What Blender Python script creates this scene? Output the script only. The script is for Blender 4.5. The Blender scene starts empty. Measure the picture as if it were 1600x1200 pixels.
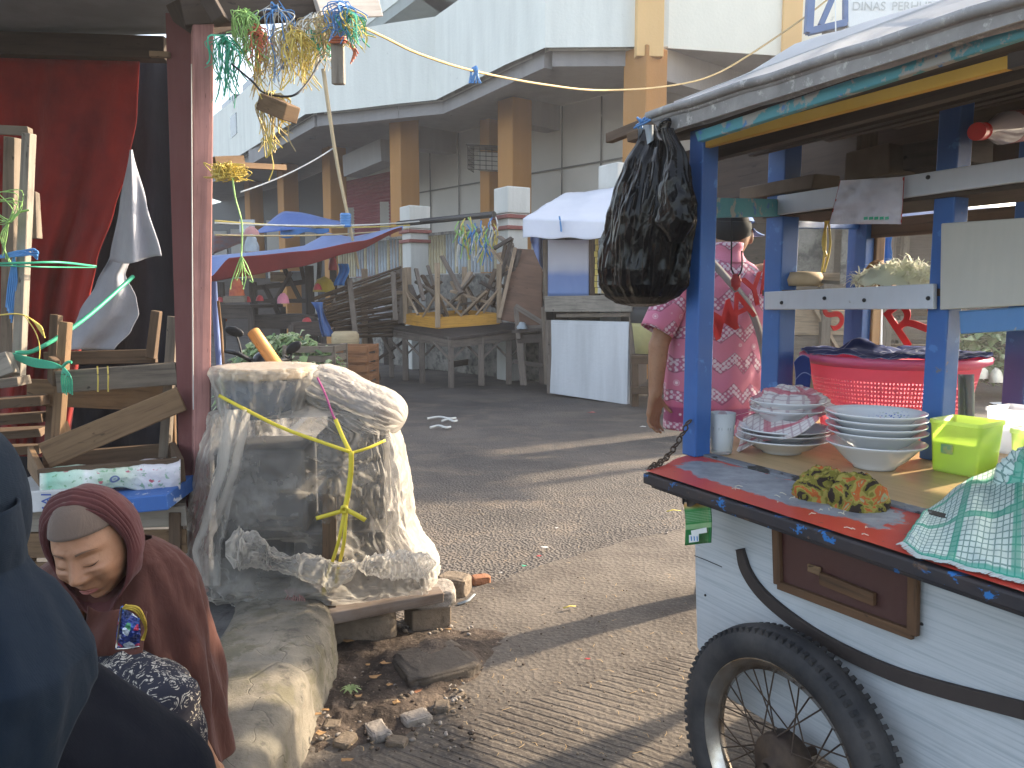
import bpy, bmesh, math, random
from mathutils import Vector, Matrix, noise
R_ = math.radians
V = Vector
random.seed(7)
scene = bpy.context.scene
COL = scene.collection
# ---------------------------------------------------------------- camera, sky, sun, exposure
F, HZ, H = 1230.0, 462.0, 1.33          # focal length in photo pixels, horizon row, eye height
PITCH = math.atan((600 - HZ) / F)
cd = bpy.data.cameras.new('camera'); cam = bpy.data.objects.new('camera', cd); COL.objects.link(cam)
cd.sensor_width = 36; cd.lens = F / 1600 * 36; cd.clip_start = .05; cd.clip_end = 600
cam.location = (0, 0, H); cam.rotation_euler = (math.pi / 2 - PITCH, 0, 0); scene.camera = cam
SUN_EL, SUN_AZ = R_(25), math.atan2(.5, .87)    # azimuth from +X towards +Y
w = bpy.data.worlds.new('World'); scene.world = w; w.use_nodes = True
sky = w.node_tree.nodes.new('ShaderNodeTexSky'); sky.sky_type = 'NISHITA'; sky.sun_disc = False
sky.sun_elevation = SUN_EL; sky.sun_rotation = math.pi / 2 - SUN_AZ
sky.dust_density = 3.0; sky.air_density = 1.0; sky.ozone_density = 1.0
bg = w.node_tree.nodes['Background']; bg.inputs[1].default_value = .15
hs = w.node_tree.nodes.new('ShaderNodeHueSaturation'); hs.inputs['Saturation'].default_value = .62
w.node_tree.links.new(sky.outputs[0], hs.inputs['Color']); w.node_tree.links.new(hs.outputs[0], bg.inputs[0])
sl = bpy.data.lights.new('sun', 'SUN'); sun = bpy.data.objects.new('sun', sl); COL.objects.link(sun)
sl.energy = 3.2; sl.angle = R_(1.4); sl.color = (1, .82, .60)
sd = V((math.cos(SUN_AZ) * math.cos(SUN_EL), math.sin(SUN_AZ) * math.cos(SUN_EL), math.sin(SUN_EL)))
sun.rotation_euler = sd.to_track_quat('Z', 'Y').to_euler(); sun.location = (20, 12, 20)
scene.render.resolution_x, scene.render.resolution_y = 1024, 768
vs = scene.view_settings; vs.view_transform = 'Standard'; vs.look = 'None'; vs.gamma = 1; vs.exposure = 2.1
# ---------------------------------------------------------------- pixel -> world
def ray(px, py):
    a = (px - 800) / F; b = -(py - 600) / F
    return V((a, math.cos(PITCH) + b * math.sin(PITCH), -math.sin(PITCH) + b * math.cos(PITCH)))
O_ = V((0, 0, H))
def P(px, py, Y): d = ray(px, py); return O_ + d * (Y / d.y)
def G(px, py, z=0): d = ray(px, py); return O_ + d * ((z - H) / d.z)
def PL(px, py, o, n): d = ray(px, py); return O_ + d * ((o - O_).dot(n) / d.dot(n))
# ---------------------------------------------------------------- mesh helper
WM = {}
def fr(d, up=(0, 0, 1)):
    x = V(d).normalized(); u = V(up)
    if abs(x.dot(u.normalized())) > .98: u = V((0, 1, 0)) if abs(x.y) < .9 else V((1, 0, 0))
    y = u.cross(x).normalized(); z = x.cross(y)
    return Matrix((x, y, z)).transposed()
def fn3(p, s, amp=1, seed=0):
    q = V(p) * s + V((seed * 7.3, seed * 3.1, seed * 5.7))
    return amp * (noise.noise(q) + .5 * noise.noise(q * 2.1) + .25 * noise.noise(q * 4.3))
class MB:
    def __init__(s): s.v = []; s.f = []; s.uv = []; s.mi = []; s.sm = []
    def face(s, idx, uv, mi=0, sm=False): s.f.append(idx); s.uv.append(uv); s.mi.append(mi); s.sm.append(sm)
    def box(s, c, size, R=None, mi=0, jit=0, taper=(1, 1)):
        c = V(c); hx, hy, hz = [q / 2 for q in size]; R = R or Matrix.Identity(3)
        o = random.random() * 9; b = len(s.v)
        for sx in (-1, 1):
            for sy in (-1, 1):
                for sz in (-1, 1):
                    k = V((hx * sx, hy * sy * (taper[0] if sx > 0 else 1), hz * sz * (taper[1] if sx > 0 else 1)))
                    if jit: k += V([random.uniform(-jit, jit) for _ in range(3)])
                    s.v.append(c + R @ k)
        L = sorted(range(3), key=lambda i: -size[i])
        def uvp(i):
            q = [(-1, 1)[(i >> 2) & 1] * hx, (-1, 1)[(i >> 1) & 1] * hy, (-1, 1)[i & 1] * hz]; return q
        for fc, ax in (((0, 1, 3, 2), 0), ((4, 6, 7, 5), 0), ((0, 4, 5, 1), 1), ((2, 3, 7, 6), 1), ((0, 2, 6, 4), 2), ((1, 5, 7, 3), 2)):
            oth = [i for i in L if i != ax]
            s.face([b + i for i in fc], [(uvp(i)[oth[0]] + o, uvp(i)[oth[1]] + o * .37 + ax * .31) for i in fc], mi)
        return s
    def beam(s, p0, p1, w, h, up=(0, 0, 1), mi=0, jit=0, taper=(1, 1)):
        p0 = V(p0); p1 = V(p1); d = p1 - p0
        return s.box((p0 + p1) / 2, (d.length, w, h), fr(d, up), mi, jit, taper)
    def tube(s, pts, r, n=8, cap=True, mi=0, sm=True, flat=1.0, up=(0, 0, 1), closed=False):
        pts = [V(p) for p in pts]; m = len(pts); rs = r if isinstance(r, (list, tuple)) else [r] * m
        b = len(s.v); L = 0
        for i, p in enumerate(pts):
            if closed: d = pts[(i + 1) % m] - pts[i - 1]
            else: d = pts[min(i + 1, m - 1)] - pts[max(i - 1, 0)]
            R = fr(d, up)
            for k in range(n):
                a = 2 * math.pi * k / n
                s.v.append(p + R @ V((0, math.cos(a) * rs[i], math.sin(a) * rs[i] * flat)))
        for i in range(m if closed else m - 1):
            i2 = (i + 1) % m; L2 = L + (pts[i2] - pts[i]).length
            for k in range(n):
                k2 = (k + 1) % n
                s.face([b + i * n + k, b + i2 * n + k, b + i2 * n + k2, b + i * n + k2],
                       [(L, k * .05), (L2, k * .05), (L2, k * .05 + .05), (L, k * .05 + .05)], mi, sm)
            L = L2
        if cap and not closed:
            s.face([b + k for k in range(n)][::-1], [(0, 0)] * n, mi); s.face([b + (m - 1) * n + k for k in range(n)], [(0, 0)] * n, mi)
        return s
    def lathe(s, prof, c=(0, 0, 0), n=32, R=None, mi=0, sm=True, fn=None):
        c = V(c); R = R or Matrix.Identity(3); b = len(s.v); m = len(prof)
        for (r, z) in prof:
            for k in range(n):
                a = 2 * math.pi * k / n; p = V((r * math.cos(a), r * math.sin(a), z))
                if fn: p = fn(p, a)
                s.v.append(c + R @ p)
        for i in range(m - 1):
            for k in range(n):
                k2 = (k + 1) % n
                s.face([b + i * n + k, b + i * n + k2, b + (i + 1) * n + k2, b + (i + 1) * n + k],
                       [(k / n, i / m), ((k + 1) / n, i / m), ((k + 1) / n, (i + 1) / m), (k / n, (i + 1) / m)], mi, sm)
        return s
    def ell(s, c, r, R=None, n=20, m=12, mi=0, fn=None):
        prof = [(math.sin(math.pi * i / m), -math.cos(math.pi * i / m)) for i in range(m + 1)]
        prof[0] = (1e-4, -1); prof[-1] = (1e-4, 1)
        r = V(r if hasattr(r, '__len__') else (r, r, r))
        def g(p, a):
            q = V((p.x * r.x, p.y * r.y, p.z * r.z)); return fn(q) if fn else q
        return s.lathe(prof, c, n, R, mi, True, g)
    def grid(s, fn, nu, nv, us=1, vs_=1, mi=0, sm=True, closed=False, flip=False):
        b = len(s.v); mu = nu if closed else nu + 1
        for j in range(nv + 1):
            for i in range(mu): s.v.append(V(fn(i / nu, j / nv)))
        for j in range(nv):
            for i in range(nu):
                i2 = (i + 1) % mu if closed else i + 1
                q = [b + j * mu + i, b + j * mu + i2, b + (j + 1) * mu + i2, b + (j + 1) * mu + i]
                u = [(i / nu * us, j / nv * vs_), ((i + 1) / nu * us, j / nv * vs_), ((i + 1) / nu * us, (j + 1) / nv * vs_), (i / nu * us, (j + 1) / nv * vs_)]
                if flip: q.reverse(); u.reverse()
                s.face(q, u, mi, sm)
        return s
    def prism(s, poly, off, mi=0):
        poly = [V(p) for p in poly]; off = V(off); n = len(poly); b = len(s.v)
        R = fr(poly[1] - poly[0], off); o = poly[0]
        s.v += poly + [p + off for p in poly]
        t = [tuple((R.transposed() @ (p - o)).xy) for p in poly]
        nn = sum(((poly[i] - o).cross(poly[(i + 1) % n] - o) for i in range(n)), V((0, 0, 0)))
        fw = list(range(n)); 
        if nn.dot(off) > 0: fw = fw[::-1]
        s.face([b + i for i in fw], [t[i] for i in fw], mi); s.face([b + n + i for i in fw[::-1]], [t[i] for i in fw[::-1]], mi)
        for i in range(n):
            j = (i + 1) % n; q = [b + i, b + j, b + n + j, b + n + i]
            if nn.dot(off) < 0: q.reverse()
            L = (poly[j] - poly[i]).length; s.face(q, [(0, 0), (L, 0), (L, off.length), (0, off.length)], mi)
        return s
    def blade(s, pts, w, up=(0, 0, 1), mi=0, wend=.5):
        pts = [V(p) for p in pts]; m = len(pts); b = len(s.v)
        for i, p in enumerate(pts):
            d = pts[min(i + 1, m - 1)] - pts[max(i - 1, 0)]; R = fr(d, up); ww = w * (1 + (wend - 1) * i / (m - 1)) / 2
            s.v += [p + R @ V((0, -ww, 0)), p + R @ V((0, ww, 0))]
        for i in range(m - 1): s.face([b + 2 * i, b + 2 * i + 2, b + 2 * i + 3, b + 2 * i + 1], [(i / m, 0), ((i + 1) / m, 0), ((i + 1) / m, 1), (i / m, 1)], mi, True)
        return s
    def build(s, name, mats, parent=None, bevel=None, solid=None, sub=0, origin=None, seg=2, weld=False):
        me = bpy.data.meshes.new(name)
        if parent is not None: M0 = WM[parent.name]
        else:
            if origin is None:
                xs = [p.x for p in s.v]; ys = [p.y for p in s.v]; zs = [p.z for p in s.v]
                origin = V(((min(xs) + max(xs)) / 2, (min(ys) + max(ys)) / 2, min(zs)))
            M0 = Matrix.Translation(origin)
        I = M0.inverted()
        me.from_pydata([I @ p for p in s.v], [], s.f)
        uvl = me.uv_layers.new(name='UVMap'); flat = [c for u in s.uv for q in u for c in q]; uvl.data.foreach_set('uv', flat)
        me.polygons.foreach_set('material_index', s.mi); me.polygons.foreach_set('use_smooth', s.sm)
        for m in (mats if isinstance(mats, (list, tuple)) else [mats]): me.materials.append(m)
        if weld:
            bm = bmesh.new(); bm.from_mesh(me); bmesh.ops.remove_doubles(bm, verts=bm.verts, dist=1e-4); bm.to_mesh(me); bm.free()
        me.update(); o = bpy.data.objects.new(name, me); COL.objects.link(o)
        if parent is not None: o.parent = parent; WM[o.name] = M0
        else: o.matrix_world = M0; WM[o.name] = M0
        if solid: md = o.modifiers.new('thick', 'SOLIDIFY'); md.thickness = solid; md.offset = 0
        if bevel: md = o.modifiers.new('bevel', 'BEVEL'); md.width = bevel; md.segments = seg; md.limit_method = 'ANGLE'; md.angle_limit = R_(40)
        if sub: md = o.modifiers.new('sub', 'SUBSURF'); md.levels = sub; md.render_levels = sub
        return o
def tag(o, label=None, cat=None, group=None, kind=None):
    if label: o['label'] = label
    if cat: o['category'] = cat
    if group: o['group'] = group
    if kind: o['kind'] = kind
    return o
def thing(name, label, cat, loc, group=None):
    o = bpy.data.objects.new(name, None); COL.objects.link(o); o.location = loc; o.empty_display_size = .1
    WM[o.name] = Matrix.Translation(V(loc)); return tag(o, label, cat, group)
def copy_tree(root, loc, rz=0, label=None):
    r = root.copy(); COL.objects.link(r); r.location = loc; r.rotation_euler = (0, 0, rz)
    if label: r['label'] = label
    for ch in root.children:
        c = ch.copy(); COL.objects.link(c); c.parent = r
        for g in ch.children: d = g.copy(); COL.objects.link(d); d.parent = c
    return r
def bake(o):
    """apply an object's modifiers into its mesh"""
    bpy.context.view_layer.update(); dg = bpy.context.evaluated_depsgraph_get()
    me = bpy.data.meshes.new_from_object(o.evaluated_get(dg)); old = o.data; o.modifiers.clear(); o.data = me; bpy.data.meshes.remove(old)
    return o
def blob(mb, name, mat, parent=None, voxel=.01, it=4, fac=.5, origin=None):
    """fuse overlapping closed volumes into one continuous surface"""
    o = mb.build(name, mat, parent, origin=origin)
    md = o.modifiers.new('r', 'REMESH'); md.mode = 'VOXEL'; md.voxel_size = voxel; md.use_smooth_shade = True
    if it: ms = o.modifiers.new('s', 'SMOOTH'); ms.iterations = it; ms.factor = fac
    bake(o)
    for p in o.data.polygons: p.use_smooth = True; p.material_index = 0
    if not len(o.data.materials): o.data.materials.append(mat)
    return o
def cap_(mb, p0, r0, p1, r1, n=14):
    p0 = V(p0); p1 = V(p1); m = max(2, int((p1 - p0).length / (.5 * min(r0, r1)) + 1))
    d = (p1 - p0); R = fr(d); prof = []; L = d.length
    for i in range(5): a = math.pi / 2 * i / 4; prof.append((max(1e-4, r0 * math.sin(a)), -r0 * math.cos(a)))
    for i in range(5): a = math.pi / 2 * (1 - i / 4); prof.append((max(1e-4, r1 * math.sin(a)), L + r1 * math.cos(a)))
    Q = Matrix((R.col[1], R.col[2], R.col[0])).transposed(); mb.lathe(prof, p0, n, Q); return mb
def chain_(mb, pts, rs):
    for i in range(len(pts) - 1): cap_(mb, pts[i], rs[i], pts[i + 1], rs[i + 1])
    return mb
def text(s, size, mat, M, parent=None, ext=.002, name='lettering', bold=0):
    c = bpy.data.curves.new('t', 'FONT'); c.body = s; c.size = size; c.extrude = ext; c.align_x = 'CENTER'; c.align_y = 'CENTER'; c.offset = bold
    t = bpy.data.objects.new('t', c); COL.objects.link(t); bpy.context.view_layer.update()
    me = bpy.data.meshes.new_from_object(t.evaluated_get(bpy.context.evaluated_depsgraph_get()))
    bpy.data.objects.remove(t); me.name = name
    I = WM[parent.name].inverted() if parent else Matrix.Identity(4)
    me.transform(I @ M); me.materials.clear(); me.materials.append(mat)
    o = bpy.data.objects.new(name, me); COL.objects.link(o)
    if parent: o.parent = parent; WM[o.name] = WM[parent.name]
    return o
def sag(a, b, d, n=16, wob=0, seed=0):
    a = V(a); b = V(b); out = []
    for i in range(n + 1):
        t = i / n; p = a.lerp(b, t); p.z -= d * 4 * t * (1 - t)
        if wob: p += V((fn3((t * 6, seed, 0), 1, wob), fn3((t * 6, seed, 5), 1, wob), fn3((t * 6, seed, 9), 1, wob)))
        out.append(p)
    return out
def spline(pts, n=8):
    pts = [V(p) for p in pts]; q = [pts[0] * 2 - pts[1]] + pts + [pts[-1] * 2 - pts[-2]]; out = []
    for i in range(1, len(q) - 2):
        for k in range(n):
            t = k / n; a, b, c, d = q[i - 1], q[i], q[i + 1], q[i + 2]
            out.append(.5 * ((2 * b) + (c - a) * t + (2 * a - 5 * b + 4 * c - d) * t * t + (3 * b - a - 3 * c + d) * t ** 3))
    return out + [pts[-1]]
def lerpl(xs, x):
    """piecewise linear table lookup: xs = [(x, y), ...]"""
    if x <= xs[0][0]: return xs[0][1]
    for (a, ya), (b, yb) in zip(xs, xs[1:]):
        if x <= b: t = (x - a) / (b - a); t = t * t * (3 - 2 * t) * .5 + t * .5; return ya + (yb - ya) * t
    return xs[-1][1]
# ---------------------------------------------------------------- material helper
class T:
    def __init__(s, name, rough=.7, spec=.3):
        s.m = bpy.data.materials.new(name); s.m.use_nodes = True; s.nt = s.m.node_tree
        s.b = s.nt.nodes['Principled BSDF']; s.out = s.nt.nodes['Material Output']; s.b.inputs['Roughness'].default_value = rough
        s.b.inputs['Specular IOR Level'].default_value = spec; s._c = None
    def nd(s, t, **kw):
        n = s.nt.nodes.new(t)
        for k, v in kw.items(): setattr(n, k, v)
        return n
    def ln(s, inp, v):
        if isinstance(v, bpy.types.NodeSocket): s.nt.links.new(v, inp)
        elif hasattr(v, '__len__') and len(v) == 3 and inp.type == 'RGBA': inp.default_value = (*v, 1)
        else: inp.default_value = v
    def co(s, k='Object'):
        if s._c is None: s._c = s.nd('ShaderNodeTexCoord')
        return s._c.outputs[k]
    def mp(s, v, sc=(1, 1, 1), rot=(0, 0, 0), loc=(0, 0, 0)):
        n = s.nd('ShaderNodeMapping'); s.ln(n.inputs[0], v); n.inputs['Scale'].default_value = sc; n.inputs['Rotation'].default_value = rot; s.ln(n.inputs['Location'], loc); return n.outputs[0]
    def rnd(s): return s.nd('ShaderNodeObjectInfo').outputs['Random']
    def no(s, v, sc=5, det=4, ro=.55, dist=0):
        n = s.nd('ShaderNodeTexNoise'); s.ln(n.inputs['Vector'], v); n.inputs['Scale'].default_value = sc; n.inputs['Detail'].default_value = det; n.inputs['Roughness'].default_value = ro; n.inputs['Distortion'].default_value = dist; return n.outputs['Fac']
    def vo(s, v, sc=5, feat='F1', out='Distance', rand=1):
        n = s.nd('ShaderNodeTexVoronoi', feature=feat); s.ln(n.inputs['Vector'], v); n.inputs['Scale'].default_value = sc; n.inputs['Randomness'].default_value = rand; return n.outputs[out]
    def wv(s, v, sc=5, dist=0, det=2, dir='X', prof='SIN', ds=1):
        n = s.nd('ShaderNodeTexWave', bands_direction=dir, wave_profile=prof); s.ln(n.inputs['Vector'], v); n.inputs['Scale'].default_value = sc; n.inputs['Distortion'].default_value = dist; n.inputs['Detail'].default_value = det; n.inputs['Detail Scale'].default_value = ds; return n.outputs['Fac']
    def rp(s, f, stops, con=False):
        n = s.nd('ShaderNodeValToRGB'); s.ln(n.inputs[0], f); e = n.color_ramp.elements
        if con: n.color_ramp.interpolation = 'CONSTANT'
        while len(e) < len(stops): e.new(.5)
        for i, (p, c) in enumerate(stops):
            e[i].position = p; e[i].color = (*c, 1) if hasattr(c, '__len__') else (c, c, c, 1)
        return n.outputs[0]
    def mx(s, f, a, b, bl='MIX'):
        n = s.nd('ShaderNodeMix', data_type='RGBA', blend_type=bl); s.ln(n.inputs[0], f); s.ln(n.inputs[6], a); s.ln(n.inputs[7], b); return n.outputs[2]
    def ma(s, op, a, b=0, c=0):
        n = s.nd('ShaderNodeMath', operation=op); s.ln(n.inputs[0], a); s.ln(n.inputs[1], b); s.ln(n.inputs[2], c); return n.outputs[0]
    def sep(s, v): n = s.nd('ShaderNodeSeparateXYZ'); s.ln(n.inputs[0], v); return n.outputs
    def bp(s, h, st=.3, d=.01, nrm=None):
        n = s.nd('ShaderNodeBump'); s.ln(n.inputs['Height'], h); n.inputs['Strength'].default_value = st; n.inputs['Distance'].default_value = d
        if nrm: s.ln(n.inputs['Normal'], nrm)
        return n.outputs[0]
    def col(s, c): s.ln(s.b.inputs['Base Color'], c); return s
    def ro(s, c): s.ln(s.b.inputs['Roughness'], c); return s
    def nrm(s, c): s.ln(s.b.inputs['Normal'], c); return s
    def set(s, k, v): s.ln(s.b.inputs[k], v); return s
def sc3(c, k): return tuple(min(1, x * k) for x in c)
def matte(name, c, c2=None, sc=6, rough=.8, bump=.2, bsc=70, bd=.003, spec=.3, speck=None, metal=0, amt=(.35, .68)):
    t = T(name, rough, spec); o = t.co(); c2 = c2 or sc3(c, .6)
    n = t.no(o, sc, 6, .62); k = t.rp(n, [(amt[0], c2), (amt[1], c)])
    if speck: k = t.mx(t.rp(t.no(o, sc * 4.5, 5, .7), [(.56, 0), (.66, 1)]), k, speck)
    t.col(k).set('Metallic', metal)
    if bump: t.nrm(t.bp(t.no(o, bsc, 4, .6), bump, bd))
    return t.m
def wood(name, c, c2=None, rough=.78, g=1, dirt=None, var=.35, bump=.35, wear=.35):
    t = T(name, rough, .25); c2 = c2 or sc3(c, .45); uv = t.co('UV'); r = t.rnd()
    cb = t.nd('ShaderNodeCombineXYZ'); t.ln(cb.inputs[0], t.ma('MULTIPLY', r, 37)); t.ln(cb.inputs[1], t.ma('MULTIPLY', r, 11))
    u = t.mp(uv, (3 * g, 46 * g, 1), loc=cb.outputs[0]); n = t.no(u, 1, 7, .62, .6)
    k = t.rp(n, [(.3, c2), (.48, c), (.7, sc3(c, 1.25))])
    kn = t.rp(t.no(t.mp(uv, (9, 26, 1), loc=cb.outputs[0]), 1, 3, .5, 1.5), [(.66, 0), (.72, 1)]); k = t.mx(kn, k, sc3(c2, .55))
    big = t.no(t.co(), 5, 5, .6); k = t.mx(t.rp(big, [(.35, wear), (.62, 0)]), k, dirt or sc3(c2, .8))
    k = t.mx(t.ma('MULTIPLY', t.ma('SUBTRACT', r, .2), var), k, sc3(c, 1.35)); t.col(k)
    t.nrm(t.bp(n, bump, .003)); return t.m
def paint(name, c, chip=(.25, .2, .16), sc=7, amt=.62, rough=.5, dirt=None, spec=.4, chip2=None, width=.03, dirtamt=.6):
    t = T(name, rough, spec); o = t.co(); n = t.no(o, sc, 8, .68); f = t.rp(n, [(amt, 0), (amt + width, 1)])
    base = t.mx(t.rp(t.no(o, 2.3, 6, .6), [(.35, dirtamt), (.68, 0)]), c, dirt or sc3(c, .55))
    base = t.mx(t.rp(t.no(t.mp(o, (60, 60, 6)), 1, 3), [(.3, .25), (.6, 0)]), base, sc3(c, .8))
    k = t.mx(f, base, chip)
    if chip2: k = t.mx(t.rp(t.no(o, sc * 1.7, 6, .6), [(.62, 0), (.65, 1)]), k, chip2)
    t.col(k); h = t.mx(f, (1, 1, 1), (0, 0, 0)); t.nrm(t.bp(h, .25, .002, t.bp(t.no(o, 130, 3), .12, .002))); t.ro(t.rp(n, [(.3, rough - .12), (.7, min(1, rough + .25))])); return t.m
def cloth(name, c, c2=None, sc=5, rough=.9, weave=900, bump=.15, sheen=.15, trans=0):
    t = T(name, rough, .15); o = t.co(); c2 = c2 or sc3(c, .75)
    k = t.rp(t.no(o, sc, 5, .6), [(.3, c2), (.7, c)]); t.col(k)
    t.nrm(t.bp(t.no(o, weave, 2, .5), bump, .001, t.bp(t.no(t.mp(o, (1, 1, .45)), 26, 4, .6, .6), .32, .014))); t.set('Sheen Weight', sheen)
    if trans: addtrans(t, k, trans)
    return t.m
def addtrans(t, k, f):
    tr = t.nd('ShaderNodeBsdfTranslucent'); t.ln(tr.inputs[0], k); m = t.nd('ShaderNodeMixShader'); t.ln(m.inputs[0], f)
    t.nt.links.new(t.b.outputs[0], m.inputs[1]); t.nt.links.new(tr.outputs[0], m.inputs[2]); t.nt.links.new(m.outputs[0], t.out.inputs[0]); return m
def film(name, c, alpha=.25, rough=.25, trans=.5, bump=.5, bsc=18, crease=30, amt=(.3, .8)):
    """thin plastic sheet: partly clear, partly milky, glossy creases"""
    t = T(name, rough, .5); o = t.co(); n = t.no(o, 7, 6, .6); k = t.mx(n, sc3(c, .75), c); t.col(k)
    h = t.no(o, bsc, 6, .6, .8); r1 = t.ma('ABSOLUTE', t.ma('SUBTRACT', t.no(t.mp(o, (1, 1, .5), (.3, .2, 0)), crease * .4, 5, .6, .5), .5)); r2 = t.ma('ABSOLUTE', t.ma('SUBTRACT', t.no(t.mp(o, (1, 1, .8), (0, .5, .6)), crease, 4, .6, .3), .5)); t.nrm(t.bp(t.rp(r2, [(0, 1), (.10, 0)]), bump * .35, .004, t.bp(t.rp(r1, [(0, 1), (.16, 0)]), bump, .012, t.bp(h, bump * .5, .012))))
    m = addtrans(t, k, trans); tp = t.nd('ShaderNodeBsdfTransparent'); m2 = t.nd('ShaderNodeMixShader'); lw = t.nd('ShaderNodeLayerWeight'); lw.inputs[0].default_value = .5
    fz = t.rp(lw.outputs['Facing'], [(.2, 1), (.78, .12)]); t.ln(m2.inputs[0], t.ma('MULTIPLY', fz, t.rp(t.no(o, 4, 5, .6), [(amt[0], min(1, alpha * 1.8)), (amt[1], alpha * .3)])))
    t.nt.links.new(m.outputs[0], m2.inputs[1]); t.nt.links.new(tp.outputs[0], m2.inputs[2]); t.nt.links.new(m2.outputs[0], t.out.inputs[0]); return t.m
def glass(name, c=(.9, .95, .95), a=.9, rough=.05, ior=1.3):
    t = T(name, rough, .5); t.col(c); tp = t.nd('ShaderNodeBsdfTransparent'); tp.inputs[0].default_value = (*c, 1); m = t.nd('ShaderNodeMixShader'); fz = t.nd('ShaderNodeFresnel'); fz.inputs[0].default_value = ior
    t.ln(m.inputs[0], t.ma('SUBTRACT', a, fz.outputs[0])); t.nt.links.new(t.b.outputs[0], m.inputs[1]); t.nt.links.new(tp.outputs[0], m.inputs[2]); t.nt.links.new(m.outputs[0], t.out.inputs[0]); return t.m
def flat(name, c, rough=.6, spec=.35, metal=0): return matte(name, c, sc3(c, .8), 9, rough, .08, 120, .002, spec, metal=metal)
M = {}
# ================================================================ GROUND
def asphalt():
    t = T('asphalt', .85, .3); o = t.co()
    base = t.rp(t.no(o, .9, 7, .62), [(.3, (.050, .044, .040)), (.52, (.082, .071, .062)), (.72, (.122, .103, .087))])
    mud = t.rp(t.no(t.mp(o, (1, 1.5, 1)), 2.1, 6, .65, .6), [(.5, 0), (.68, .75)]); k = t.mx(mud, base, (.15, .118, .090))
    k = t.mx(t.rp(t.no(o, 3.1, 7, .7), [(.63, 0), (.72, .8)]), k, (.035, .032, .032))
    k = t.mx(t.rp(t.vo(o, 95), [(.1, .5), (.5, 0)]), k, (.16, .145, .13)); k = t.mx(t.rp(t.vo(t.mp(o, (1, 1, 1), loc=(3, 1, 0)), 60), [(.0, .6), (.28, 0)]), k, (.05, .045, .045))
    t.col(k); ag = t.vo(o, 62); t.nrm(t.bp(t.no(o, 140, 3), .35, .006, t.bp(ag, .8, .013, t.bp(t.no(o, 5, 5), .35, .03)))); t.ro(t.rp(t.no(o, 1.4, 4), [(.35, .72), (.7, .95)])); return t.m
def apron(name, ribs=False):
    t = T(name, .85, .25); o = t.co()
    k = t.rp(t.no(o, 2.4, 8, .65), [(.3, (.062, .051, .043)), (.5, (.106, .090, .075)), (.72, (.150, .128, .107))])
    k = t.mx(t.rp(t.no(o, 9, 6, .7), [(.6, 0), (.72, .75)]), k, (.05, .042, .036)); k = t.mx(t.rp(t.vo(o, 70), [(.05, .5), (.35, 0)]), k, (.22, .2, .175))
    h = t.bp(t.no(o, 60, 5, .65), .45, .008, t.bp(t.vo(o, 48), .4, .008))
    if ribs:
        rv = t.mp(o, (1, 1, 1), (0, 0, R_(-59 + 90)));
        rw = t.wv(rv, 8.2, 1.2, 3, 'Y', 'SIN', 2.2); msk = t.rp(t.no(o, 3.3, 4), [(.36, .12), (.6, 1)])
        g = t.rp(rw, [(.05, 0), (.34, 1)]); k = t.mx(t.ma('MULTIPLY', t.rp(rw, [(.05, .35), (.3, 0)]), msk), k, (.045, .038, .033)); h = t.bp(t.ma('MULTIPLY', g, msk), .55, .010, h)
    t.col(k).nrm(h); return t.m
def gz(x, y): return fn3((x, y, 0), .9, .012, 1) + fn3((x, y, 0), 3.3, .004, 2)
def sheet_poly(name, pts, z, mat, n=26, kind='structure'):
    """ground patch between two point rows (near row, far row), following the ground's unevenness"""
    a, b = pts
    def row(r, t): 
        k = t * (len(r) - 1); i = min(int(k), len(r) - 2); return V(r[i]).lerp(V(r[i + 1]), k - i)
    def f(u, v):
        p = row(a, u).lerp(row(b, u), v); e = .02 if v in (0, 1) else 0
        return V((p.x + fn3((p.x, p.y, 1), 7, e), p.y + fn3((p.x, p.y, 3), 7, e), z + gz(p.x, p.y)))
    m = MB().grid(f, n, n); o = m.build(name, mat, origin=V((0, 0, 0))); return tag(o, kind=kind)
M['asphalt'] = asphalt(); M['apron'] = apron('apron_concrete'); M['rib'] = apron('ribbed_concrete', True)
m = MB()
def gf(u, v):
    x = -1 + 160 * (u - .5) ** 3 * 4 + (u - .5) * 12; y = -4 + 14 * v + 150 * v ** 4
    return V((x, y, gz(x, y) if y < 30 else 0))
tag(m.grid(gf, 130, 130).build('road', M['asphalt'], origin=V((0, 0, 0))), kind='structure')
g = lambda x, y, z=0: G(x, y, z)
A1 = [g(690, 935), g(770, 913), g(806, 902), g(875, 880), g(989, 844), g(1061, 829), g(1300, 775)]
A0 = [g(440, 1120), g(544, 1080), g(640, 1040), g(740, 1000), g(900, 960), g(1050, 930), g(1400, 850)]
A00 = [g(400, 1230), g(544, 1192), g(640, 1155), g(740, 1120), g(940, 1056), g(1100, 1010), g(1420, 930)]
sheet_poly('concrete_apron', ([p + V((-.1, -.45, 0)) for p in A00], A1), .007, M['apron'], 40)
B0 = [V((-.9, 1.3, 0)), V((.0, .8, 0)), V((1.6, .4, 0))]; sheet_poly('ribbed_pavement', (B0, [A00[1] + V((-.3, -.25, 0)), A00[3], A00[6]]), .011, M['rib'], 30)
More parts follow.
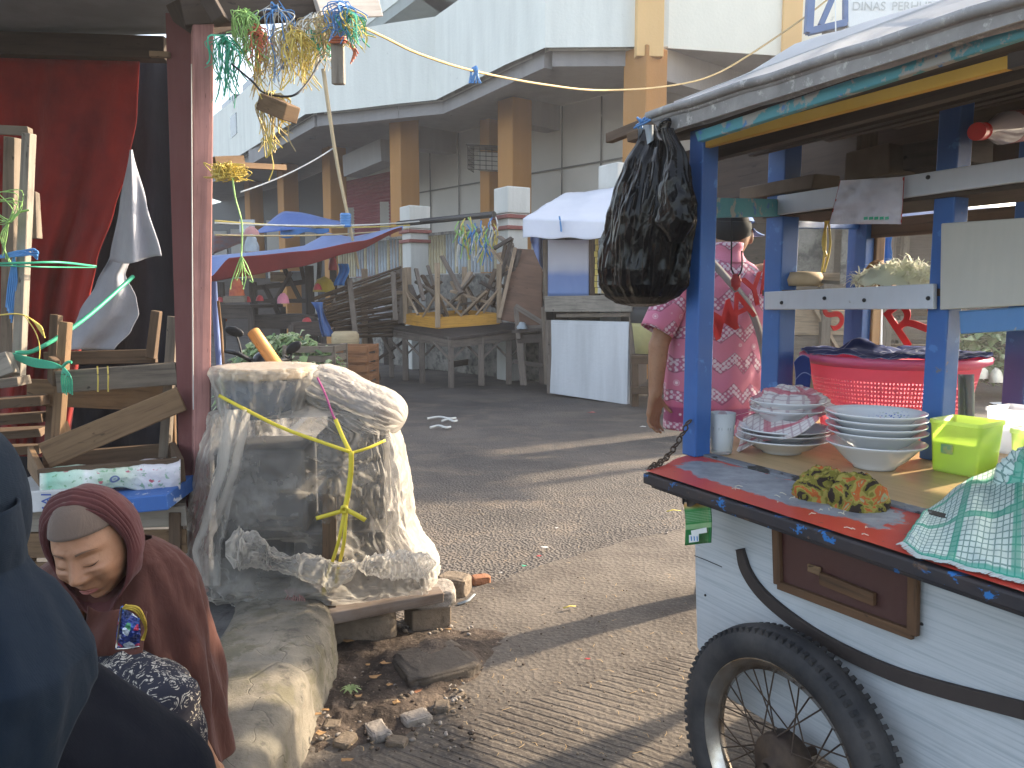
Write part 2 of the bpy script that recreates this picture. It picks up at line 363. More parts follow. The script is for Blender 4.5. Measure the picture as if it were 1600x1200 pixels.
# dark dirt in the gutter beside the kerb, and its mound
def dirtm():
    t = T('gutter_dirt', .95, .15); o = t.co(); k = t.rp(t.no(o, 5, 8, .7), [(.3, (.03, .025, .022)), (.5, (.075, .058, .047)), (.68, (.16, .125, .098))])
    k = t.mx(t.rp(t.vo(o, 55), [(.04, .8), (.22, 0)]), k, (.26, .2, .15)); t.col(k); t.nrm(t.bp(t.no(o, 30, 6, .7), .9, .02, t.bp(t.vo(o, 40), .5, .01))); return t.m
M['dirt'] = dirtm()
def df(u, v):
    a = g(440, 1200).lerp(g(485, 975), v); b = g(600, 1200).lerp(g(850, 975), v); p = a.lerp(b, u)
    c = g(680, 1035); d = (p.xy - c.xy).length; e = min(u, 1 - u, v, 1 - v)
    zz = .018 * min(1, e * 6) - .016 * max(0, .5 + fn3((p.x, p.y, 7), 8, .8, 4)) * max(0, 1 - e * 4.5) + .045 * math.exp(-(d / .13) ** 2) + max(0, fn3((p.x, p.y, 0), 9, .022, 3)) * min(1, e * 5) + fn3((p.x, p.y, 0), 26, .006, 4) * min(1, e * 9)
    return V((p.x, p.y, zz + gz(p.x, p.y)))
tag(MB().grid(df, 70, 70).build('gutter_dirt', M['dirt'], origin=V((0, 0, 0))), kind='structure')
# sidewalk and its kerb
def conc(name, c, c2, crack=True, moss=None, bumpd=.006):
    t = T(name, .9, .2); o = t.co(); k = t.rp(t.no(o, 4, 8, .68), [(.3, c2), (.55, c), (.75, sc3(c, 1.3))])
    k = t.mx(t.rp(t.no(o, 13, 6, .7), [(.55, 0), (.68, .8)]), k, sc3(c2, .7))
    if moss: k = t.mx(t.rp(t.no(t.mp(o, (1, 1, 1), loc=(4, 2, 1)), 6, 6, .7), [(.5, 0), (.6, .8)]), k, moss)
    t.col(k); h = t.bp(t.no(o, 45, 7, .7), .6, bumpd)
    if crack: h = t.bp(t.rp(t.vo(t.mp(o, (1, 1, 1), loc=t.no(o, 3, 3)), 2.6, 'DISTANCE_TO_EDGE'), [(0, 0), (.02, 1)]), .5, .008, h)
    t.nrm(t.bp(t.no(o, 130, 4, .7), .5, .004, h)); return t.m
M['kerb'] = conc('kerb_concrete', (.20, .18, .145), (.085, .08, .07), moss=(.12, .11, .075)); M['walk'] = conc('sidewalk_concrete', (.13, .125, .12), (.07, .067, .065))
SZ = .2
def sw(u, v):
    y = .3 + v * 4.4; xr = -.93 if y > 1.2 else -.8; x = -4.5 + (4.5 + xr) * u; return V((x, y, SZ - .02 + fn3((x, y, 0), 4, .006, 8)))
tag(MB().grid(sw, 60, 60).build('sidewalk', M['walk'], origin=V((0, 0, 0))), kind='structure')
def kf(u, v):
    # rounded section swept along the edge of the sidewalk, curving away at the far end
    y = .55 + 2.55 * v; xr = -.60 - .03 * max(0, y - 2) - .16 * max(0, (y - 2.55) / .5) ** 2
    prof = [(-.36, -.05), (-.355, .0), (-.33, .012), (-.2, .022), (-.10, .02), (-.06, .012), (-.03, -.004), (-.012, -.03), (-.004, -.07), (.004, -.13), (.012, -.2), (.02, -.26)]
    k = u * (len(prof) - 1); i = min(int(k), len(prof) - 2); a = V((*prof[i], 0)).lerp(V((*prof[i + 1], 0)), k - i)
    p = V((xr + a.x, y, SZ + a.y)); j = min(1, u * 8) * 1.0
    p += V((fn3(p, 3, .006, 5), 0, fn3(p, 4, .004, 6) * j)) + V((1, 0, 1)) * (fn3(p, 22, .005, 2) + fn3(p, 60, .0018, 3))
    jn = abs((v * 2.55 + .1) % .62 - .31) ; 
    if jn > .3: p += V((-.008, 0, -.01))
    return p
tag(MB().grid(kf, 36, 150).build('kerb', M['kerb'], origin=V((0, 0, 0))), kind='structure')
# ================================================================ MARKET BUILDING
def facade(name, c, streak=.25):
    t = T(name, .75, .25); o = t.co(); k = t.mx(t.rp(t.no(t.mp(o, (3.2, 3.2, .35)), 1, 6, .65), [(.35, streak), (.66, 0)]), c, sc3(c, .62))
    k = t.mx(t.rp(t.no(o, .6, 5, .6), [(.4, .35), (.7, 0)]), k, sc3(c, .8)); k = t.mx(t.rp(t.no(o, 5, 7, .7), [(.66, 0), (.72, .5)]), k, (.3, .3, .27))
    t.col(k).nrm(t.bp(t.no(o, 22, 5), .2, .02)); return t.m
M['fac'] = facade('white_render', (.82, .84, .77), .45); M['fac2'] = facade('glare_cream_render', (.86, .83, .70), .10); M['soff'] = facade('grey_soffit', (.30, .29, .29), .5); M['soff2'] = facade('upper_soffit', (.36, .40, .38), .4)
M['ycol'] = facade('ochre_paint', (.42, .205, .062), .4); M['ypil'] = facade('pale_ochre_paint', (.80, .52, .23), .15)
def panels():
    t = T('grey_wall_panels', .7, .3); o = t.co(); k = t.mx(t.rp(t.no(o, .8, 6, .6), [(.35, .5), (.65, 0)]), (.47, .45, .41), (.34, .33, .31)); t.col(k); return t.m
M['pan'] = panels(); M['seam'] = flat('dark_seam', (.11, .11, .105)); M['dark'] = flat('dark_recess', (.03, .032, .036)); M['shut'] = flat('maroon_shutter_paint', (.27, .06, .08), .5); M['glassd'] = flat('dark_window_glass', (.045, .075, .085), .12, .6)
plan = [(6.8 + 4.6, 13.35), (4.48, 13.0), (2.39, 12.55), (.51, 12.6), (-.11, 13.5), (-.98, 15.0), (-1.48, 15.85), (-2.37, 16.2), (-3.22, 16.6), (-4.34, 17.07), (-7.74, 22.5), (-9.3, 24.8), (-12, 29)]
SF = 5.12
bld = thing('market_building', 'large pale concrete market hall with curved white balcony over ochre columns', 'building', (0, 15, 0))
def inset(pl, d):
    out = []
    for i, (x, y) in enumerate(pl):
        a = V(pl[max(i - 1, 0)]); b = V(pl[min(i + 1, len(pl) - 1)]); t = (b - a).normalized(); n = V((t.y, -t.x)); n = n if n.y > 0 or n.x < -.3 else -n
        n = V((-abs(t.y) * 0 + (t.y), -t.x)); 
        if n.y < 0: n = -n
        out.append((x + n.x * d, y + n.y * d))
    return out
def strip(mb, pl, z0, z1, mi=0, smooth=False, nz=6):
    for (a, b) in zip(pl, pl[1:]):
        A, B = V((*a, 0)), V((*b, 0)); n = max(1, int((B - A).length / .5))
        mb.grid(lambda u, v: A.lerp(B, u) + V((0, 0, z0 + (z1 - z0) * v)), n, nz, mi=mi, sm=False, flip=False)
plan_in = inset(plan, .18)
mb = MB(); strip(mb, plan[2:], SF, 6.62)
for (a, b, c, d) in zip(plan[2:], plan[3:], plan_in[2:], plan_in[3:]): mb.prism([(a[0], a[1], 6.62), (b[0], b[1], 6.62), (d[0], d[1], 6.62), (c[0], c[1], 6.62)], (0, 0, .05))
strip(mb, plan_in[2:], SF, 6.62); mb.build('balcony_parapet', M['fac'], bld)
mb = MB(); strip(mb, plan[:3], SF - .02, 9.6); mb.build('corner_facade', M['fac2'], bld)  # glare on this facade is put into its warmer, brighter colour
# soffit slab
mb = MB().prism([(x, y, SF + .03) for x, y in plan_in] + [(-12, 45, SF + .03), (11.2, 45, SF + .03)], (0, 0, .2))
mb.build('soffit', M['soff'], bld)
mb = MB(); o_ = inset(plan, .35)
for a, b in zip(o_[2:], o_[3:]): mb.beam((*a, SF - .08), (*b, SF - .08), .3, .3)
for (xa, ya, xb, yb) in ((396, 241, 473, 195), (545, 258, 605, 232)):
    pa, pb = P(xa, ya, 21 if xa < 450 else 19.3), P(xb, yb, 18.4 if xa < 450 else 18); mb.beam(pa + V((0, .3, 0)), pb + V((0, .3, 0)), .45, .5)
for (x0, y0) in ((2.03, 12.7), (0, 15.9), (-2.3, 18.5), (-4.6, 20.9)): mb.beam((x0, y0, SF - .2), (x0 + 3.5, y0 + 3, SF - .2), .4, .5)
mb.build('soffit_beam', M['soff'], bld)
for px, Y, wd in ((1002, 12.75, .62), (804, 15.9, .62), (635, 17.4, .6), (527, 20.9, .6), (455, 23.5, .6), (402, 27, .6)):
    c = P(px, 462, Y); mb = MB(); mb.box((c.x, c.y, SF / 2), (wd * .78, wd * .78, SF), Matrix.Rotation(R_(38), 3, 'Z')); mb.build('column', M['ycol'], bld, bevel=.02)
c = P(1016, 30, 12.45); mb = MB(); mb.box((c.x, 12.53, 7.1), (.42, .16, 4.3), Matrix.Rotation(R_(6), 3, 'Z')); mb.build('pilaster', M['ypil'], bld, bevel=.01)
c = P(1239, 30, 12.9); mb = MB(); mb.box((c.x, 13.0, 7.1), (.32, .16, 4.3), Matrix.Rotation(R_(6), 3, 'Z')); mb.build('pilaster', M['ypil'], bld, bevel=.01)
# corner column front face running up into the pilaster
# panelled back wall
wall = [P(1500, 462, 14.8), P(1130, 462, 14.9), P(970, 462, 15.2), P(850, 462, 16.8), P(655, 462, 20.3), P(622, 462, 21), P(545, 462, 23), P(470, 462, 27), P(330, 462, 34)]
mb = MB(); strip(mb, [(p.x, p.y) for p in wall[:6]], 0, SF + .02, nz=1); mb.build('panel_wall', M['pan'], bld)
mb = MB()
for i in range(5):
    a, b = wall[i].copy(), wall[i + 1].copy(); L = (b - a).length; n = max(1, round(L / 1.15)); off = V((-.02, -.03, 0))
    for z in (1.6, 3.9): a.z = b.z = z; mb.beam(a + off, b + off, .02, .03)
    for k in range(n): q = a.lerp(b, (k + .5) / n) + off; mb.beam((q.x, q.y, 0), (q.x, q.y, SF), .02, .028, up=(1, 0, 0))
mb.build('panel_seams', M['seam'], bld)
q = P(768, 250, 17.7); mb = MB(); mb.box((q.x, q.y, SF / 2), (.42, .3, SF), Matrix.Rotation(R_(45), 3, 'Z')); mb.build('wall_pier', M['ycol'], bld, bevel=.01)
a, b = wall[5], wall[6]; mb = MB(); n = 52
for k in range(n):
    z = .2 + k * .085; mb.tube([V((a.x, a.y, z)), V((b.x, b.y, z))], .047, 6, False, sm=False)
mb.build('roller_shutter', M['shut'], bld)
mb = MB(); mb.prism([V((a.x, a.y, 4.45)), V((b.x, b.y, 4.45)), V((b.x, b.y, SF)), V((a.x, a.y, SF))], (.2, .25, 0)); mb.build('shutter_housing', M['pan'], bld)
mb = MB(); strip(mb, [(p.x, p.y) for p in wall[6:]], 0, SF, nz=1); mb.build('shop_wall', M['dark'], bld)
for px, Y in ((575 - 20, 22.8), (610, 21.4), (430, 26.6), (490, 25.6), (372, 30), (345, 31)): q = P(px, 330, Y); MB().box((q.x, q.y - .12, 1.9), (.5, .12, 3.8)).build('shop_jamb', M['pan'], bld)
# upper storey, set back, with a window band
up = [(x - .0, y) for x, y in inset(plan[2:], 4.2)]
mb = MB(); strip(mb, up, SF, 10.4, nz=1); mb.build('upper_wall', M['fac'], bld)
ed = inset(plan[2:], 2.9); mb = MB(); inn2 = inset(plan[2:], 6)
for i in range(len(ed) - 1):
    a, b, c, d = ed[i], ed[i + 1], inn2[i + 1], inn2[i]; mb.prism([(*a, 8.15), (*b, 8.15), (*c, 8.15), (*d, 8.15)], (0, 0, .3))
mb.build('upper_canopy', M['soff2'], bld)
mb = MB(); strip(mb, inset(plan[2:], 2.88), 8.42, 10.2, nz=1); mb.build('upper_parapet', M['fac'], bld)
for (pa, pb, za, zb) in (((-6.6, 23.6), (-7.6, 25.2), 6.7, 7.8), ((-5.2, 21.4), (-6.2, 23), 6.7, 7.8), ((-8.2, 26.2), (-9.2, 27.8), 6.7, 7.8)):
    mb = MB(); dx = V((-.55, .2, 0)); 
    A, B = V((*pa, za)), V((*pb, za)); A2, B2 = V((*pa, zb)), V((*pb, zb)); mb.prism([A + dx, B + dx, B2 + dx, A2 + dx], (-.2, -.15, 0)); win = mb.build('window', M['glassd'], bld)
mb = MB(); A, B = P(340, 217, 24.2), P(369, 186, 22.4); A2, B2 = P(340, 232 - 60, 24.2), P(369, 170 + 0, 22.4)
# teal opening low in the parapet at far left
A, B = P(341, 205, 24.1), P(368, 182, 22.15); mb.prism([A + V((0, 0, -.55)), B + V((0, 0, -.45)), B + V((0, 0, .1)), A + V((0, 0, .1))], (.06, -.06, 0)); mb.build('window', M['glassd'], bld)
# condenser cage on the wall pier
cg = thing('wall_cage', 'black wire cage fixed high on the grey panelled wall between ochre columns', 'cage', P(755, 265, 16.9))
M['blk'] = flat('black_metal', (.02, .02, .022), .5); mb = MB(); fb = MB()
x0, x1 = P(731, 245, 16.9), P(778, 245, 17.1); zt, zb_ = P(731, 228, 16.9).z, P(731, 264, 16.9).z
def cp(i, j, k): q = x0.lerp(x1, i); return V((q.x + .1 * j, q.y + .45 * j, zb_ + (zt - zb_) * k))
for i in range(6):
    mb.tube([cp(i / 5, 0, 0), cp(i / 5, 0, 1)], .008, 5); mb.tube([cp(0, i / 5, 0), cp(0, i / 5, 1)], .008, 5); mb.tube([cp(0, 0, i / 5), cp(1, 0, i / 5)], .008, 5); mb.tube([cp(0, 0, i / 5), cp(0, 1, i / 5)], .008, 5)
mb.build('wire_grid', M['blk'], cg); fb.prism([cp(-.05, -.05, 1.02), cp(1.05, -.05, 1.02), cp(1.05, 1.05, 1.02), cp(-.05, 1.05, 1.02)], (0, 0, .03)); fb.build('lid', M['blk'], cg)
fb = MB().prism([cp(.25, .5, 0.05), cp(.95, .5, 0.05), cp(.95, .5, .85), cp(.25, .5, .85)], (.02, .15, 0)); fb.build('panel', M['pan'], cg)
# ================================================================ SIGN ON A BLUE FRAME
M['bluesteel'] = paint('blue_steel_paint', (.10, .20, .42), amt=.7); M['board'] = facade('white_sign_board', (.8, .84, .84), .05)
sg = thing('billboard', 'white agency billboard hung on a blue steel frame above the cart roof', 'sign', P(1330, 58, 11))
def sp(px, py, d=0): return P(px, py, 11 + d)
mb = MB()
mb.beam(sp(1268, -30), sp(1263, 52), .1, .1, up=(0, 1, 0)); mb.beam(sp(1263, 50), sp(1322, 36), .09, .09, up=(0, 1, 0)); mb.beam(sp(1282, 40), sp(1308, -20), .07, .07, up=(0, 1, 0)); mb.beam(sp(1322, 36), sp(1322, -30), .08, .08, up=(0, 1, 0))
mb.beam(sp(1268, -30, .8), sp(1265, 40, .8), .08, .08, up=(0, 1, 0)); mb.beam(sp(1263, 50), sp(1265, 46, .8), .08, .08); mb.beam(sp(1322, 36), sp(1325, 34, .8), .08, .08)
mb.build('frame', M['bluesteel'], sg, bevel=.006)
mb = MB().prism([sp(1284, 55, .0), sp(1356, 62, 0), sp(1346, 44, .75), sp(1318, 40, .75)], (0, 0, .05)); mb.build('walkway', M['seam'], sg)
mb = MB().prism([sp(1326, 42, -.05), sp(1620, 42, -.05), sp(1620, -90, -.05), sp(1326, -90, -.05)], (0, .12, 0)); mb.build('board', M['board'], sg, bevel=.01)
M['greyink'] = flat('faded_grey_ink', (.58, .62, .62)); c = sp(1386, 10, -.056)
for wd, dx in (('DINAS', -.24), ('PERHUB', .34)): text(wd, .155, M['greyink'], Matrix.Translation(c + V((dx, 0, 0))) @ Matrix.Rotation(math.pi / 2, 4, 'X'), sg, .002, 'lettering')
mb = MB(); mb.tube(sag(sp(1304, -60, -.2), P(1306, 60, 10.8), 0), .008, 5); mb.build('cable', M['board'], sg)
# ================================================================ LEFT STALL
M['pink'] = wood('weathered_pink_timber', (.36, .185, .165), (.22, .105, .095), .8, .8, (.17, .085, .075), .1, .4, .5)
M['pinkd'] = paint('shaded_pink_paint', (.14, .052, .05), (.10, .055, .045), 9, .6, .8, (.16, .07, .065), .2, width=.12)  # post's shaded left face, its shade put into a darker pink
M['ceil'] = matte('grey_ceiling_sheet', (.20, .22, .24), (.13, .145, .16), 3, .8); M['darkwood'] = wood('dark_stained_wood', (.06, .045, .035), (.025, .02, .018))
M['w_old'] = wood('weathered_grey_wood', (.16, .13, .10), (.07, .056, .045)); M['w_tan'] = wood('tan_board_wood', (.17, .108, .060), (.08, .048, .027)); M['w_pale'] = wood('pale_dry_wood', (.235, .21, .175), (.11, .095, .078)); M['w_brown'] = wood('brown_plank_wood', (.10, .066, .042), (.045, .03, .02))
M['red'] = cloth('red_curtain_cloth', (.33, .028, .020), (.15, .014, .018), 3, trans=.25); M['navyd'] = cloth('dark_void_navy', (.018, .02, .03)); M['greyw'] = cloth('grey_white_cloth', (.34, .35, .39), (.27, .28, .32), 6, bump=.1)
st = thing('market_stall', 'shaded left market stall with grey ceiling sheet and weathered pink corner post', 'stall', P(320, 925, 2.96))
mb = MB()
def vpost(mb, bot, top, z0y, z1y):
    q = [P(x, z0y, Y) for x, Y in bot]; r = [P(x, z1y, Y) for x, Y in top]; b = len(mb.v); mb.v += q + r; n = len(q)
    for i in range(n):
        j = (i + 1) % n; L = (r[i] - q[i]).length; mb.face([b + i, b + j, b + n + j, b + n + i], [(0, i * .1), (0, i * .1 + .1), (L, i * .1 + .1), (L, i * .1)])
    mb.face([b + i for i in range(n)][::-1], [(0, 0)] * n); mb.face([b + n + i for i in range(n)], [(0, 0)] * n)
vpost(mb, [(303, 2.94), (326, 2.97), (322, 3.06), (297, 3.03)], [(301, 2.94), (335, 2.97), (330, 3.06), (294, 3.03)], 935, -30); mb.build('post', M['pink'], st, bevel=.004)
mb = MB(); vpost(mb, [(286, 3.0), (303, 2.975), (303, 3.0), (287, 3.03)], [(258, 3.02), (300, 2.975), (300, 3.0), (262, 3.05)], 930, 20); mb.build('side_board', M['pinkd'], st, bevel=.003)
zc = P(100, 55, 3.72).z
def cf(u, v):
    x = -4.3 + u * 3.16; y = 1.7 + v * 2.1; return V((x, y, zc + .03 + fn3((x, y, 0), 1.2, .02) - .06 * (1 - v) * 0))
MB().grid(cf, 20, 14).build('ceiling_sheet', M['ceil'], st, solid=.012)
mb = MB(); mb.beam(P(-60, 68, 3.74), P(262, 78, 3.74), .08, .1); mb.build('cross_beam', M['darkwood'], st, bevel=.004)
mb = MB(); mb.beam(P(285, 22, 2.95), P(540, 8, 3.15), .05, .09); mb.build('front_beam', M['darkwood'], st, bevel=.004)
mb = MB(); mb.beam(P(318, -14, 2.9), P(345, 34, 2.9), .06, .05); mb.build('bracket', M['darkwood'], st, bevel=.004)
mb = MB(); mb.beam(P(283, 35, 2.98), P(345, 18, 3.1), .1, .14); mb.build('beam_end', M['darkwood'], st, bevel=.004)
mb = MB(); mb.beam(P(235, 85, 3.0), P(265, 86, 3.0), .02, .02); mb.build('batten', M['w_tan'], st)
mb = MB(); mb.beam(P(495, 12, 3.05), P(592, 8, 3.2), .03, .085, jit=.004); tag(mb.build('plank', wood('whitewashed_wood', (.52, .48, .44), (.3, .26, .22)), bevel=.003), 'short whitewashed plank end jutting out under the roof above hanging raffia', 'plank')
def quadsheet(tl, tr, br, bl, Y, fold, nu=50, nv=50, us=1, vs=1):
    a, b, c, d = [V((*q, 0)) for q in (tl, tr, br, bl)]
    def f(u, v):
        e = a.lerp(b, u).lerp(d.lerp(c, u), v); dx, dy, dY = fold(u, v); return P(e.x + dx, e.y + dy, Y + dY)
    return MB().grid(f, nu, nv, us, vs)
# red curtain: top edge straight, right edge swept to the left
def cr(u, v):
    # right edge profile in photo pixels
    xr = lerpl([(0, 218), (.14, 214), (.27, 199), (.38, 178), (.5, 152), (.62, 138), (.8, 120), (1, 106)], v); x = -90 + (xr + 90) * u; y = 88 + 8 * u + v * 620
    return P(x, y, 3.7 + .05 * math.sin(u * 17 + v * 2.2) * (.25 + v) + .04 * math.sin(u * 41 + 3 * v) * v + .02 * fn3((u * 5, v * 3, 0), 1))
tag(MB().grid(cr, 90, 60).build('curtain', M['red'], solid=.002), 'deep red cloth curtain hanging under the stall ceiling at left', 'curtain')
mb = quadsheet((-150, 80), (330, 80), (330, 760), (-150, 760), 4.05, lambda u, v: (0, 0, .06 * math.sin(u * 30) + .03 * fn3((u * 6, v * 4, 2), 1))); tag(mb.build('void_backdrop', M['navyd'], solid=.003), 'near-black sheet added for the dark void behind the red curtain and pink post', 'cloth')  # added sheet, its near-black colour gives the unlit depth of the stall
mb = quadsheet((-700, 60), (-140, 60), (-140, 800), (-700, 800), 3.9, lambda u, v: (0, 0, .04 * math.sin(u * 30))); 
# grey-white cloth hung by one point: an upper cone and a lower twisted fall
def wc(u, v):
    xl = lerpl([(0, 203), (.5, 187), (1, 171)], v); xr = lerpl([(0, 207), (.5, 229), (1, 253)], v)
    return P(xl + (xr - xl) * u, 234 + v * 172 + 6 * math.sin(u * 5) * v, 3.55 - .05 * math.sin(u * 3.1) + .03 * math.sin(u * 11) * v)
MB
c_ = thing('draped_cloth', 'grey-white cloth hung to a point beside the red curtain, twisted halfway', 'cloth', P(170, 545, 3.55))
MB().grid(wc, 30, 40).build('upper_fold', M['greyw'], c_, solid=.002)
def wc2(u, v):
    xl = lerpl([(0, 172), (.3, 150), (.6, 124), (1, 98)], v); xr = lerpl([(0, 205), (.2, 196), (.45, 213), (.62, 217), (.8, 205), (1, 178)], v)
    return P(xl + (xr - xl) * u, 400 + v * 146, 3.6 + .03 * math.sin(u * 7 + v * 3) - .05 * u * (1 - v))
MB().grid(wc2, 30, 40).build('lower_fold', M['greyw'], c_, solid=.002)
# pale timber frame at the left edge
fm = thing('timber_rack', 'narrow pale timber rack standing at the far left, tied with twine', 'frame', P(38, 600, 3.05))
for nm, a, b, Ya, w_, mm in (('upright', (45, 208), (29, 588), 3.05, .036, 'w_pale'), ('upright', (-30, 208), (-35, 588), 3.1, .036, 'w_pale'), ('upright', (20, 215), (15, 560), 3.25, .05, 'w_old'), ('top_rail', (-60, 200), (48, 206), 3.06, .03, 'w_old'), ('side_piece', (52, 300), (55, 372), 3.12, .035, 'w_old')):
    mb = MB(); mb.beam(P(*a, Ya), P(*b, Ya), w_, w_, up=(0, 1, 0), jit=.003); mb.build(nm, M[mm], fm, bevel=.003)
# rough work bench under it
sb = thing('plank_bench', 'rough plank bench corner with a pale broken edge under the timber frame', 'bench', P(20, 760, 3.1))
mb = MB(); mb.beam(P(-40, 588, 2.95), P(21, 566, 2.95), .05, .085, jit=.006); mb.build('edge_block', M['w_pale'], sb, bevel=.004)
mb = MB(); mb.beam(P(-40, 604, 2.9), P(38, 594, 2.9), .08, .03, jit=.004); mb.build('top_board', M['w_old'], sb, bevel=.003)
for k, (y0, y1) in enumerate(((632, 625), (656, 650), (680, 672), (705, 700))): mb = MB(); mb.beam(P(-40, y0, 3.1 + .1 * k), P(70, y1, 3.15 + .1 * k), .1, .035, jit=.006); mb.build('board', M['w_brown'], sb, bevel=.003)
# upturned table (legs in the air)
ut = thing('upturned_table', 'old wooden table lying with legs up between the curtain and the pink post', 'table', P(180, 705, 3.15))
for a, b, Ya, w_, m_ in (((88, 492), (78, 708), 3.25, .034, 'w_brown'), ((103, 503), (88, 715), 3.05, .036, 'w_tan'), ((245, 486), (236, 560), 3.3, .034, 'w_brown'), ((272, 495), (258, 715), 3.08, .036, 'w_old')):
    mb = MB(); mb.beam(P(*a, Ya), P(*b, Ya), w_, w_ * 1.1, up=(0, 1, 0), jit=.003); mb.build('leg', M[m_], ut, bevel=.003)
for nm, a, b, Ya, Yb, h_, m_ in (('front_rail', (90, 597), (277, 583), 3.0, 3.02, .085, 'w_old'), ('back_rail', (70, 560), (245, 556), 3.32, 3.34, .06, 'w_brown'), ('apron_board', (43, 612), (270, 622), 3.2, 3.22, .11, 'w_tan'), ('side_rail', (85, 560), (83, 600), 3.0, 3.02, .05, 'w_brown')):
    mb = MB(); mb.beam(P(*a, Ya), P(*b, Yb), .024, h_, jit=.003); mb.build(nm, M[m_], ut, bevel=.003)
mb = MB(); mb.beam(P(95, 660, 3.1), P(120, 735, 3.1), .03, .05, up=(0, 1, 0)); mb.build('stub', M['w_tan'], ut, bevel=.003)
mb = MB(); mb.beam(P(270, 640, 3.12), P(272, 715, 3.12), .02, .02, up=(0, 1, 0)); mb.build('stub', M['w_tan'], ut, bevel=.003)
mb = MB(); mb.beam(P(70, 712, 2.86), P(284, 622, 2.94), .024, .094, jit=.004); tag(mb.build('plank', M['w_tan'], bevel=.004), 'tan plank leaning diagonally across the upturned table', 'plank')
# low crate with packaging
cr_ = thing('wooden_crate', 'low open wooden crate under the diagonal plank, lined with printed sacks', 'crate', P(170, 770, 2.8))
def rail(root, nm, a, b, Ya, Yb, th, h_, m_, j=.003): mb = MB(); mb.beam(P(*a, Ya), P(*b, Yb), th, h_, jit=j); return mb.build(nm, M[m_], root, bevel=.003)
rail(cr_, 'front_board', (62, 752), (282, 735), 2.72, 2.78, .022, .09, 'w_brown'); rail(cr_, 'back_board', (70, 728), (275, 712), 3.05, 3.08, .022, .1, 'w_brown'); rail(cr_, 'side_board', (48, 715), (66, 752), 3.02, 2.74, .022, .09, 'w_tan'); rail(cr_, 'side_board', (272, 708), (284, 735), 3.02, 2.8, .022, .09, 'w_brown')
mb = MB().prism([P(60, 775, 2.74), P(282, 760, 2.8), P(272, 735, 3.04), P(60, 742, 3.04)], (0, 0, -.015)); mb.build('base', M['w_brown'], cr_)
# printed sack hung over the crate's front edge
def sackm():
    t = T('printed_sack', .55, .4); u = t.sep(t.co('UV')); o = t.co()
    k = t.rp(u[0], [(0, (.60, .64, .58)), (.06, (.25, .5, .38)), (.30, (.55, .68, .58)), (.33, (.72, .74, .72)), (.44, (.45, .56, .45)), (.62, (.55, .62, .5)), (.74, (.62, .60, .62)), (1, (.55, .53, .55))])
    ring = t.vo(t.mp(t.co('UV'), (9, 2.4, 1), loc=(-.1, .35, 0)), 1.0); k = t.mx(t.ma('MULTIPLY', t.rp(u[0], [(.46, 0), (.48, 1), (.60, 1), (.62, 0)]), t.rp(ring, [(.10, .9), (.2, .2), (.24, .9), (.34, .9), (.38, 0)])), k, (.08, .11, .27))
    k = t.mx(t.rp(t.no(t.mp(t.co('UV'), (14, 4, 1)), 1.4, 3), [(.6, 0), (.63, .7)]), k, (.12, .3, .14)); k = t.mx(t.rp(t.no(t.mp(t.co('UV'), (11, 5, 1), loc=(5, 2, 0)), 1.2, 2), [(.66, 0), (.69, .85)]), k, (.45, .05, .10))
    t.col(k).nrm(t.bp(t.no(o, 30, 5, .6), .5, .01)); return t.m
M['sack'] = sackm()
def sk(u, v):
    x = 62 + 220 * u; y = 742 - 18 * u + (v - .2) * (46 + 8 * math.sin(u * 9)); Y = 2.70 + .06 * u - .02 * math.sin(v * 3) + .006 * fn3((u * 14, v * 4, 0), 1) + (.08 * (.2 - v) / .2 if v < .2 else 0); return P(x, y + 3 * fn3((u * 6, v, 3), 1), Y)
tag(MB().grid(sk, 70, 16).build('printed_sack', M['sack'], solid=.002), 'green and white printed plastic sack draped over the crate front', 'sack')
mb = MB(); mb.beam(P(175, 778, 2.76), P(284, 768, 2.78), .3, .055); tag(mb.build('blue_carton', paint('blue_carton_print', (.04, .12, .36), (.5, .52, .56), 12, .6, .5), bevel=.004), 'flat blue printed carton under the sack behind the hijab', 'carton')
bx = thing('white_carton', 'flat white carton with blue lettering MAI at the left of the crate', 'carton', P(60, 790, 2.72))
wbm = matte('white_carton_board', (.52, .53, .53), (.36, .36, .35), 5, .7)
MB().beam(P(26, 770, 2.82), P(176, 760, 2.86), .34, .075).build('box_body', wbm, bx, bevel=.004)
Mt = Matrix.Translation(P(74, 789, 2.66)) @ Matrix.Rotation(math.pi / 2, 4, 'X') @ Matrix.Rotation(math.pi / 2, 4, 'Z'); text('MAI', .05, flat('blue_ink', (.05, .09, .3)), Mt, bx, .001)
sl_ = thing('slatted_box', 'pale slatted wooden box supporting the crate behind the woman', 'box', P(160, 900, 2.8))
for k, (a, b) in enumerate((((30, 815), (292, 806)), ((30, 852), (292, 845)), ((30, 898), (292, 890)))): rail(sl_, 'slat', a, b, 2.74, 2.8, .02, .075 if k == 0 else .09, 'w_tan' if k else 'w_pale')
for x in (45, 160, 275): mb = MB(); mb.beam(P(x, 800, 2.79), P(x, 930, 2.79), .04, .03, up=(0, 1, 0)); mb.build('upright', M['w_brown'], sl_)
mb = MB().prism([P(25, 795, 2.75), P(290, 786, 2.8), P(290, 760, 3.2), P(25, 765, 3.2)], (0, 0, -.02)); mb.build('top_board', M['w_old'], sl_)
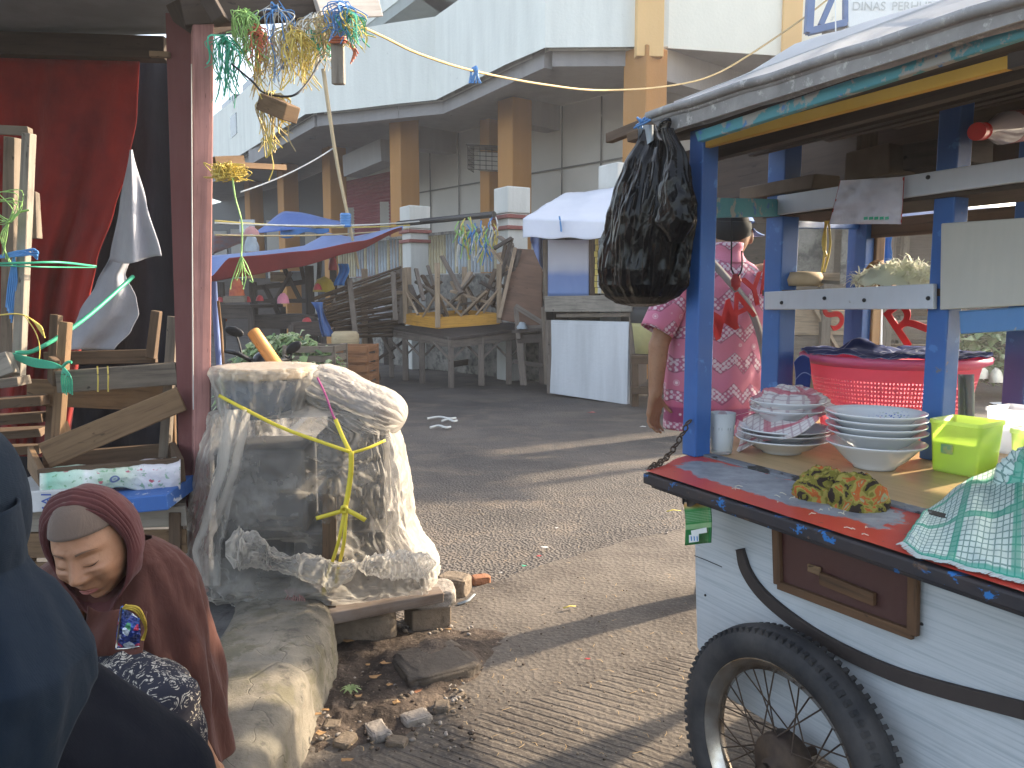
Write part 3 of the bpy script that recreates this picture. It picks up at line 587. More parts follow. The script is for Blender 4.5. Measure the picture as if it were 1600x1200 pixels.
# twine
M['grn'] = flat('green_raffia', (.05, .36, .22), .4); M['ylw'] = flat('yellow_raffia', (.62, .48, .11), .45); M['blu'] = flat('blue_raffia', (.08, .25, .55), .4); M['wht'] = flat('white_raffia', (.62, .62, .58), .45); M['tan'] = flat('tan_raffia', (.45, .36, .2), .6); M['ltg'] = flat('light_green_raffia', (.30, .52, .16), .45); M['orr'] = flat('orange_raffia', (.55, .16, .08), .5)
def strand(mb, pts, r=.003, n=5): return mb.tube(spline(pts, 6), r, n)
mb = MB(); strand(mb, [P(-20, 412, 3.0), P(40, 411, 3.0), P(95, 410, 3.1), P(150, 416, 3.4)], .005); strand(mb, [P(-20, 414, 3.0), P(60, 417, 3.0), P(150, 418, 3.4)], .003)
tag(mb.build('twine', M['grn']), 'taut green twine stretched level across the red curtain', 'twine')
mb = MB(); strand(mb, [P(25, 552, 3.0), P(60, 545, 3.02), P(130, 500, 3.2), P(208, 432, 3.5)], .009); tag(mb.build('twine', M['grn']), 'broad green raffia strap rising diagonally over the grey cloth', 'twine')
tw = thing('knotted_twine', 'bunched green raffia tying the timber frame to the table rail', 'twine', P(100, 610, 2.95)); mb = MB()
for k in range(7): strand(mb, [P(18, 552 + k, 2.99), P(50, 560 + 2 * k, 2.95), P(80, 566 + 1.5 * k, 2.94), P(99, 574, 2.94)], .003)
mb.build('strap', M['grn'], tw); mb = MB()
for k in range(6): strand(mb, [P(99, 573, 2.94), P(96 + 3 * k, 590, 2.93), P(98 + 3 * k, 613 + 2 * (k % 3), 2.94)], .003)
strand(mb, [P(97, 574, 2.94), P(105, 566, 2.93), P(112, 566, 2.93)], .006); mb.build('knot', M['grn'], tw)
mb = MB()
for k in range(9): a = k * .7; strand(mb, [P(0 - 5, 402 + 2 * math.sin(a), 3.02), P(30, 396 + 4 * math.sin(a * 2), 2.99), P(52 + 6 * math.sin(a), 394 + 5 * math.cos(a), 2.99), P(58, 402 + 4 * math.sin(a * 3), 3.0)], .003)
for k in range(5): strand(mb, [P(22, 400, 3.02), P(14 + 3 * k, 440, 3.03), P(10 + 2 * k, 480 + 6 * k, 3.05)], .004)
tag(mb.build('twine_knot', M['blu']), 'tangled blue raffia knot around the pale timber upright', 'twine')
mb = MB()
for k in range(5): strand(mb, [P(-10, 493, 3.0), P(30, 491, 3.0), P(50 + 3 * k, 500 + k * 2, 2.98), P(62 + 2 * k, 516 + 3 * k, 2.98)], .0025)
strand(mb, [P(38, 492, 2.98), P(56, 520, 2.97), P(62, 545, 2.97), P(60, 572, 2.97)], .002); tag(mb.build('twine', M['ylw']), 'thin yellow twine with frayed end on the pale timber upright', 'twine')
mb = MB()
for k in range(6): strand(mb, [P(-12, 350 - 11 * (k % 3), 3.0 + .01 * k), P(12 + 3 * (k % 3), 344 + 3 * (k % 2), 2.98), P(20 + 7 * (k % 3), 328 - 6 * k, 2.98), P(-4 - 6 * k, 300 + 8 * (k % 4), 3.0)], .002)
for k in range(4): strand(mb, [P(14, 345, 2.99), P(10 - 3 * k, 372, 2.99), P(4 + 5 * k, 400 + 5 * k, 3.0)], .002)
strand(mb, [P(14, 345, 2.99), P(30, 332, 2.99), P(46, 328, 2.99)], .004)
tag(mb.build('twine', M['ltg']), 'loose pale green twine loops at the left photo edge', 'twine')
mb = MB()
for dx in (152, 168): strand(mb, [P(dx, 572, 2.97), P(dx + 1, 590, 2.96), P(dx + 1, 612, 2.97)], .003)
tag(mb.build('twine', M['ylw']), 'two yellow raffia loops round the front rail of the upturned table', 'twine')
mb = MB(); strand(mb, [P(299, 100, 2.93), P(300.5, 400, 2.93), P(302, 640, 2.93)], .0018); tag(mb.build('cord', M['wht']), 'thin white cord running down the corner of the pink post', 'cord')
# ---- raffia bundles tied to the roof edge
def bundle(px, py, Y, L, n, mats, label, spread=.05, r=.0022, dirx=0):
    t = thing('raffia_bundle', label, 'raffia', P(px, py, Y), 'raffia bundles hanging under the roof edge')
    c = P(px, py, Y)
    for mi, mt in enumerate(mats):
        mb = MB()
        for k in range(int(n * 1.7)):
            a = random.uniform(0, 6.28); s = random.uniform(.1, 1) ** .7 * spread * 1.25; l = L * random.uniform(.35, 1.1); e = c + V((s * math.cos(a) + dirx * l, s * math.sin(a) * .7, -l))
            b0 = c + V((random.uniform(-.02, .02), random.uniform(-.015, .015), random.uniform(-.012, .03))); m1 = c.lerp(e, .3) + V((math.cos(a) * s * .8, math.sin(a) * s * .6, random.uniform(0, .035))); m2 = c.lerp(e, .7) + V((random.uniform(-.018, .018), random.uniform(-.01, .01), 0))
            if random.random() < .45: mb.blade(spline([b0, m1, m2, e + V((random.uniform(-.025, .025), 0, 0))], 4), random.uniform(.003, .007), up=(random.uniform(-1, 1), -1, .2), wend=.7)
            else: strand(mb, [b0, m1, m2, e + V((random.uniform(-.03, .03), 0, 0))], r * random.uniform(.5, 1.1), 4)
        mb.build('strands', M[mt], t)
    mb = MB(); mb.tube(spline([c + V((random.uniform(-.02, .02), random.uniform(-.015, .015), random.uniform(-.012, .012))) for k in range(9)], 4), .004, 5); mb.build('knot', M[mats[-1]], t)
for a in ((350, 66, 2.9, .20, 14, ('grn', 'grn'), 'dark green raffia tuft nearest the top of the pink post', .05), (382, 25, 2.95, .17, 16, ('ltg', 'ltg'), 'pale green raffia tuft second from the pink post', .045), (408, 60, 3.0, .20, 14, ('ylw', 'tan'), 'yellow and straw raffia tuft below an orange strand', .05),
          (432, 15, 3.0, .24, 8, ('wht', 'blu'), 'long blue and white strips among the raffia tufts', .07), (455, 45, 3.02, .2, 16, ('tan', 'ylw'), 'bushy straw-coloured raffia tuft in the middle of the row', .06), (468, 60, 2.95, .17, 14, ('ylw', 'ylw'), 'bright yellow raffia tuft hanging low mid row', .05), (492, 32, 3.05, .17, 16, ('tan', 'wht'), 'grey-straw raffia tuft near the hanging wood piece', .06), (502, 52, 3.0, .1, 14, ('grn', 'tan'), 'short green raffia tuft beside the hanging wood piece', .05), (512, 30, 2.95, .09, 12, ('ylw', 'tan'), 'small yellow raffia tuft just left of hanging wood', .05),
          (538, 16, 2.9, .1, 14, ('blu', 'blu'), 'sky blue raffia tuft at the top of the hanging wood', .06), (545, 28, 2.88, .1, 12, ('ylw', 'grn'), 'yellow and green raffia tuft flaring right of the hanging wood', .05, .0025, .35), (400, 50, 2.95, .1, 8, ('orr', 'orr'), 'red-orange raffia tuft left of centre in the row', .04), (355, 268, 2.85, .03, 26, ('ylw', 'ylw'), 'yellow raffia pom-pom against the pink post below the row', .06), (425, 155, 2.8, .16, 10, ('ylw', 'tan'), 'long yellow raffia tail below the small hung wood block', .05)):
    bundle(*a)
mb = MB(); mb.beam(P(527, 20, 2.95), P(529, 132, 2.95), .042, .03, up=(0, 1, 0), jit=.004); hw = mb.build('hanging_wood', M['w_pale'], bevel=.004); tag(hw, 'weathered wood stick hanging upright from the roof edge, ringed with twine', 'wood')
mb = MB()
for z in (58, 62, 66): mb.tube([P(528 + 13 * math.cos(a), z, 2.95 - .03 * math.sin(a)) for a in [k * .524 for k in range(12)]], .004, 5, closed=True)
for k in range(5): strand(mb, [P(538, 62, 2.93), P(552, 72 + 2 * k, 2.92), P(560 - 3 * k, 84 + 4 * k, 2.92)], .003)
tag(mb.build('twine', M['orr']), 'red and blue twine wound round the hanging wood stick', 'twine')
mb = MB(); mb.beam(P(414, 160, 2.8), P(456, 178, 2.72), .06, .055, jit=.003); tag(mb.build('wood_block', M['w_tan'], bevel=.004), 'small sawn timber block hung on a dark cord below the raffia', 'wood')
mb = MB(); strand(mb, [P(362, 100, 2.9), P(395, 128, 2.85), P(413, 145, 2.8), P(455, 150, 2.75), P(480, 130, 2.8), P(500, 95, 2.9)], .004); tag(mb.build('cord', M['blk']), 'dark slack cord carrying the small hung timber block', 'cord')
mb = MB()
for k in range(5): strand(mb, [P(415 + 3 * k, 195, 2.78), P(418 + 2 * k, 215, 2.78), P(432 - 4 * k, 235 + 3 * k, 2.78), P(424 - 3 * k, 215, 2.78)], .002)
strand(mb, [P(424, 240, 2.78), P(427, 262, 2.78), P(420, 282, 2.78)], .002); tag(mb.build('twine', M['ylw']), 'yellow looped twine end dangling under the timber block', 'twine')
mb = MB(); strand(mb, [P(362, 270, 2.84), P(368, 310, 2.84), P(378, 350, 2.84), P(377, 400, 2.84)], .003)
for k in range(7): strand(mb, [P(377, 400, 2.84), P(371 + 2.5 * k, 415 + 3 * (k % 3), 2.84 + .01 * (k % 2)), P(362 + 5.5 * k, 440 - 5 * (k % 3), 2.84), P(360 + 5 * k + 4 * (k % 2), 452 - 7 * ((k * 3) % 4), 2.84)], .002)
tag(mb.build('twine', M['ltg']), 'long lime green twine dangling beside the pink post', 'twine')
mb = MB(); mb.beam(P(330, 256, 3.6), P(445, 262, 3.9), .03, .025); mb.beam(P(335, 254, 3.6), P(380, 252, 3.7), .03, .05); tag(mb.build('pole', M['w_tan']), 'thin horizontal stick poking out from behind the pink post', 'pole')
# ================================================================ LOW WALL WITH PILLARS AND RAILING
M['wallold'] = conc('stained_old_concrete', (.24, .225, .20), (.10, .095, .085), False, (.06, .06, .055), .012); M['pillar'] = facade('stained_white_pillar', (.62, .62, .58), .7); M['redtrim'] = flat('dull_red_trim', (.24, .07, .06))
def gpt(px, Y): q = P(px, 462, Y); return V((q.x, q.y, 0))
lw = thing('boundary_wall', 'low stained concrete wall behind the tables, running along the market hall', 'wall', gpt(690, 13.6))
W0, W1, W2, W3 = gpt(965, 11.2), gpt(800, 12.5), gpt(650, 14.4), gpt(520, 17)
for a, b in ((W0, W1), (W1, W2), (W2, W3)):
    mb = MB(); d = (b - a).normalized(); mb.beam(a + V((0, .25, .85)), b + V((0, .25, .85)), .2, 1.7); mb.build('wall_section', M['wallold'], lw, bevel=.015)
for (c, px, top, Y, lab) in ((W1, 799, 294, 12.5, 'tall white capped pillar with two red bands behind the tables, right of the railing'), (W2, 650, 323, 14.4, 'white capped pillar with a broken lower corner, left of the railing'), (W0, 968, 258, 11.2, 'white pillar top peeking out between the kiosk roof and black bag')):
    p_ = thing('wall_pillar', lab, 'pillar', c, 'white pillars of the boundary wall'); zt = P(px, top, Y).z; Rz = Matrix.Rotation(R_(32), 3, 'Z')
    MB().box((c.x, c.y, zt / 2 - .2), (.36, .36, zt - .4), Rz).build('shaft', M['pillar'], p_, bevel=.015); MB().box((c.x, c.y, zt - .2), (.42, .42, .4), Rz).build('cap', M['pillar'], p_, bevel=.02)
    for dz in (.45, .62): MB().box((c.x, c.y, zt - dz), (.45, .45, .06), Rz).build('red_band', M['redtrim'], p_, bevel=.01)
M['rb'] = matte('pale_blue_bars', (.36, .42, .46), (.24, .26, .27), 3); M['ry'] = matte('pale_yellow_bars', (.50, .44, .27), (.3, .27, .2), 3)
def railing(a, b, n, lab, z0=1.72, z1=2.42):
    r = thing('railing', lab, 'railing', (a + b) / 2); mb = MB(); my = MB(); off = V((0, .25, 0))
    for k in range(n):
        q = a.lerp(b, (k + .5) / n) + off; MB().tube([q + V((0, 0, z0)), q + V((0, 0, z1))], .026, 6).build('baluster', M['ry'] if (k % 4 == 1 or k > n * .7) else M['rb'], r)
    m2 = MB(); m2.beam(a + off + V((0, 0, z1)), b + off + V((0, 0, z1)), .06, .05); m2.build('top_rail', M['wallold'], r)
railing(W1.lerp(W2, .1), W1.lerp(W2, .9), 24, 'blue and yellow bar railing between the two white pillars, knotted with twine'); railing(W2.lerp(W3, .12), W2.lerp(W3, .95), 24, 'grey-blue bar railing left of the white pillars above the stick fence')
mb = MB(); mb.tube([P(772, 335, 12.2), P(700, 342, 13), P(622, 350, 13.8)], .05, 8); tag(mb.build('pipe', M['blk']), 'dark horizontal pipe laid across in front of the railing between pillars', 'pipe')
tu = thing('twine_tangle', 'tangle of green, yellow and blue twine knotted on the railing beside the right pillar', 'twine', P(745, 380, 12.3))
for mt in ('ltg', 'ylw', 'blu', 'wht'):
    mb = MB()
    for k in range(14):
        x = random.uniform(715, 775); y = random.uniform(338, 375); strand(mb, [P(x, y, 12.2), P(x + random.uniform(-8, 8), y + 14, 12.15), P(x + random.uniform(-10, 10), y + random.uniform(20, 45), 12.2)], .012, 4)
    mb.build('strands', M[mt], tu)
# ================================================================ TABLES
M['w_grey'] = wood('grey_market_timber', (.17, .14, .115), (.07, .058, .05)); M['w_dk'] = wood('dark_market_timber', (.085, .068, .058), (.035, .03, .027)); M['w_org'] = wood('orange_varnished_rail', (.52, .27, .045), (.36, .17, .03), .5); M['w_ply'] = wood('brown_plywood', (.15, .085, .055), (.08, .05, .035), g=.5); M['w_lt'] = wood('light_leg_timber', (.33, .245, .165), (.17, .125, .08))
def member(root, nm, a, b, w_, h_, m_, up=(0, 0, 1), j=.004): mb = MB(); mb.beam(a, b, w_, h_, up, jit=j); return mb.build(nm, M[m_], root, bevel=.004)
bt = thing('market_table', 'long dark brown market table with braced legs carrying the orange table', 'table', G(705, 607))
zt = .78; c0, c1, c2 = P(615, 511, 12.3), P(706, 527, 11.2), P(838, 510, 11.75); c3 = c0 + c2 - c1
mb = MB().prism([c0, c1, c2, c3], (0, 0, -.045)); mb.build('table_top', M['w_dk'], bt, bevel=.006)
for a, b in ((c0, c1), (c1, c2)): member(bt, 'apron', a + V((0, .04, -.1)), b + V((0, .04, -.1)), .03, .11, 'w_grey')
for (px, py) in ((634, 588), (660, 597), (705, 608), (795, 590), (752, 583)):
    f_ = P(px, py, lerpl([(615, 12.35), (706, 11.3), (838, 11.8)], px)); t_ = V((f_.x, f_.y, c1.z)); f_.z = min(f_.z, 0.04); zt = c1.z; member(bt, 'leg', f_ - V((0, 0, .02)), t_, .085, .085, 'w_grey', (0, 1, 0))
    for dx in (-.26, .26): member(bt, 'brace', V((f_.x, f_.y, zt - .34)), V((f_.x + dx, f_.y + abs(dx) * .3, zt - .08)), .03, .06, 'w_grey', (0, 1, 0))
member(bt, 'stretcher', G(705, 590) + V((0, .2, .2)), G(795, 575) + V((0, .2, .22)), .03, .1, 'w_grey'); member(bt, 'stretcher', G(634, 575) + V((0, .1, .15)), G(795, 575) + V((0, .6, .15)), .03, .08, 'w_dk')
ot = thing('orange_table', 'upside-down wooden table with orange rails and legs in the air on the brown table', 'table', P(700, 512, 11.4))
d0, d1, d2 = P(634, 507, 11.9), P(684, 514, 11.25), P(780, 507, 11.55); d3 = d0 + d2 - d1
for a, b in ((d0, d1), (d1, d2), (d2, d3), (d3, d0)): member(ot, 'rail', a + V((0, 0, .085)), b + V((0, 0, .085)), .035, .16, 'w_org')
for (q, ty) in ((d0, 419), (d1, 411), (d2, 413), (d3, 417)):
    top = P(800 + (q.x / q.y) * F, ty, q.y); member(ot, 'leg', q + V((0, 0, .02)), V((q.x, q.y, top.z)), .075, .075, 'w_lt', (0, 1, 0))
    cen = (d0 + d2) / 2; 
    for o2 in (d0, d1, d2, d3):
        if (o2 - q).length < 1e-6 or (o2 - q).length > (d0 - d2).length * .98: continue
        dd = (o2 - q).normalized() * .36; member(ot, 'brace', q + V((0, 0, .52)), q + dd + V((0, 0, .16)), .028, .07, 'w_lt', (0, 1, 0))
# plywood sheet leaning on the far side
mb = MB().prism([P(782, 500, 11.2), P(846, 512, 11.0), P(846, 392, 12.0), P(806, 389, 12.1)], (.02, .03, .01)); tag(mb.build('plywood_board', M['w_ply'], bevel=.004), 'brown plywood tabletop leaning beside the kiosk, pale edge to the left', 'board')
mb = MB(); mb.beam(P(780, 498, 11.15), P(805, 388, 12.0), .05, .05, (0, 1, 0)); tag(mb.build('batten', M['w_lt'], bevel=.004), 'pale batten along the edge of the leaning brown board', 'batten')
# heap of broken furniture behind the orange table
random.seed(21)
hp = [((690, 400), (722, 458)), ((768, 390), (792, 420)), ((645, 470), (690, 440)), ((740, 470), (780, 440)), ((700, 480), (740, 430)), ((780, 395), (800, 440)), ((660, 430), (700, 500)), ((752, 455), (790, 495)), ((640, 445), (662, 500)), ((720, 495), (760, 455)), ((792, 375), (770, 480)), ((800, 380), (786, 470)), ((660, 485), (760, 470)), ((705, 440), (735, 500)), ((775, 420), (745, 500)), ((650, 440), (700, 470)), ((668, 415), (690, 490)), ((705, 455), (770, 475)), ((725, 440), (760, 500)), ((640, 480), (700, 500)), ((650, 420), (662, 470)), ((735, 425), (712, 470)), ((760, 430), (790, 450)), ((795, 365), (805, 420)), ((780, 370), (800, 385))]
for k, (a, b) in enumerate(hp):
    Y0 = 12 + random.uniform(-.1, .35); o = MB(); o.beam(P(*a, Y0), P(*b, Y0 - .2), random.uniform(.05, .1), .035, jit=.006); tag(o.build('scrap_wood', M[('w_grey', 'w_lt', 'w_brown', 'w_old')[k % 4]], bevel=.004), 'broken furniture timber tossed in the heap behind the orange table', 'scrap wood', 'broken furniture timber in the heap')
mb = MB(); ell_ = lambda u, v: P(793 + 18 * math.sin(v * 3.1) * (1 - .2 * u) - 5 + 10 * u, 365 + 75 * v, 12.1 + .1 * u)
# chair back and lumps in the pile
ch = thing('broken_chair', 'broken dark wooden chair lying in the heap against the plywood board', 'chair', P(790, 470, 11.9))
for a, b in (((800, 372), (772, 470)), ((812, 390), (790, 470)), ((772, 388), (800, 372)), ((785, 430), (805, 420)), ((775, 455), (750, 440))): member(ch, 'slat', P(*a, 11.9), P(*b, 11.8), .06, .05, 'w_dk')
# left side bench with white cloth
lb = thing('frame_bench', 'grey timber bench with a tall back frame at the end of the stick fence', 'bench', G(600, 590))
Yb = 12.6
for a, b, w_, m_ in (((570, 420), (570, 590), .09, 'w_lt'), ((637, 418), (640, 505), .1, 'w_lt'), ((624, 420), (628, 505), .12, 'w_grey'), ((567, 459), (628, 457), .06, 'w_lt'), ((563, 500), (628, 498), .1, 'w_grey'), ((562, 515), (615, 515), .12, 'w_dk'), ((566, 475), (592, 600), .09, 'w_brown'), ((576, 478), (592, 500), .07, 'w_grey'), ((610, 528), (612, 590), .07, 'w_grey'), ((597, 525), (615, 560), .05, 'w_grey'), ((628, 466), (618, 500), .07, 'w_grey'), ((585, 565), (628, 535), .05, 'w_dk')):
    member(lb, 'timber', P(*a, Yb), P(*b, Yb - .1), w_, .05, m_, (0, 1, 0))
MB().prism([P(560, 508, Yb), P(632, 506, Yb), P(640, 496, Yb + .8), P(566, 498, Yb + .8)], (0, 0, -.04)).build('seat_board', M['w_dk'], lb)
def heapf(x0, x1, y0, y1, Y, dY, seed, jag=.0):
    def f(u, v):
        a = u * 2 * math.pi; r = math.sin(v * math.pi / 2); h = math.cos(v * math.pi / 2); x = (x0 + x1) / 2 + (x1 - x0) / 2 * r * math.cos(a); z = y1 - (y1 - y0) * h; p = P(x, z, Y + dY * r * math.sin(a))
        k = (x1 - x0) / F * Y; return p + V((fn3((math.cos(a) * r * 2, math.sin(a) * r * 2, v), 2.2, k * .09, seed), 0, max(-.4, fn3((math.cos(a) * r * 2, math.sin(a) * r * 2, v), 2.5, k * .10, seed + 3)) * (1 - r * .7)))
    return f
M['whitecl'] = cloth('white_plastic_cloth', (.72, .73, .76), sc=4); mb = MB().grid(heapf(572, 622, 480, 500, 12.7, .25, 4), 28, 12, closed=True); tag(mb.build('white_cloth', M['whitecl']), 'crumpled white plastic cloth on the grey timber bench', 'cloth')
# dark bench right of the tables, against the kiosk
rb = thing('work_bench', 'low dark timber bench with slanting brace squeezed between tables and kiosk', 'bench', G(830, 605))
for a, b, w_, m_ in (((805, 515), (850, 512), .09, 'w_grey'), ((808, 530), (852, 528), .12, 'w_dk'), ((805, 478), (848, 505), .07, 'w_grey'), ((812, 530), (818, 602), .1, 'w_grey'), ((802, 565), (850, 572), .06, 'w_dk'), ((846, 510), (846, 600), .08, 'w_dk'), ((806, 480), (810, 530), .06, 'w_grey')):
    member(rb, 'timber', P(*a, 11.0), P(*b, 10.9), w_, .05, m_, (0, 1, 0))
MB().prism([P(800, 516, 10.9), P(855, 512, 10.8), P(855, 506, 11.7), P(806, 508, 11.7)], (0, 0, -.04)).build('bench_top', M['w_dk'], rb)
mb = MB(); 
for k in range(4): mb.grid(lambda u, v: P(809 + 14 * u, 505 + 8 * v + 2 * math.sin(u * 9 + k), 10.85 + .03 * k), 6, 3)
mb = MB().grid(heapf(808, 824, 503, 514, 10.85, .06, 9), 16, 6, closed=True); tag(mb.build('plastic_wrap', M['rb']), 'small blue and white wrapper caught on the dark bench edge by the kiosk', 'wrapper')
# dark void under the tables: an added dark board stands in for the shade
mb = MB().prism([G(600, 570), G(860, 570), G(860, 570) + V((0, 0, .7)), G(600, 570) + V((0, 0, .7))], (0, .05, 0)); tag(mb.build('back_boarding', M['w_dk']), 'dark board added as the shaded void low behind the market tables', 'boarding')
# ================================================================ KIOSK
M['kpan'] = facade('white_painted_panel', (.60, .62, .64), .8); M['tarpw'] = cloth('white_tarp', (.78, .80, .86), (.70, .72, .80), 2, .6, bump=.05, trans=.3); M['bluev'] = cloth('blue_vinyl', (.13, .19, .38), (.10, .14, .3), 4, .5)
kk = thing('kiosk', 'small wooden street kiosk with white lower panel, blue window sheet and white tarp roof', 'kiosk', G(920, 625))
KY0, KY1 = 10.47, 9.6
def K(px, py, d=0): t = (px - 858) / (985 - 858); return P(px, py, KY0 + (KY1 - KY0) * t + d)
# hollow body: side walls, back, lower front
MB().prism([K(860, 500), K(985, 503), K(983, 632), K(858, 612)], (.05, .1, 0)).build('front_wall', M['kpan'], kk, bevel=.005)
mb = MB(); mb.prism([K(864, 505, -.02), K(982, 508, -.02), K(980, 632, -.02), K(859, 614, -.02)], (0, -.015, 0)); mb.build('white_panel', M['kpan'], kk, bevel=.003)
member(kk, 'ledge', K(853, 475, -.04), K(990, 474, -.04), .06, .2, 'w_pale'); member(kk, 'ledge_strip', K(870, 493, -.02), K(985, 492, -.02), .03, .05, 'w_old')
for x0, y0, y1, w_, m_ in ((851, 375, 475, .06, 'w_old'), (849, 480, 600, .07, 'w_old'), (857, 500, 615, .08, 'w_grey'), (924, 372, 465, .06, 'w_brown'), (988, 370, 636, .09, 'w_grey')): member(kk, 'post', K(x0, y0), K(x0 + (2 if x0 != 849 else 6), y1), w_, .05, m_, (0, 1, 0))
mb = MB().prism([K(850, 360, .05), K(990, 360, .05), K(990, 610, .05), K(856, 600, .05)], (.35, 1.1, 0)); mb.f = mb.f[1:]; mb.uv = mb.uv[1:]; mb.mi = mb.mi[1:]; mb.sm = mb.sm[1:]; mb.build('inner_walls', M['w_dk'], kk)
def bw(u, v): return K(856 + 64 * u, 375 + 88 * v, -.03 + .015 * math.sin(u * 8) + .01 * fn3((u * 4, v * 3, 0), 1))
def kwin():
    t = T('window_vinyl', .35, .4); uv = t.sep(t.co('UV')); k = t.rp(t.ma('ADD', uv[1], t.ma('MULTIPLY', t.no(t.co(), 4, 3), .12)), [(.45, (.36, .35, .40)), (.58, (.30, .31, .38)), (.70, (.11, .17, .36)), (1, (.12, .19, .38))]); t.col(k); return t.m
MB().grid(bw, 20, 14).build('window_sheet', kwin(), kk, solid=.003)
sa = thing('snack_strips', 'strips of small snack sachets hanging in the kiosk opening left of the black bag', 'snacks', K(935, 462)); random.seed(5)
for cx, mt in ((932, 'ylw'), (937, 'wht'), (943, 'tan')):
    mb = MB()
    for k in range(9): q = K(cx + random.uniform(-1, 1), 378 + k * 9.5, -.05); mb.box(q, (.04, .012, .068), Matrix.Rotation(random.uniform(-.3, .3), 3, 'Z'))
    mb.build('strip', M[mt], sa)
tr_ = thing('kiosk_tarp', 'white tarpaulin roof stretched over the kiosk with a short drooping front skirt', 'tarp', K(900, 372))
A_, B_ = (815, 340), (985, 352)
def tf(u, v):   # roof slope, then the skirt
    if v < .6:
        t = v / .6; a = P(822 + 40 * u + 130 * u, 336 - 18 * 0, 10.2 - .9 * u); r = P(880 + 110 * u, 303 - 14 * u, 11.6 - .9 * u); f_ = P(817 + 172 * u, 342 + 6 * u, 10.1 - .9 * u); p = r.lerp(f_, t); p.z += fn3((u * 3, t * 2, 0), 1.5, .02) - .03 * math.sin(t * 3.14) * math.sin(u * 6.3) ** 2; return p
    t = (v - .6) / .4; p = P(817 + 172 * u, 342 + 6 * u + (30 - 4 * u) * t, 10.1 - .9 * u); p.y -= .03 * t + .02 * math.sin(u * 14) * t; p.z += .012 * math.sin(u * 19) * t; return p
MB().grid(tf, 40, 30).build('sheet', M['tarpw'], tr_, solid=.003)
# left gable skirt
def tg(u, v): a = P(817, 342, 10.1).lerp(P(880, 303, 11.6), u); b = P(817, 371, 10.1).lerp(P(850, 365, 11.4), u); return a.lerp(b, v)
MB().grid(tg, 10, 8).build('side_skirt', M['tarpw'], tr_, solid=.003)
mb = MB(); strand(mb, [P(874, 338, 9.75), P(876, 350, 9.74), P(877, 362, 9.74)], .012); mb.build('tie', M['blu'], tr_)
mb = MB().grid(lambda u, v: P(829 + 24 * u, 370 + (56 * (1 - .9 * (1 - u) ** 1.5)) * v, 10.6 + .06 * math.sin(u * 9)), 14, 12); tag(mb.build('blue_drape', M['bluev'], solid=.003), 'small blue plastic drape hanging under the left end of the kiosk tarp', 'drape')
mb = MB().prism([G(823, 592), G(856, 602), G(850, 590), G(835, 588)], (0, 0, .02)); tag(mb.build('cardboard', M['w_pale']), 'flat piece of cardboard on the ground at the kiosk corner', 'cardboard')
# stand behind the man, yellow tub with black lid on a dark stool
sl2 = thing('side_stool', 'dark wooden stool beside the kiosk carrying a yellow tub', 'stool', G(1015, 640))
for x0 in (992, 1018, 1044): member(sl2, 'leg', P(x0, 560, 9.4), P(x0, 636, 9.4), .08, .06, 'w_brown', (0, 1, 0))
for y0 in (563, 610): member(sl2, 'rail', P(986, y0, 9.35), P(1050, y0, 9.35), .06, .09, 'w_brown')
MB().prism([P(986, 560, 9.3), P(1050, 560, 9.3), P(1048, 553, 9.9), P(990, 553, 9.9)], (0, 0, .03)).build('top', M['w_brown'], sl2)
tb = thing('yellow_tub', 'pale yellow tub with a black lid on the stool behind the man in pink', 'tub', P(1018, 555, 9.55)); ytm = matte('yellow_plastic', (.55, .50, .22), (.4, .36, .18), 3, .4)
mb = MB(); c = P(1016, 553, 9.6); mb.lathe([(.001, 0), (.20, .01), (.24, .33), (.25, .38), (.23, .40)], c, 20); mb.build('body', ytm, tb); mb = MB(); mb.lathe([(.26, .38), (.27, .46), (.25, .60), (.001, .61)], c, 20); mb.build('lid', M['blk'], tb)
# ================================================================ STALL ROW AT LEFT BACK, TARPS, FENCE
M['tarpb'] = cloth('blue_tarp', (.06, .15, .46), (.045, .11, .34), 2, .55, bump=.06, trans=.2); M['tarpl'] = cloth('bright_blue_tarp', (.06, .22, .55), (.05, .17, .42), 2, .5, bump=.06, trans=.25); M['tarpg'] = cloth('grey_blue_tarp', (.075, .14, .34), (.055, .10, .25), 2, .6, bump=.08); M['tarpr'] = cloth('maroon_tarp_underside', (.36, .05, .045), (.24, .035, .035), 2, .7, trans=.45)
aw = thing('awning', 'long sagging tarpaulin awning, grey-blue above and maroon beneath, over the left stalls', 'awning', P(480, 420, 11.5))
def at(u, v):
    xt = 320 + 310 * u; yt = 400 - 48 * u + 8 * math.sin(u * 3.1) - 14 * max(0, 1 - abs(u - .62) / .12); yb = 438 - 20 * u - 62 * max(0, u - .35) - 4 * math.sin(u * 3.1) - 2
    yb = lerpl([(0, 440), (.2, 404), (.5, 396), (.8, 380), (1, 358)], u); return P(xt, yt + (yb - yt) * v, 11.8 - .9 * v + .3 * u)
MB().grid(at, 50, 12).build('top_sheet', M['tarpg'], aw, solid=.004)
def am(u, v):
    xt = 328 + 300 * u; y0 = lerpl([(0, 436), (.1, 405), (.2, 402), (.5, 394), (.8, 378), (1, 357)], u) - 2; y1 = lerpl([(0, 440), (.15, 433), (.45, 418), (.75, 394), (1, 360)], u); return P(xt, y0 + (y1 - y0) * v, 10.86 + .3 * u + .06 * v)
MB().grid(am, 50, 10).build('under_sheet', M['tarpr'], aw, solid=.004)
def bt_(u, v): x = 398 + 132 * u; yt = lerpl([(0, 362), (.35, 330), (.5, 331), (1, 345)], u); yb = lerpl([(0, 364), (.5, 358), (1, 350)], u); return P(x + 5 * v, yt + (yb - yt) * v, 15 - .8 * v + .03 * math.sin(u * 14))
tag(MB().grid(bt_, 30, 8).build('blue_tarp', M['tarpb'], solid=.004), 'dark blue tarp peaked like a tent behind the long awning', 'tarp')
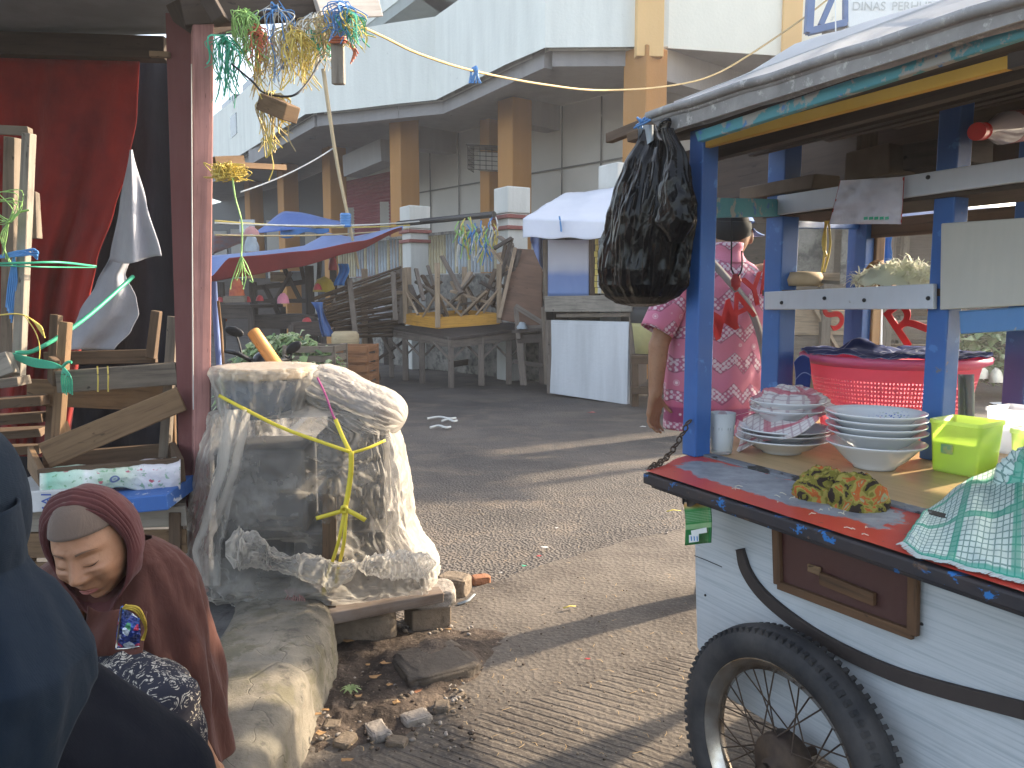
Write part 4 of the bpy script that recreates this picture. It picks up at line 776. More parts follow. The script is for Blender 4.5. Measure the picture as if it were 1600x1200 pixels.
def bt2(u, v): return P(438 + 76 * u, 357 + (14 - 10 * u) * v + 3 * math.sin(u * 9) * v, 14.2 + .05 * math.sin(u * 11))
tag(MB().grid(bt2, 20, 6).build('blue_tarp', M['tarpl'], solid=.004), 'bright sky blue tarp edge hanging just below the peaked dark tarp', 'tarp')
def rt(u, v): return P(333 + 45 * u, 367 + 30 * v - 2 * u - 16 * u * v, 10.2 + .3 * v)
tag(MB().grid(rt, 10, 6).build('striped_tarp', cloth('pink_striped_tarp', (.45, .22, .2), (.3, .3, .42), 9), solid=.004), 'faded pink tarp corner next to the pink post', 'tarp')
bd = thing('white_notice_board', 'small blank white board standing beside the dark blue peaked tarp', 'board', P(385, 365, 14)); MB().prism([P(374, 363, 14), P(397, 363, 14), P(397, 343, 14), P(374, 343, 14)], (0, .05, 0)).build('panel', M['kpan'], bd); MB().beam(P(385, 363, 14.05), P(386, 420, 14.05), .05, .05, (0, 1, 0)).build('post', M['w_grey'], bd)
sk2 = MB().grid(heapf(382, 404, 365, 393, 11.2, .1, 6), 20, 10, closed=True); tag(sk2.build('sack', M['rb']), 'pale blue filled sack sitting on top of the long awning', 'sack'); tag(MB().grid(heapf(380, 405, 354, 369, 11.25, .08, 11), 20, 8, closed=True).build('cloth_bundle', cloth('pink_bundle', (.5, .26, .24), sc=8)), 'pink cloth bundle on top of the pale blue sack', 'bundle')
for k, (a, b, Ya, lab) in enumerate((((336, 345), (640, 352), 10.6, 'thin yellow rope running level above the long awning'), ((336, 367), (640, 357), 10.7, 'pale rope stretched low over the awning'), ((336, 348), (655, 346), 10.8, 'white rope strung above the awning to the pillar'))): mb = MB(); mb.tube(sag(P(*a, 9), P(*b, Ya + 2.5), .05, 12), .012, 5); tag(mb.build('rope', M[('ylw', 'tan', 'wht')[k]]), lab, 'rope')
bp_ = MB(); pts = [P(505, 108, 11.5), P(515, 180, 11.5), P(528, 262, 11.5), P(545, 345, 11.5), P(560, 420, 11.6)]; bp_.tube(spline(pts, 4), [.03 - .0006 * k for k in range(17)], 8); M['bam'] = wood('bamboo', (.42, .33, .2), (.26, .2, .12)); tag(bp_.build('bamboo_pole', M['bam']), 'tall thin bamboo pole leaning up past the balcony, tied blue at its foot', 'pole')
mb = MB()
for z in range(5): mb.tube([P(540 + 6 * math.cos(a), 336 + 4 * z, 11.4 - .06 * math.sin(a)) for a in [k * .785 for k in range(8)]], .03, 5, closed=True)
tag(mb.build('rope_binding', M['blu']), 'blue binding wound round the foot of the bamboo pole', 'rope')
# stalls under the awning: dark timber tables
random.seed(11)
def stall_table(lab, x0, x1, ytop, yfoot, Y, dx=0):
    t = thing('stall_table', lab, 'table', G((x0 + x1) / 2, yfoot)); a, b = P(x0, ytop, Y), P(x1, ytop, Y + dx); bk = V((.2, .9, 0)); MB().prism([a, b, b + bk, a + bk], (0, 0, -.05)).build('table_top', M['w_dk'], t, bevel=.005); member(t, 'apron', a + V((0, .02, -.12)), b + V((0, .02, -.12)), .03, .16, 'w_dk')
    for q in (a, b, b + bk, a + bk): member(t, 'leg', V((q.x, q.y, 0)), V((q.x, q.y, q.z - .04)), .07, .07, 'w_dk', (0, 1, 0))
    member(t, 'brace', V((a.x, a.y, .25)), V((b.x, b.y, .6)), .03, .07, 'w_dk'); return t
stall_table('dark stall table nearest the pink post under the awning, set with red fruit', 338, 392, 476, 560, 11.3); stall_table('dark stall table in the middle under the awning with crossed struts', 392, 492, 492, 560, 11.6); stall_table('small dark table piled with boxes at the foot of the stick fence', 455, 505, 503, 545, 11.0, .3)
ssd = thing('timber_rack', 'dark timber stall rack with posts and struts under the long awning', 'stall', G(430, 545))
for a, b, w_ in (((483, 415), (487, 545), .12), ((395, 440), (400, 545), .1), ((345, 440), (347, 545), .1), ((440, 410), (470, 470), .06), ((412, 445), (440, 500), .06), ((470, 415), (476, 440), .05), ((455, 425), (430, 470), .05), ((400, 450), (480, 440), .07), ((400, 470), (484, 470), .06), ((520, 400), (522, 470), .1), ((540, 430), (545, 470), .08), ((500, 405), (497, 450), .06)): member(ssd, 'timber', P(*a, 11.9), P(*b, 12.0), w_, .06, 'w_dk', (0, 1, 0))
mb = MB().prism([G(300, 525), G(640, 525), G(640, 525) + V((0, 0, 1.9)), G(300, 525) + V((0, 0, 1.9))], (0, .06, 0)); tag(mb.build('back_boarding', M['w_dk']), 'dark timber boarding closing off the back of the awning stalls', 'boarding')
lump = lambda x0, x1, y0, y1, Y, mt, nm, lab, cat, sd, grp=None: tag(MB().grid(heapf(x0, x1, y0, y1, Y, (x1 - x0) / F * Y * .4, sd), 22, 10, closed=True).build(nm, mt), lab, cat, grp)
M['redpl'] = matte('red_plastic', (.42, .05, .05), (.28, .03, .03), 5, .4); M['ora'] = matte('orange_net', (.45, .13, .05), (.28, .06, .04), 9); M['pinkc'] = cloth('pink_cloth', (.62, .22, .28), sc=6); M['yelc'] = cloth('mustard_cloth', (.42, .30, .05), sc=6)
lump(358, 382, 434, 466, 11.0, M['ora'], 'net_bag', 'orange net bag hanging under the near end of the awning', 'bag', 1); lump(433, 452, 458, 474, 11.3, M['pinkc'], 'pink_cloth', 'crumpled pink cloth on the middle stall table', 'cloth', 2); lump(490, 523, 433, 456, 11.8, M['yelc'], 'mustard_cloth', 'mustard cloth bundle under the awning beside the stick fence', 'cloth', 3); lump(490, 503, 443, 453, 11.5, M['redpl'], 'red_bag', 'small red bag in front of the mustard bundle', 'bag', 4)
lump(513, 527, 398, 422, 11.7, M['redpl'], 'red_cloth', 'dark red cloth hanging near the top of the stick fence', 'cloth', 5)
for k, (x0, x1, y0, y1) in enumerate(((338, 350, 464, 472), (383, 392, 463, 472), (400, 412, 461, 470), (472, 487, 496, 503))): lump(x0, x1, y0, y1, 11.2, M['redpl'], 'red_bundle', ('red bundle on the table nearest the pink post', 'red bundle at the right end of the nearest stall table', 'red bundle on the left of the middle stall table', 'bright red bundle on the little table by the fence')[k], 'bundle', 20 + k, 'small red bundles on the stall tables')
mb = MB().grid(lambda u, v: P(528 + 16 * u - 3 * v + 3 * math.sin(v * 5), 412 + 34 * v, 11.5 + .04 * math.sin(u * 12)), 10, 10); tag(mb.build('blue_bag', M['tarpl'], solid=.003), 'bright blue plastic bag hung near the top of the stick fence', 'bag')
mb = MB().grid(lambda u, v: P(486 + 18 * u + 18 * v + 6 * math.sin(u * 3 + v * 4) * (1 - v), 472 + 54 * v, 10.8 + .05 * math.sin(u * 9)), 14, 16); tag(mb.build('denim_cloth', cloth('denim_cloth', (.07, .14, .32), (.05, .09, .22), 8), solid=.004), 'blue denim cloth draped over a stick in front of the fence', 'cloth')
mb = MB().beam(P(350, 468, 10.9), P(384, 467, 10.9), .1, .09); tag(mb.build('grey_crate', M['w_old'], bevel=.004), 'small grey wooden box on the near edge of the first stall table', 'box')
for k, (x0, x1, y0, y1, mt, lab) in enumerate(((425, 450, 425, 440, 'w_lt', 'pale broken carton among the struts under the awning'), (455, 480, 424, 440, 'rb', 'pale blue crate among the struts under the awning'), (340, 352, 485, 502, 'ora', 'orange carton beside the pink post under the first table'))): mb = MB().box(P((x0 + x1) / 2, (y0 + y1) / 2, 12.1), ((x1 - x0) / F * 12, .2, (y1 - y0) / F * 12), Matrix.Rotation(.3 * k, 3, 'Z')); tag(mb.build('carton', M[mt], bevel=.01), lab, 'carton')
# stick fence: thin horizontal sticks woven on posts
sf_ = thing('stick_fence', 'rough fence of stacked horizontal sticks sloping down towards the stalls', 'fence', G(560, 570)); random.seed(3)
mb = MB()
for k in range(26):
    t = k / 25; yl = 466 + 62 * t; yr = 418 + 108 * t; a, b = P(496 + 30 * t + random.uniform(-8, 4), yl, 11.4), P(626 + random.uniform(-6, 6), yr + random.uniform(-2, 2), 12.6); mb.tube([a, a.lerp(b, .5) + V((0, 0, random.uniform(-.02, .02))), b], random.uniform(.014, .024), 5)
mb.build('sticks', M['w_brown'], sf_)
for a, b in (((546, 435), (558, 545)), ((614, 425), (618, 500)), ((520, 462), (530, 540))): member(sf_, 'post', P(*a, 11.6), P(*b, 11.6), .07, .06, 'w_grey', (0, 1, 0))
bk_ = thing('woven_basket', 'round woven cane basket at the foot of the stick fence', 'basket', P(540, 542, 10.8)); mb = MB(); c = P(540, 545, 10.8); mb.lathe([(.001, 0), (.16, 0), (.19, .1), (.185, .2), (.15, .24), (.14, .22), (.17, .1), (.14, .02), (.001, .02)], c, 24, fn=lambda p, a: p * (1 + .04 * math.sin(a * 12) * math.sin(p.z * 90))); mb.build('body', M['bam'], bk_)
q_ = P(540, 545, 10.8); tag(MB().box((q_.x, q_.y, q_.z / 2 - .005), (.5, .4, q_.z - .01)).build('packing_box', M['w_dk'], bevel=.006), 'dark wooden packing box under the woven basket', 'box')
# vegetable heap and fruit crates
def leafm(name, c, c2):
    t = T(name, .5, .3); k = t.mx(t.no(t.co(), 14, 3), c, c2); k = t.mx(t.rp(t.rnd(), [(0, 0), (1, .2)]), k, c); t.col(k); addtrans(t, k, .3); return t.m
M['leaf1'] = leafm('green_leaf', (.16, .26, .09), (.34, .42, .20)); M['leaf2'] = leafm('pale_leaf_stem', (.50, .55, .34), (.35, .42, .2)); M['leaf3'] = leafm('dark_leaf', (.07, .13, .05), (.12, .19, .08))
def leafheap(name, lab, cx0, cx1, y0, y1, Y, n, L, seed, dep=.6):
    random.seed(seed); mb = MB(); 
    for k in range(n):
        u = random.random(); x = cx0 + (cx1 - cx0) * u; hmax = math.sin(math.pi * min(1, max(0, u * .9 + .05))) ** .6; v = random.random() ** .7; py = y1 - (y1 - y0) * hmax * v; p = P(x, py, Y + random.uniform(-dep, dep) * (1 - v * .6))
        d = V((random.uniform(-1, 1), random.uniform(-1, .3), random.uniform(-.3, .6))).normalized(); l = L * random.uniform(.5, 1.3); m = p + d * l * .5 + V((0, 0, .03)); e = p + d * l + V((0, 0, -.04)); mi = random.choice((0, 0, 0, 1, 1, 2)); b = len(mb.v); s = d.cross(V((0, 0, 1))).normalized() * l * random.uniform(.1, .3)
        mb.v += [p, m - s, e, m + s, m + V((0, 0, .015))]; mb.face([b, b + 1, b + 4], [(0, 0)] * 3, mi); mb.face([b + 1, b + 2, b + 4], [(0, 0)] * 3, mi); mb.face([b + 2, b + 3, b + 4], [(0, 0)] * 3, mi); mb.face([b + 3, b, b + 4], [(0, 0)] * 3, mi)
    o = mb.build(name, [M['leaf1'], M['leaf2'], M['leaf3']]); return tag(o, lab, 'vegetables', kind='stuff')
leafheap('vegetable_heap', 'heap of leafy green vegetables behind the plastic-covered stack', 350, 545, 528, 640, 9.3, 3400, .15, 8)
def fcrate(lab, x0, x1, y0, y1, Y, mt, n=3):
    t = thing('fruit_crate', lab, 'crate', P((x0 + x1) / 2, y1, Y), 'slatted crates by the vegetable heap'); a, b = P(x0, y0, Y), P(x1, y0, Y + .1); z1 = P(x0, y1, Y).z; dz = (a.z - z1) / n
    for k in range(n):
        for bk in (V((0, 0, 0)), V((.05, .45, 0))): member(t, 'slat', a + bk - V((0, 0, dz * (k + .4))), b + bk - V((0, 0, dz * (k + .4))), .02, dz * .68, mt)
        for e in (a, b): member(t, 'end_slat', e + V((0, .01, -dz * (k + .4))), e + V((.05, .44, -dz * (k + .4))), .02, dz * .68, mt)
    for e in (a, b, a + V((.05, .42, 0)), b + V((.05, .42, 0))): member(t, 'corner_post', e + V((0, .03, 0)), V((e.x, e.y + .03, z1)), .04, .04, mt, (0, 1, 0))
M['w_orc'] = wood('orange_crate_wood', (.27, .13, .06), (.15, .07, .035)); fcrate('grey slatted crate in front of the vegetable heap, nearer the pink post', 443, 520, 540, 645, 8.9, 'w_old', 7); fcrate('orange-brown slatted crate at the right end of the vegetable heap', 521, 573, 540, 630, 9.6, 'w_orc', 6)
fcrate('pale slatted crate half buried in the vegetable heap', 478, 515, 540, 636, 9.4, 'w_lt', 6)
# ================================================================ FOOD CART
ZC = .88
C0 = G(1008, 735, ZC); C1 = G(1600, 925, ZC); e1 = (C1 - C0); e1.z = 0; e1.normalize(); e2 = V((-e1.y, e1.x, 0)); e2 = e2 if e2.x > 0 else -e2
PO = G(1092, 712, ZC); PO.z = 0
def uv2(p): d = V(p) - PO; return d.dot(e1), d.dot(e2)
def L(u, v, z): return PO + e1 * u + e2 * v + V((0, 0, z))
def CP(px, py, v): return PL(px, py, PO + e2 * v, e2)      # photo pixel -> point on the vertical plane at depth v in the cart
CR = Matrix((e1, e2, V((0, 0, 1)))).transposed()
M['bpaint'] = paint('blue_gloss_paint', (.03, .125, .38), (.16, .14, .12), 9, .68, .4, (.02, .06, .2), .5, (.05, .16, .42)); M['bpaint2'] = paint('light_blue_paint', (.10, .23, .46), (.3, .3, .28), 8, .64, .55, (.07, .16, .34), .4); M['tealp'] = paint('teal_chipped_paint', (.10, .33, .38), (.33, .33, .31), 14, .53, .6, (.06, .2, .25), .3, (.08, .2, .45)); M['yelp'] = paint('yellow_paint', (.52, .30, .04), (.28, .19, .09), 10, .66, .6, (.36, .2, .03), .3)
M['cream'] = paint('grey_cream_board', (.46, .45, .40), (.3, .28, .24), 5, .72, .6, (.36, .35, .32), .3); M['wboard'] = paint('white_rail_paint', (.50, .53, .58), (.2, .18, .15), 11, .7, .5, (.38, .40, .44), .4)
def lamin():
    t = T('white_wood_laminate', .45, .4); uv = t.co('UV'); n = t.no(t.mp(uv, (3.5, 150, 1), (0, 0, 0)), 1, 5, .6, .3); k = t.rp(n, [(.35, (.36, .40, .43)), (.5, (.455, .49, .515)), (.7, (.50, .53, .55))]); k = t.mx(t.rp(t.no(t.co(), 3, 6, .65), [(.5, 0), (.75, .5)]), k, (.30, .31, .31))
    gr = t.sep(t.co('Object'))[2]; k = t.mx(t.ma('MULTIPLY', t.rp(gr, [(0, .8), (.35, 0)]), t.rp(t.no(t.co(), 8, 5), [(.35, 0), (.65, 1)])), k, (.3, .27, .22))
    t.col(k).nrm(t.bp(n, .1, .002)); return t.m
M['lamin'] = lamin()
def redtop():
    t = T('worn_red_counter', .38, .5); o = t.co(); uv = t.sep(t.co('UV')); n = t.no(t.mp(o, (1, 1, 1)), 9, 9, .78)
    mid = t.rp(uv[1], [(0, 0), (.16, .1), (.4, .75), (.7, .85), (.9, .6), (1, .4)]); along = t.rp(uv[0], [(0, .3), (.03, .6), (.08, 1), (.27, 1), (.36, .45), (.42, .1), (1, 0)])
    f = t.rp(t.ma('ADD', t.ma('MULTIPLY', mid, along), t.ma('MULTIPLY', t.ma('SUBTRACT', n, .5), 1.5)), [(.42, 0), (.46, 1)]); red = t.mx(t.no(o, 3, 4), (.42, .035, .025), (.58, .07, .04)); gry = t.rp(t.no(o, 14, 6, .7), [(.35, (.17, .18, .20)), (.65, (.30, .32, .35))])
    k = t.mx(f, red, gry); k = t.mx(t.rp(t.no(t.mp(o, (1, 1, 1), loc=(3, 3, 3)), 10, 7, .7), [(.66, 0), (.69, .8)]), k, (.5, .48, .47)); k = t.mx(t.rp(t.no(o, 55, 3), [(.68, 0), (.72, .6)]), k, (.08, .05, .05)); t.col(k); t.ro(t.mx(f, (.35, .35, .35), (.5, .5, .5))); t.nrm(t.bp(f, .3, .002, t.bp(n, .15, .003))); return t.m
def edgem():
    t = T('worn_dark_edge', .6, .35); o = t.co(); m = t.mp(o, (3.5, 26, 30), (0, 0, -math.atan2(e1.y, e1.x))); n = t.no(m, 1, 6, .65, .5); k = t.mx(t.rp(t.no(o, 5, 5), [(.35, 0), (.65, 1)]), (.022, .022, .028), (.06, .042, .036)); k = t.mx(t.rp(n, [(.60, 0), (.63, .9)]), k, (.02, .15, .42)); k = t.mx(t.rp(t.no(t.mp(m, loc=(4, 2, 1)), 1.1, 6, .65), [(.62, 0), (.66, .8)]), k, (.12, .075, .05)); t.col(k); t.nrm(t.bp(n, .3, .003)); return t.m
M['redtop'] = redtop(); M['edge'] = edgem()
M['tantop'] = wood('tan_counter_ply', (.42, .29, .15), (.30, .20, .10), .35, .35, bump=.05, wear=.2); M['batten'] = paint('dark_grey_batten', (.16, .17, .19), (.03, .028, .026), 14, .52, .7); M['brownp'] = paint('brown_drawer_paint', (.075, .028, .024), (.2, .12, .06), 6, .68, .5, (.06, .028, .022), .5); M['dwframe'] = wood('drawer_frame_wood', (.12, .066, .036), (.05, .03, .02))
cart = thing('food_cart', 'blue framed wooden street food cart with red counter, white side panel and tarp covered roof', 'cart', L(.4, .3, 0))
def quadprism(mb, a, b, c, d, off): return mb.prism([a, b, c, d], off)
# counter shelf (front plank) with rounded left end
LEN = 2.0; vF = uv2(C0)[1]; uF = uv2(C0)[0]
vB0 = uv2(G(1101, 713, ZC))[1]; uB0 = uv2(G(1101, 713, ZC))[0]
uE = uv2(G(1077, 713, ZC))[0]; vE = uv2(G(1077, 713, ZC))[1]
def ct(u, v):
    us = lerpl([(0, uF), (.25, uF - .02), (.7, uE), (1, uE - .03)], v); s = us + (LEN - us) * u; vv = vF + (vB0 + .005 - vF) * v; return L(s, vv, ZC + .001 * fn3((s, vv, 0), 9, 1))
mb = MB().grid(ct, 60, 12, 1, 1, flip=True); o = mb.build('front_shelf', M['redtop'], cart)
mb = MB(); vm = (vF + vB0) / 2; pl = [L(uF - .004, vF - .004, ZC - .006), L(uF - .02, vF + (vB0 - vF) * .3, ZC - .006), L(uE - .01, vF + (vB0 - vF) * .75, ZC - .006), L(uE - .03, vB0, ZC - .006), L(LEN, vB0, ZC - .006), L(LEN, vF - .004, ZC - .006)]
mb.prism(pl, (0, 0, -.029)); mb.build('shelf_edge', M['edge'], cart, bevel=.005)
mb = MB(); mb.prism([L(uF + .01, vF + .012, ZC - .037), L(LEN, vF + .012, ZC - .037), L(LEN, vF + .05, ZC - .037), L(uF + .01, vF + .05, ZC - .037)], (0, 0, -.008)); mb.build('edge_fillet', M['edge'], cart, bevel=.003)
mb = MB(); mb.prism([L(uB0 - .03, vB0 - .006, ZC - .01), L(LEN, vB0 - .006, ZC - .01), L(LEN, vB0 + .03, ZC - .01), L(uB0 - .03, vB0 + .03, ZC - .01)], (0, 0, .016)); mb.build('batten', M['batten'], cart, bevel=.003)
mb = MB(); uL = lambda v: -.02 - .42 * (v / .6)
mb.prism([L(uL(vB0 + .03) - .02, vB0 + .031, ZC - .002), L(LEN, vB0 + .031, ZC - .002), L(LEN, 1.25, ZC - .002), L(-.62, 1.25, ZC - .002), L(-.45, .6, ZC - .002)], (0, 0, -.03)); mb.build('counter_top', M['tantop'], cart, bevel=.004)
# body
vP = -.09; uP = uv2(CP(1084, 800, vP))[0]
pb = [CP(1084, 770, vP)]; 
prof = [(1084, 770), (1086, 900), (1089, 1010), (1120, 1080), (1223, 1143)]
q = [CP(a, b, vP) for a, b in prof]; zb = q[-1].z; q[0].z = ZC - .04
pts = q + [L(LEN, vP, zb - .03), L(LEN, vP, ZC - .04)]
mb = MB().prism([pts[-1]] + pts[:-1], e2 * .018); mb.build('side_panel', M['lamin'], cart, bevel=.003)
mb = MB().prism([L(uP + .02, vP + .03, zb + .12), L(uP - .3, 1.1, zb + .12), L(uP - .3, 1.1, ZC - .04), L(uP + .02, vP + .03, ZC - .04)], e1 * .018); mb.build('end_panel', M['lamin'], cart)
mb = MB().prism([L(uP + .06, vP + .03, zb + .02), L(LEN, vP + .03, zb + .02), L(LEN, 1.1, zb + .02), L(uP - .2, 1.1, zb + .02)], (0, 0, .02)); mb.build('floor_board', M['w_brown'], cart)
# nails on the panel
mb = MB()
for px, py in ((1102, 930), (1255, 928), (1350, 966), (1440, 975), (1290, 1010)): mb.ell(CP(px, py, vP - .001), .0035, n=8, m=6)
mb.build('nail_heads', M['blk'], cart); cart.children[-1]['kind'] = 'stuff'
mb = MB(); strand(mb, [CP(1085, 868, vP - .001), CP(1105, 876, vP - .0015), CP(1128, 886, vP - .001)], .0012); mb.build('scratch', M['blk'], cart)
# drawer
dq = [CP(1217, 832, vP - .004), CP(1432, 915, vP - .004), CP(1433, 990, vP - .004), CP(1222, 912, vP - .004)]
dq[0].z = dq[1].z = ZC - .046
dw = MB().prism(dq, e2 * -.006).build('drawer', M['brownp'], cart, bevel=.002)
def lin(a, b, t): return a.lerp(b, t)
for a, b, w_ in ((dq[0], dq[3], .022), (dq[1], dq[2], .022), (dq[3], dq[2], .02)):
    m2 = MB(); m2.beam(a - e2 * .012, b - e2 * .012, .012, w_, up=(e1 if abs((b - a).normalized().z) > .5 else (0, 0, 1))); m2.build('frame', M['dwframe'], dw, bevel=.002)
hp_ = [CP(1265, 878, vP - .014), CP(1292, 888, vP - .014), CP(1292, 902, vP - .014), CP(1370, 930, vP - .014), CP(1370, 945, vP - .014), CP(1286, 916, vP - .014)]
MB().prism([CP(1285, 893, vP - .014), CP(1370, 926, vP - .014), CP(1370, 946, vP - .014), CP(1285, 912, vP - .014)], e2 * -.012).build('handle', M['dwframe'], dw, bevel=.002)
MB().prism([CP(1264, 880, vP - .013), CP(1284, 886, vP - .013), CP(1284, 900, vP - .013), CP(1264, 892, vP - .013)], e2 * -.006).build('worn_patch', M['w_tan'], dw, bevel=.002)
# bent strip across the panel
sp_ = spline([CP(a, b, vP - .012) for a, b in ((1154, 858), (1164, 893), (1190, 930), (1240, 972), (1300, 1010), (1380, 1048), (1460, 1075), (1600, 1112))], 10)
mb = MB(); n = len(sp_)
for i in range(n - 1):
    a, b = sp_[i], sp_[i + 1]; 
b0 = len(mb.v)
for i, p in enumerate(sp_):
    d = (sp_[min(i + 1, n - 1)] - sp_[max(i - 1, 0)]).normalized(); nn = d.cross(e2).normalized(); w_ = .0155 * (1 - .25 * min(1, max(0, 1 - i / 6)))
    for k, (s, t_) in enumerate(((-1, 0), (-1, -1), (1, -1), (1, 0))): mb.v.append(p + nn * w_ * s + e2 * (.012 * t_ + .011))
for i in range(n - 1):
    for k in range(4): k2 = (k + 1) % 4; mb.face([b0 + 4 * i + k, b0 + 4 * i + k2, b0 + 4 * i + 4 + k2, b0 + 4 * i + 4 + k], [(i * .05, k * .02), (i * .05, k * .02 + .02), (i * .05 + .05, k * .02 + .02), (i * .05 + .05, k * .02)])
mb.face([b0, b0 + 1, b0 + 2, b0 + 3], [(0, 0)] * 4)
mb.build('bent_strip', paint('black_rubber_strip', (.035, .028, .026), (.3, .07, .03), 8, .72, .7, (.06, .045, .04)), cart, bevel=.002)
# wheel
wc_ = G(1224, 1190, .30); wu, wv_ = uv2(wc_); wheel = None
Rw = Matrix((e1, V((0, 0, 1)), e2)).transposed()   # lathe z axis -> e2
def rubber():
    t = T('tyre_rubber', .75, .3); o = t.co(); k = t.rp(t.no(o, 9, 6, .65), [(.35, (.022, .023, .026)), (.7, (.065, .06, .058))]); t.col(k).nrm(t.bp(t.no(o, 60, 4), .25, .004)); return t.m
M['rubber'] = rubber(); M['chrome'] = matte('worn_chrome', (.62, .60, .56), (.28, .2, .13), 9, .25, .1, 60, .002, .5, metal=.9); M['rust'] = matte('rusty_steel', (.11, .075, .05), (.05, .035, .028), 14, .7, .3, metal=.3)
mb = MB(); tr = [(.225 + .0, -.022), (.232, -.034), (.258, -.041), (.285, -.034), (.299, -.014), (.301, 0), (.299, .014), (.285, .034), (.258, .041), (.232, .034), (.225, .022)]
mb.lathe(tr, wc_, 96, Rw)
for k in range(90):   # side knobs of the tread
    a = k * 2 * math.pi / 90
    for s in (-1, 1): mb.box(wc_ + Rw @ V((.2895 * math.cos(a), .2895 * math.sin(a), s * .026)), (.014, .010, .015), Rw @ Matrix.Rotation(a, 3, 'Z'))
tyre = mb.build('wheel', M['rubber'], cart)
mb = MB(); mb.lathe([(.226, -.028), (.231, -.029), (.231, -.024), (.214, -.016), (.206, -.008), (.206, .008), (.214, .016), (.231, .024), (.231, .029), (.226, .028), (.200, .01), (.200, -.01), (.226, -.028)], wc_, 80, Rw); mb.build('rim', M['chrome'], tyre)
mb = MB(); mb.lathe([(.001, -.05), (.018, -.05), (.02, -.03), (.06, -.028), (.066, -.02), (.066, .02), (.06, .028), (.02, .03), (.018, .05), (.001, .05)], wc_, 32, Rw); mb.build('hub', M['rust'], tyre)
mb = MB()
for k in range(36):
    a = k * 2 * math.pi / 36; s = 1 if k % 2 else -1; a2 = a + (1 if (k // 2) % 2 else -1) * .62
    mb.tube([wc_ + Rw @ V((.06 * math.cos(a2), .06 * math.sin(a2), s * .024)), wc_ + Rw @ V((.204 * math.cos(a), .204 * math.sin(a), 0))], .0019, 5)
mb.build('spokes', M['rust'], tyre)
mb = MB(); mb.tube([wc_ + e2 * .0 - e2 * .06, wc_ + e2 * .13], .011, 10); mb.build('axle', M['rust'], cart)
t2 = MB().lathe(tr, L(wu, 1.0, .3), 48, Rw).build('wheel', M['rubber'], cart)
# posts
vC = .55; zR = 1.86
roofz_ = lambda u: CP(1060, 200, -.1).z + (CP(1600, 20, -.1).z - CP(1060, 200, -.1).z) / (uv2(CP(1600, 20, -.1))[0] - uv2(CP(1040, 195, -.1))[0]) * (u - uv2(CP(1040, 195, -.1))[0]) + .22 * 1.28
def post(px, v, z0=ZC, z1=zR, w_=.056, nm='post', mt='bpaint', ztop=None):
    c = CP(px, 500, v); mb = MB(); mb.box((c.x, c.y, (z0 + z1) / 2), (w_, w_, z1 - z0), CR); return mb.build(nm, M[mt], cart, bevel=.004), uv2(c)
_, (u1, v1) = post(1093, 0); _, (uB, _v) = post(1217, vC, z1=2.0, w_=.075); _, (uP2, _v) = post(1475, vC, z1=2.15, w_=.06); vD = 1.2
_, (uC, _v) = post(1344, vD, z1=1.75, w_=.085); _, (uD, _v) = post(1600, vD, z1=1.9, w_=.07)
post(1362, vD + .03, z1=1.7, w_=.05, nm='batten', mt='w_tan')
mb = MB(); mb.prism([CP(1372, 345, vD + .05), CP(1379, 345, vD + .05), CP(1376, 545, vD + .05), CP(1370, 545, vD + .05)], e2 * .01); mb.build('white_strip', M['wboard'], cart)
def board(nm, pix, v, th, mt, bev=.003): return MB().prism([CP(a, b, v) for a, b in pix], e2 * th).build(nm, M[mt], cart, bevel=bev)
board('mid_rail', ((1194, 456), (1458, 443), (1458, 483), (1194, 484)), vC - .055, .018, 'wboard'); board('top_rail', ((1214, 306), (1640, 239), (1640, 278), (1214, 336)), vC - .06, .018, 'wboard')
board('side_board', ((1470, 349), (1660, 336), (1660, 474), (1468, 484)), vC - .05, .016, 'cream'); board('lower_rail', ((1498, 486), (1660, 474), (1660, 512), (1500, 522)), vC - .03, .03, 'bpaint2')
for px, py in ((1221, 473), (1288, 466), (1350, 469), (1450, 466), (1450, 277)): mb = MB().ell(CP(px, py, vC - .057 if py > 300 else vC - .062), .006, n=10, m=6); mb.build('nail', M['blk'], cart)
# shelf behind the mid rail, shelf behind the top rail, end rail
zs = CP(1330, 452, vC - .05).z; MB().prism([L(uB - .05, vC - .03, zs), L(LEN, vC - .03, zs), L(LEN, vD - .02, zs), L(uC - .1, vD - .02, zs)], (0, 0, -.02)).build('shelf', M['w_brown'], cart)
zs2 = CP(1330, 314, vC - .05).z + .0; MB().prism([L(uB - .05, vC - .04, zs2), L(LEN, vC - .04, zs2), L(LEN, vC + .24, zs2), L(uB - .05, vC + .24, zs2)], (0, 0, -.02)).build('upper_shelf', M['darkwood'], cart)
mb = MB(); mb.beam(CP(1100, 325, .02), CP(1215, 325, vC - .03), .03, .055); mb.build('end_rail', M['tealp'], cart, bevel=.003)
mb = MB(); mb.beam(CP(1217, 345, vC + .03), CP(1345, 348, vD), .03, .05); mb.build('end_rail', M['bpaint'], cart, bevel=.003)
MB().prism([L(-.55, vD + .08, zs2 + .16), L(LEN, vD + .08, zs2 + .16), L(LEN, vD + .08, roofz_(LEN)), L(-.55, vD + .08, roofz_(-.55))], e2 * .012).build('added_dark_backing', M['darkwood'], cart)  # added panel, keeps the space under the roof dark
mb = MB(); mb.beam(L(uC, vD, zs2 - .02), L(LEN, vD, zs2 - .02), .03, .07); mb.build('back_rail', M['w_brown'], cart)
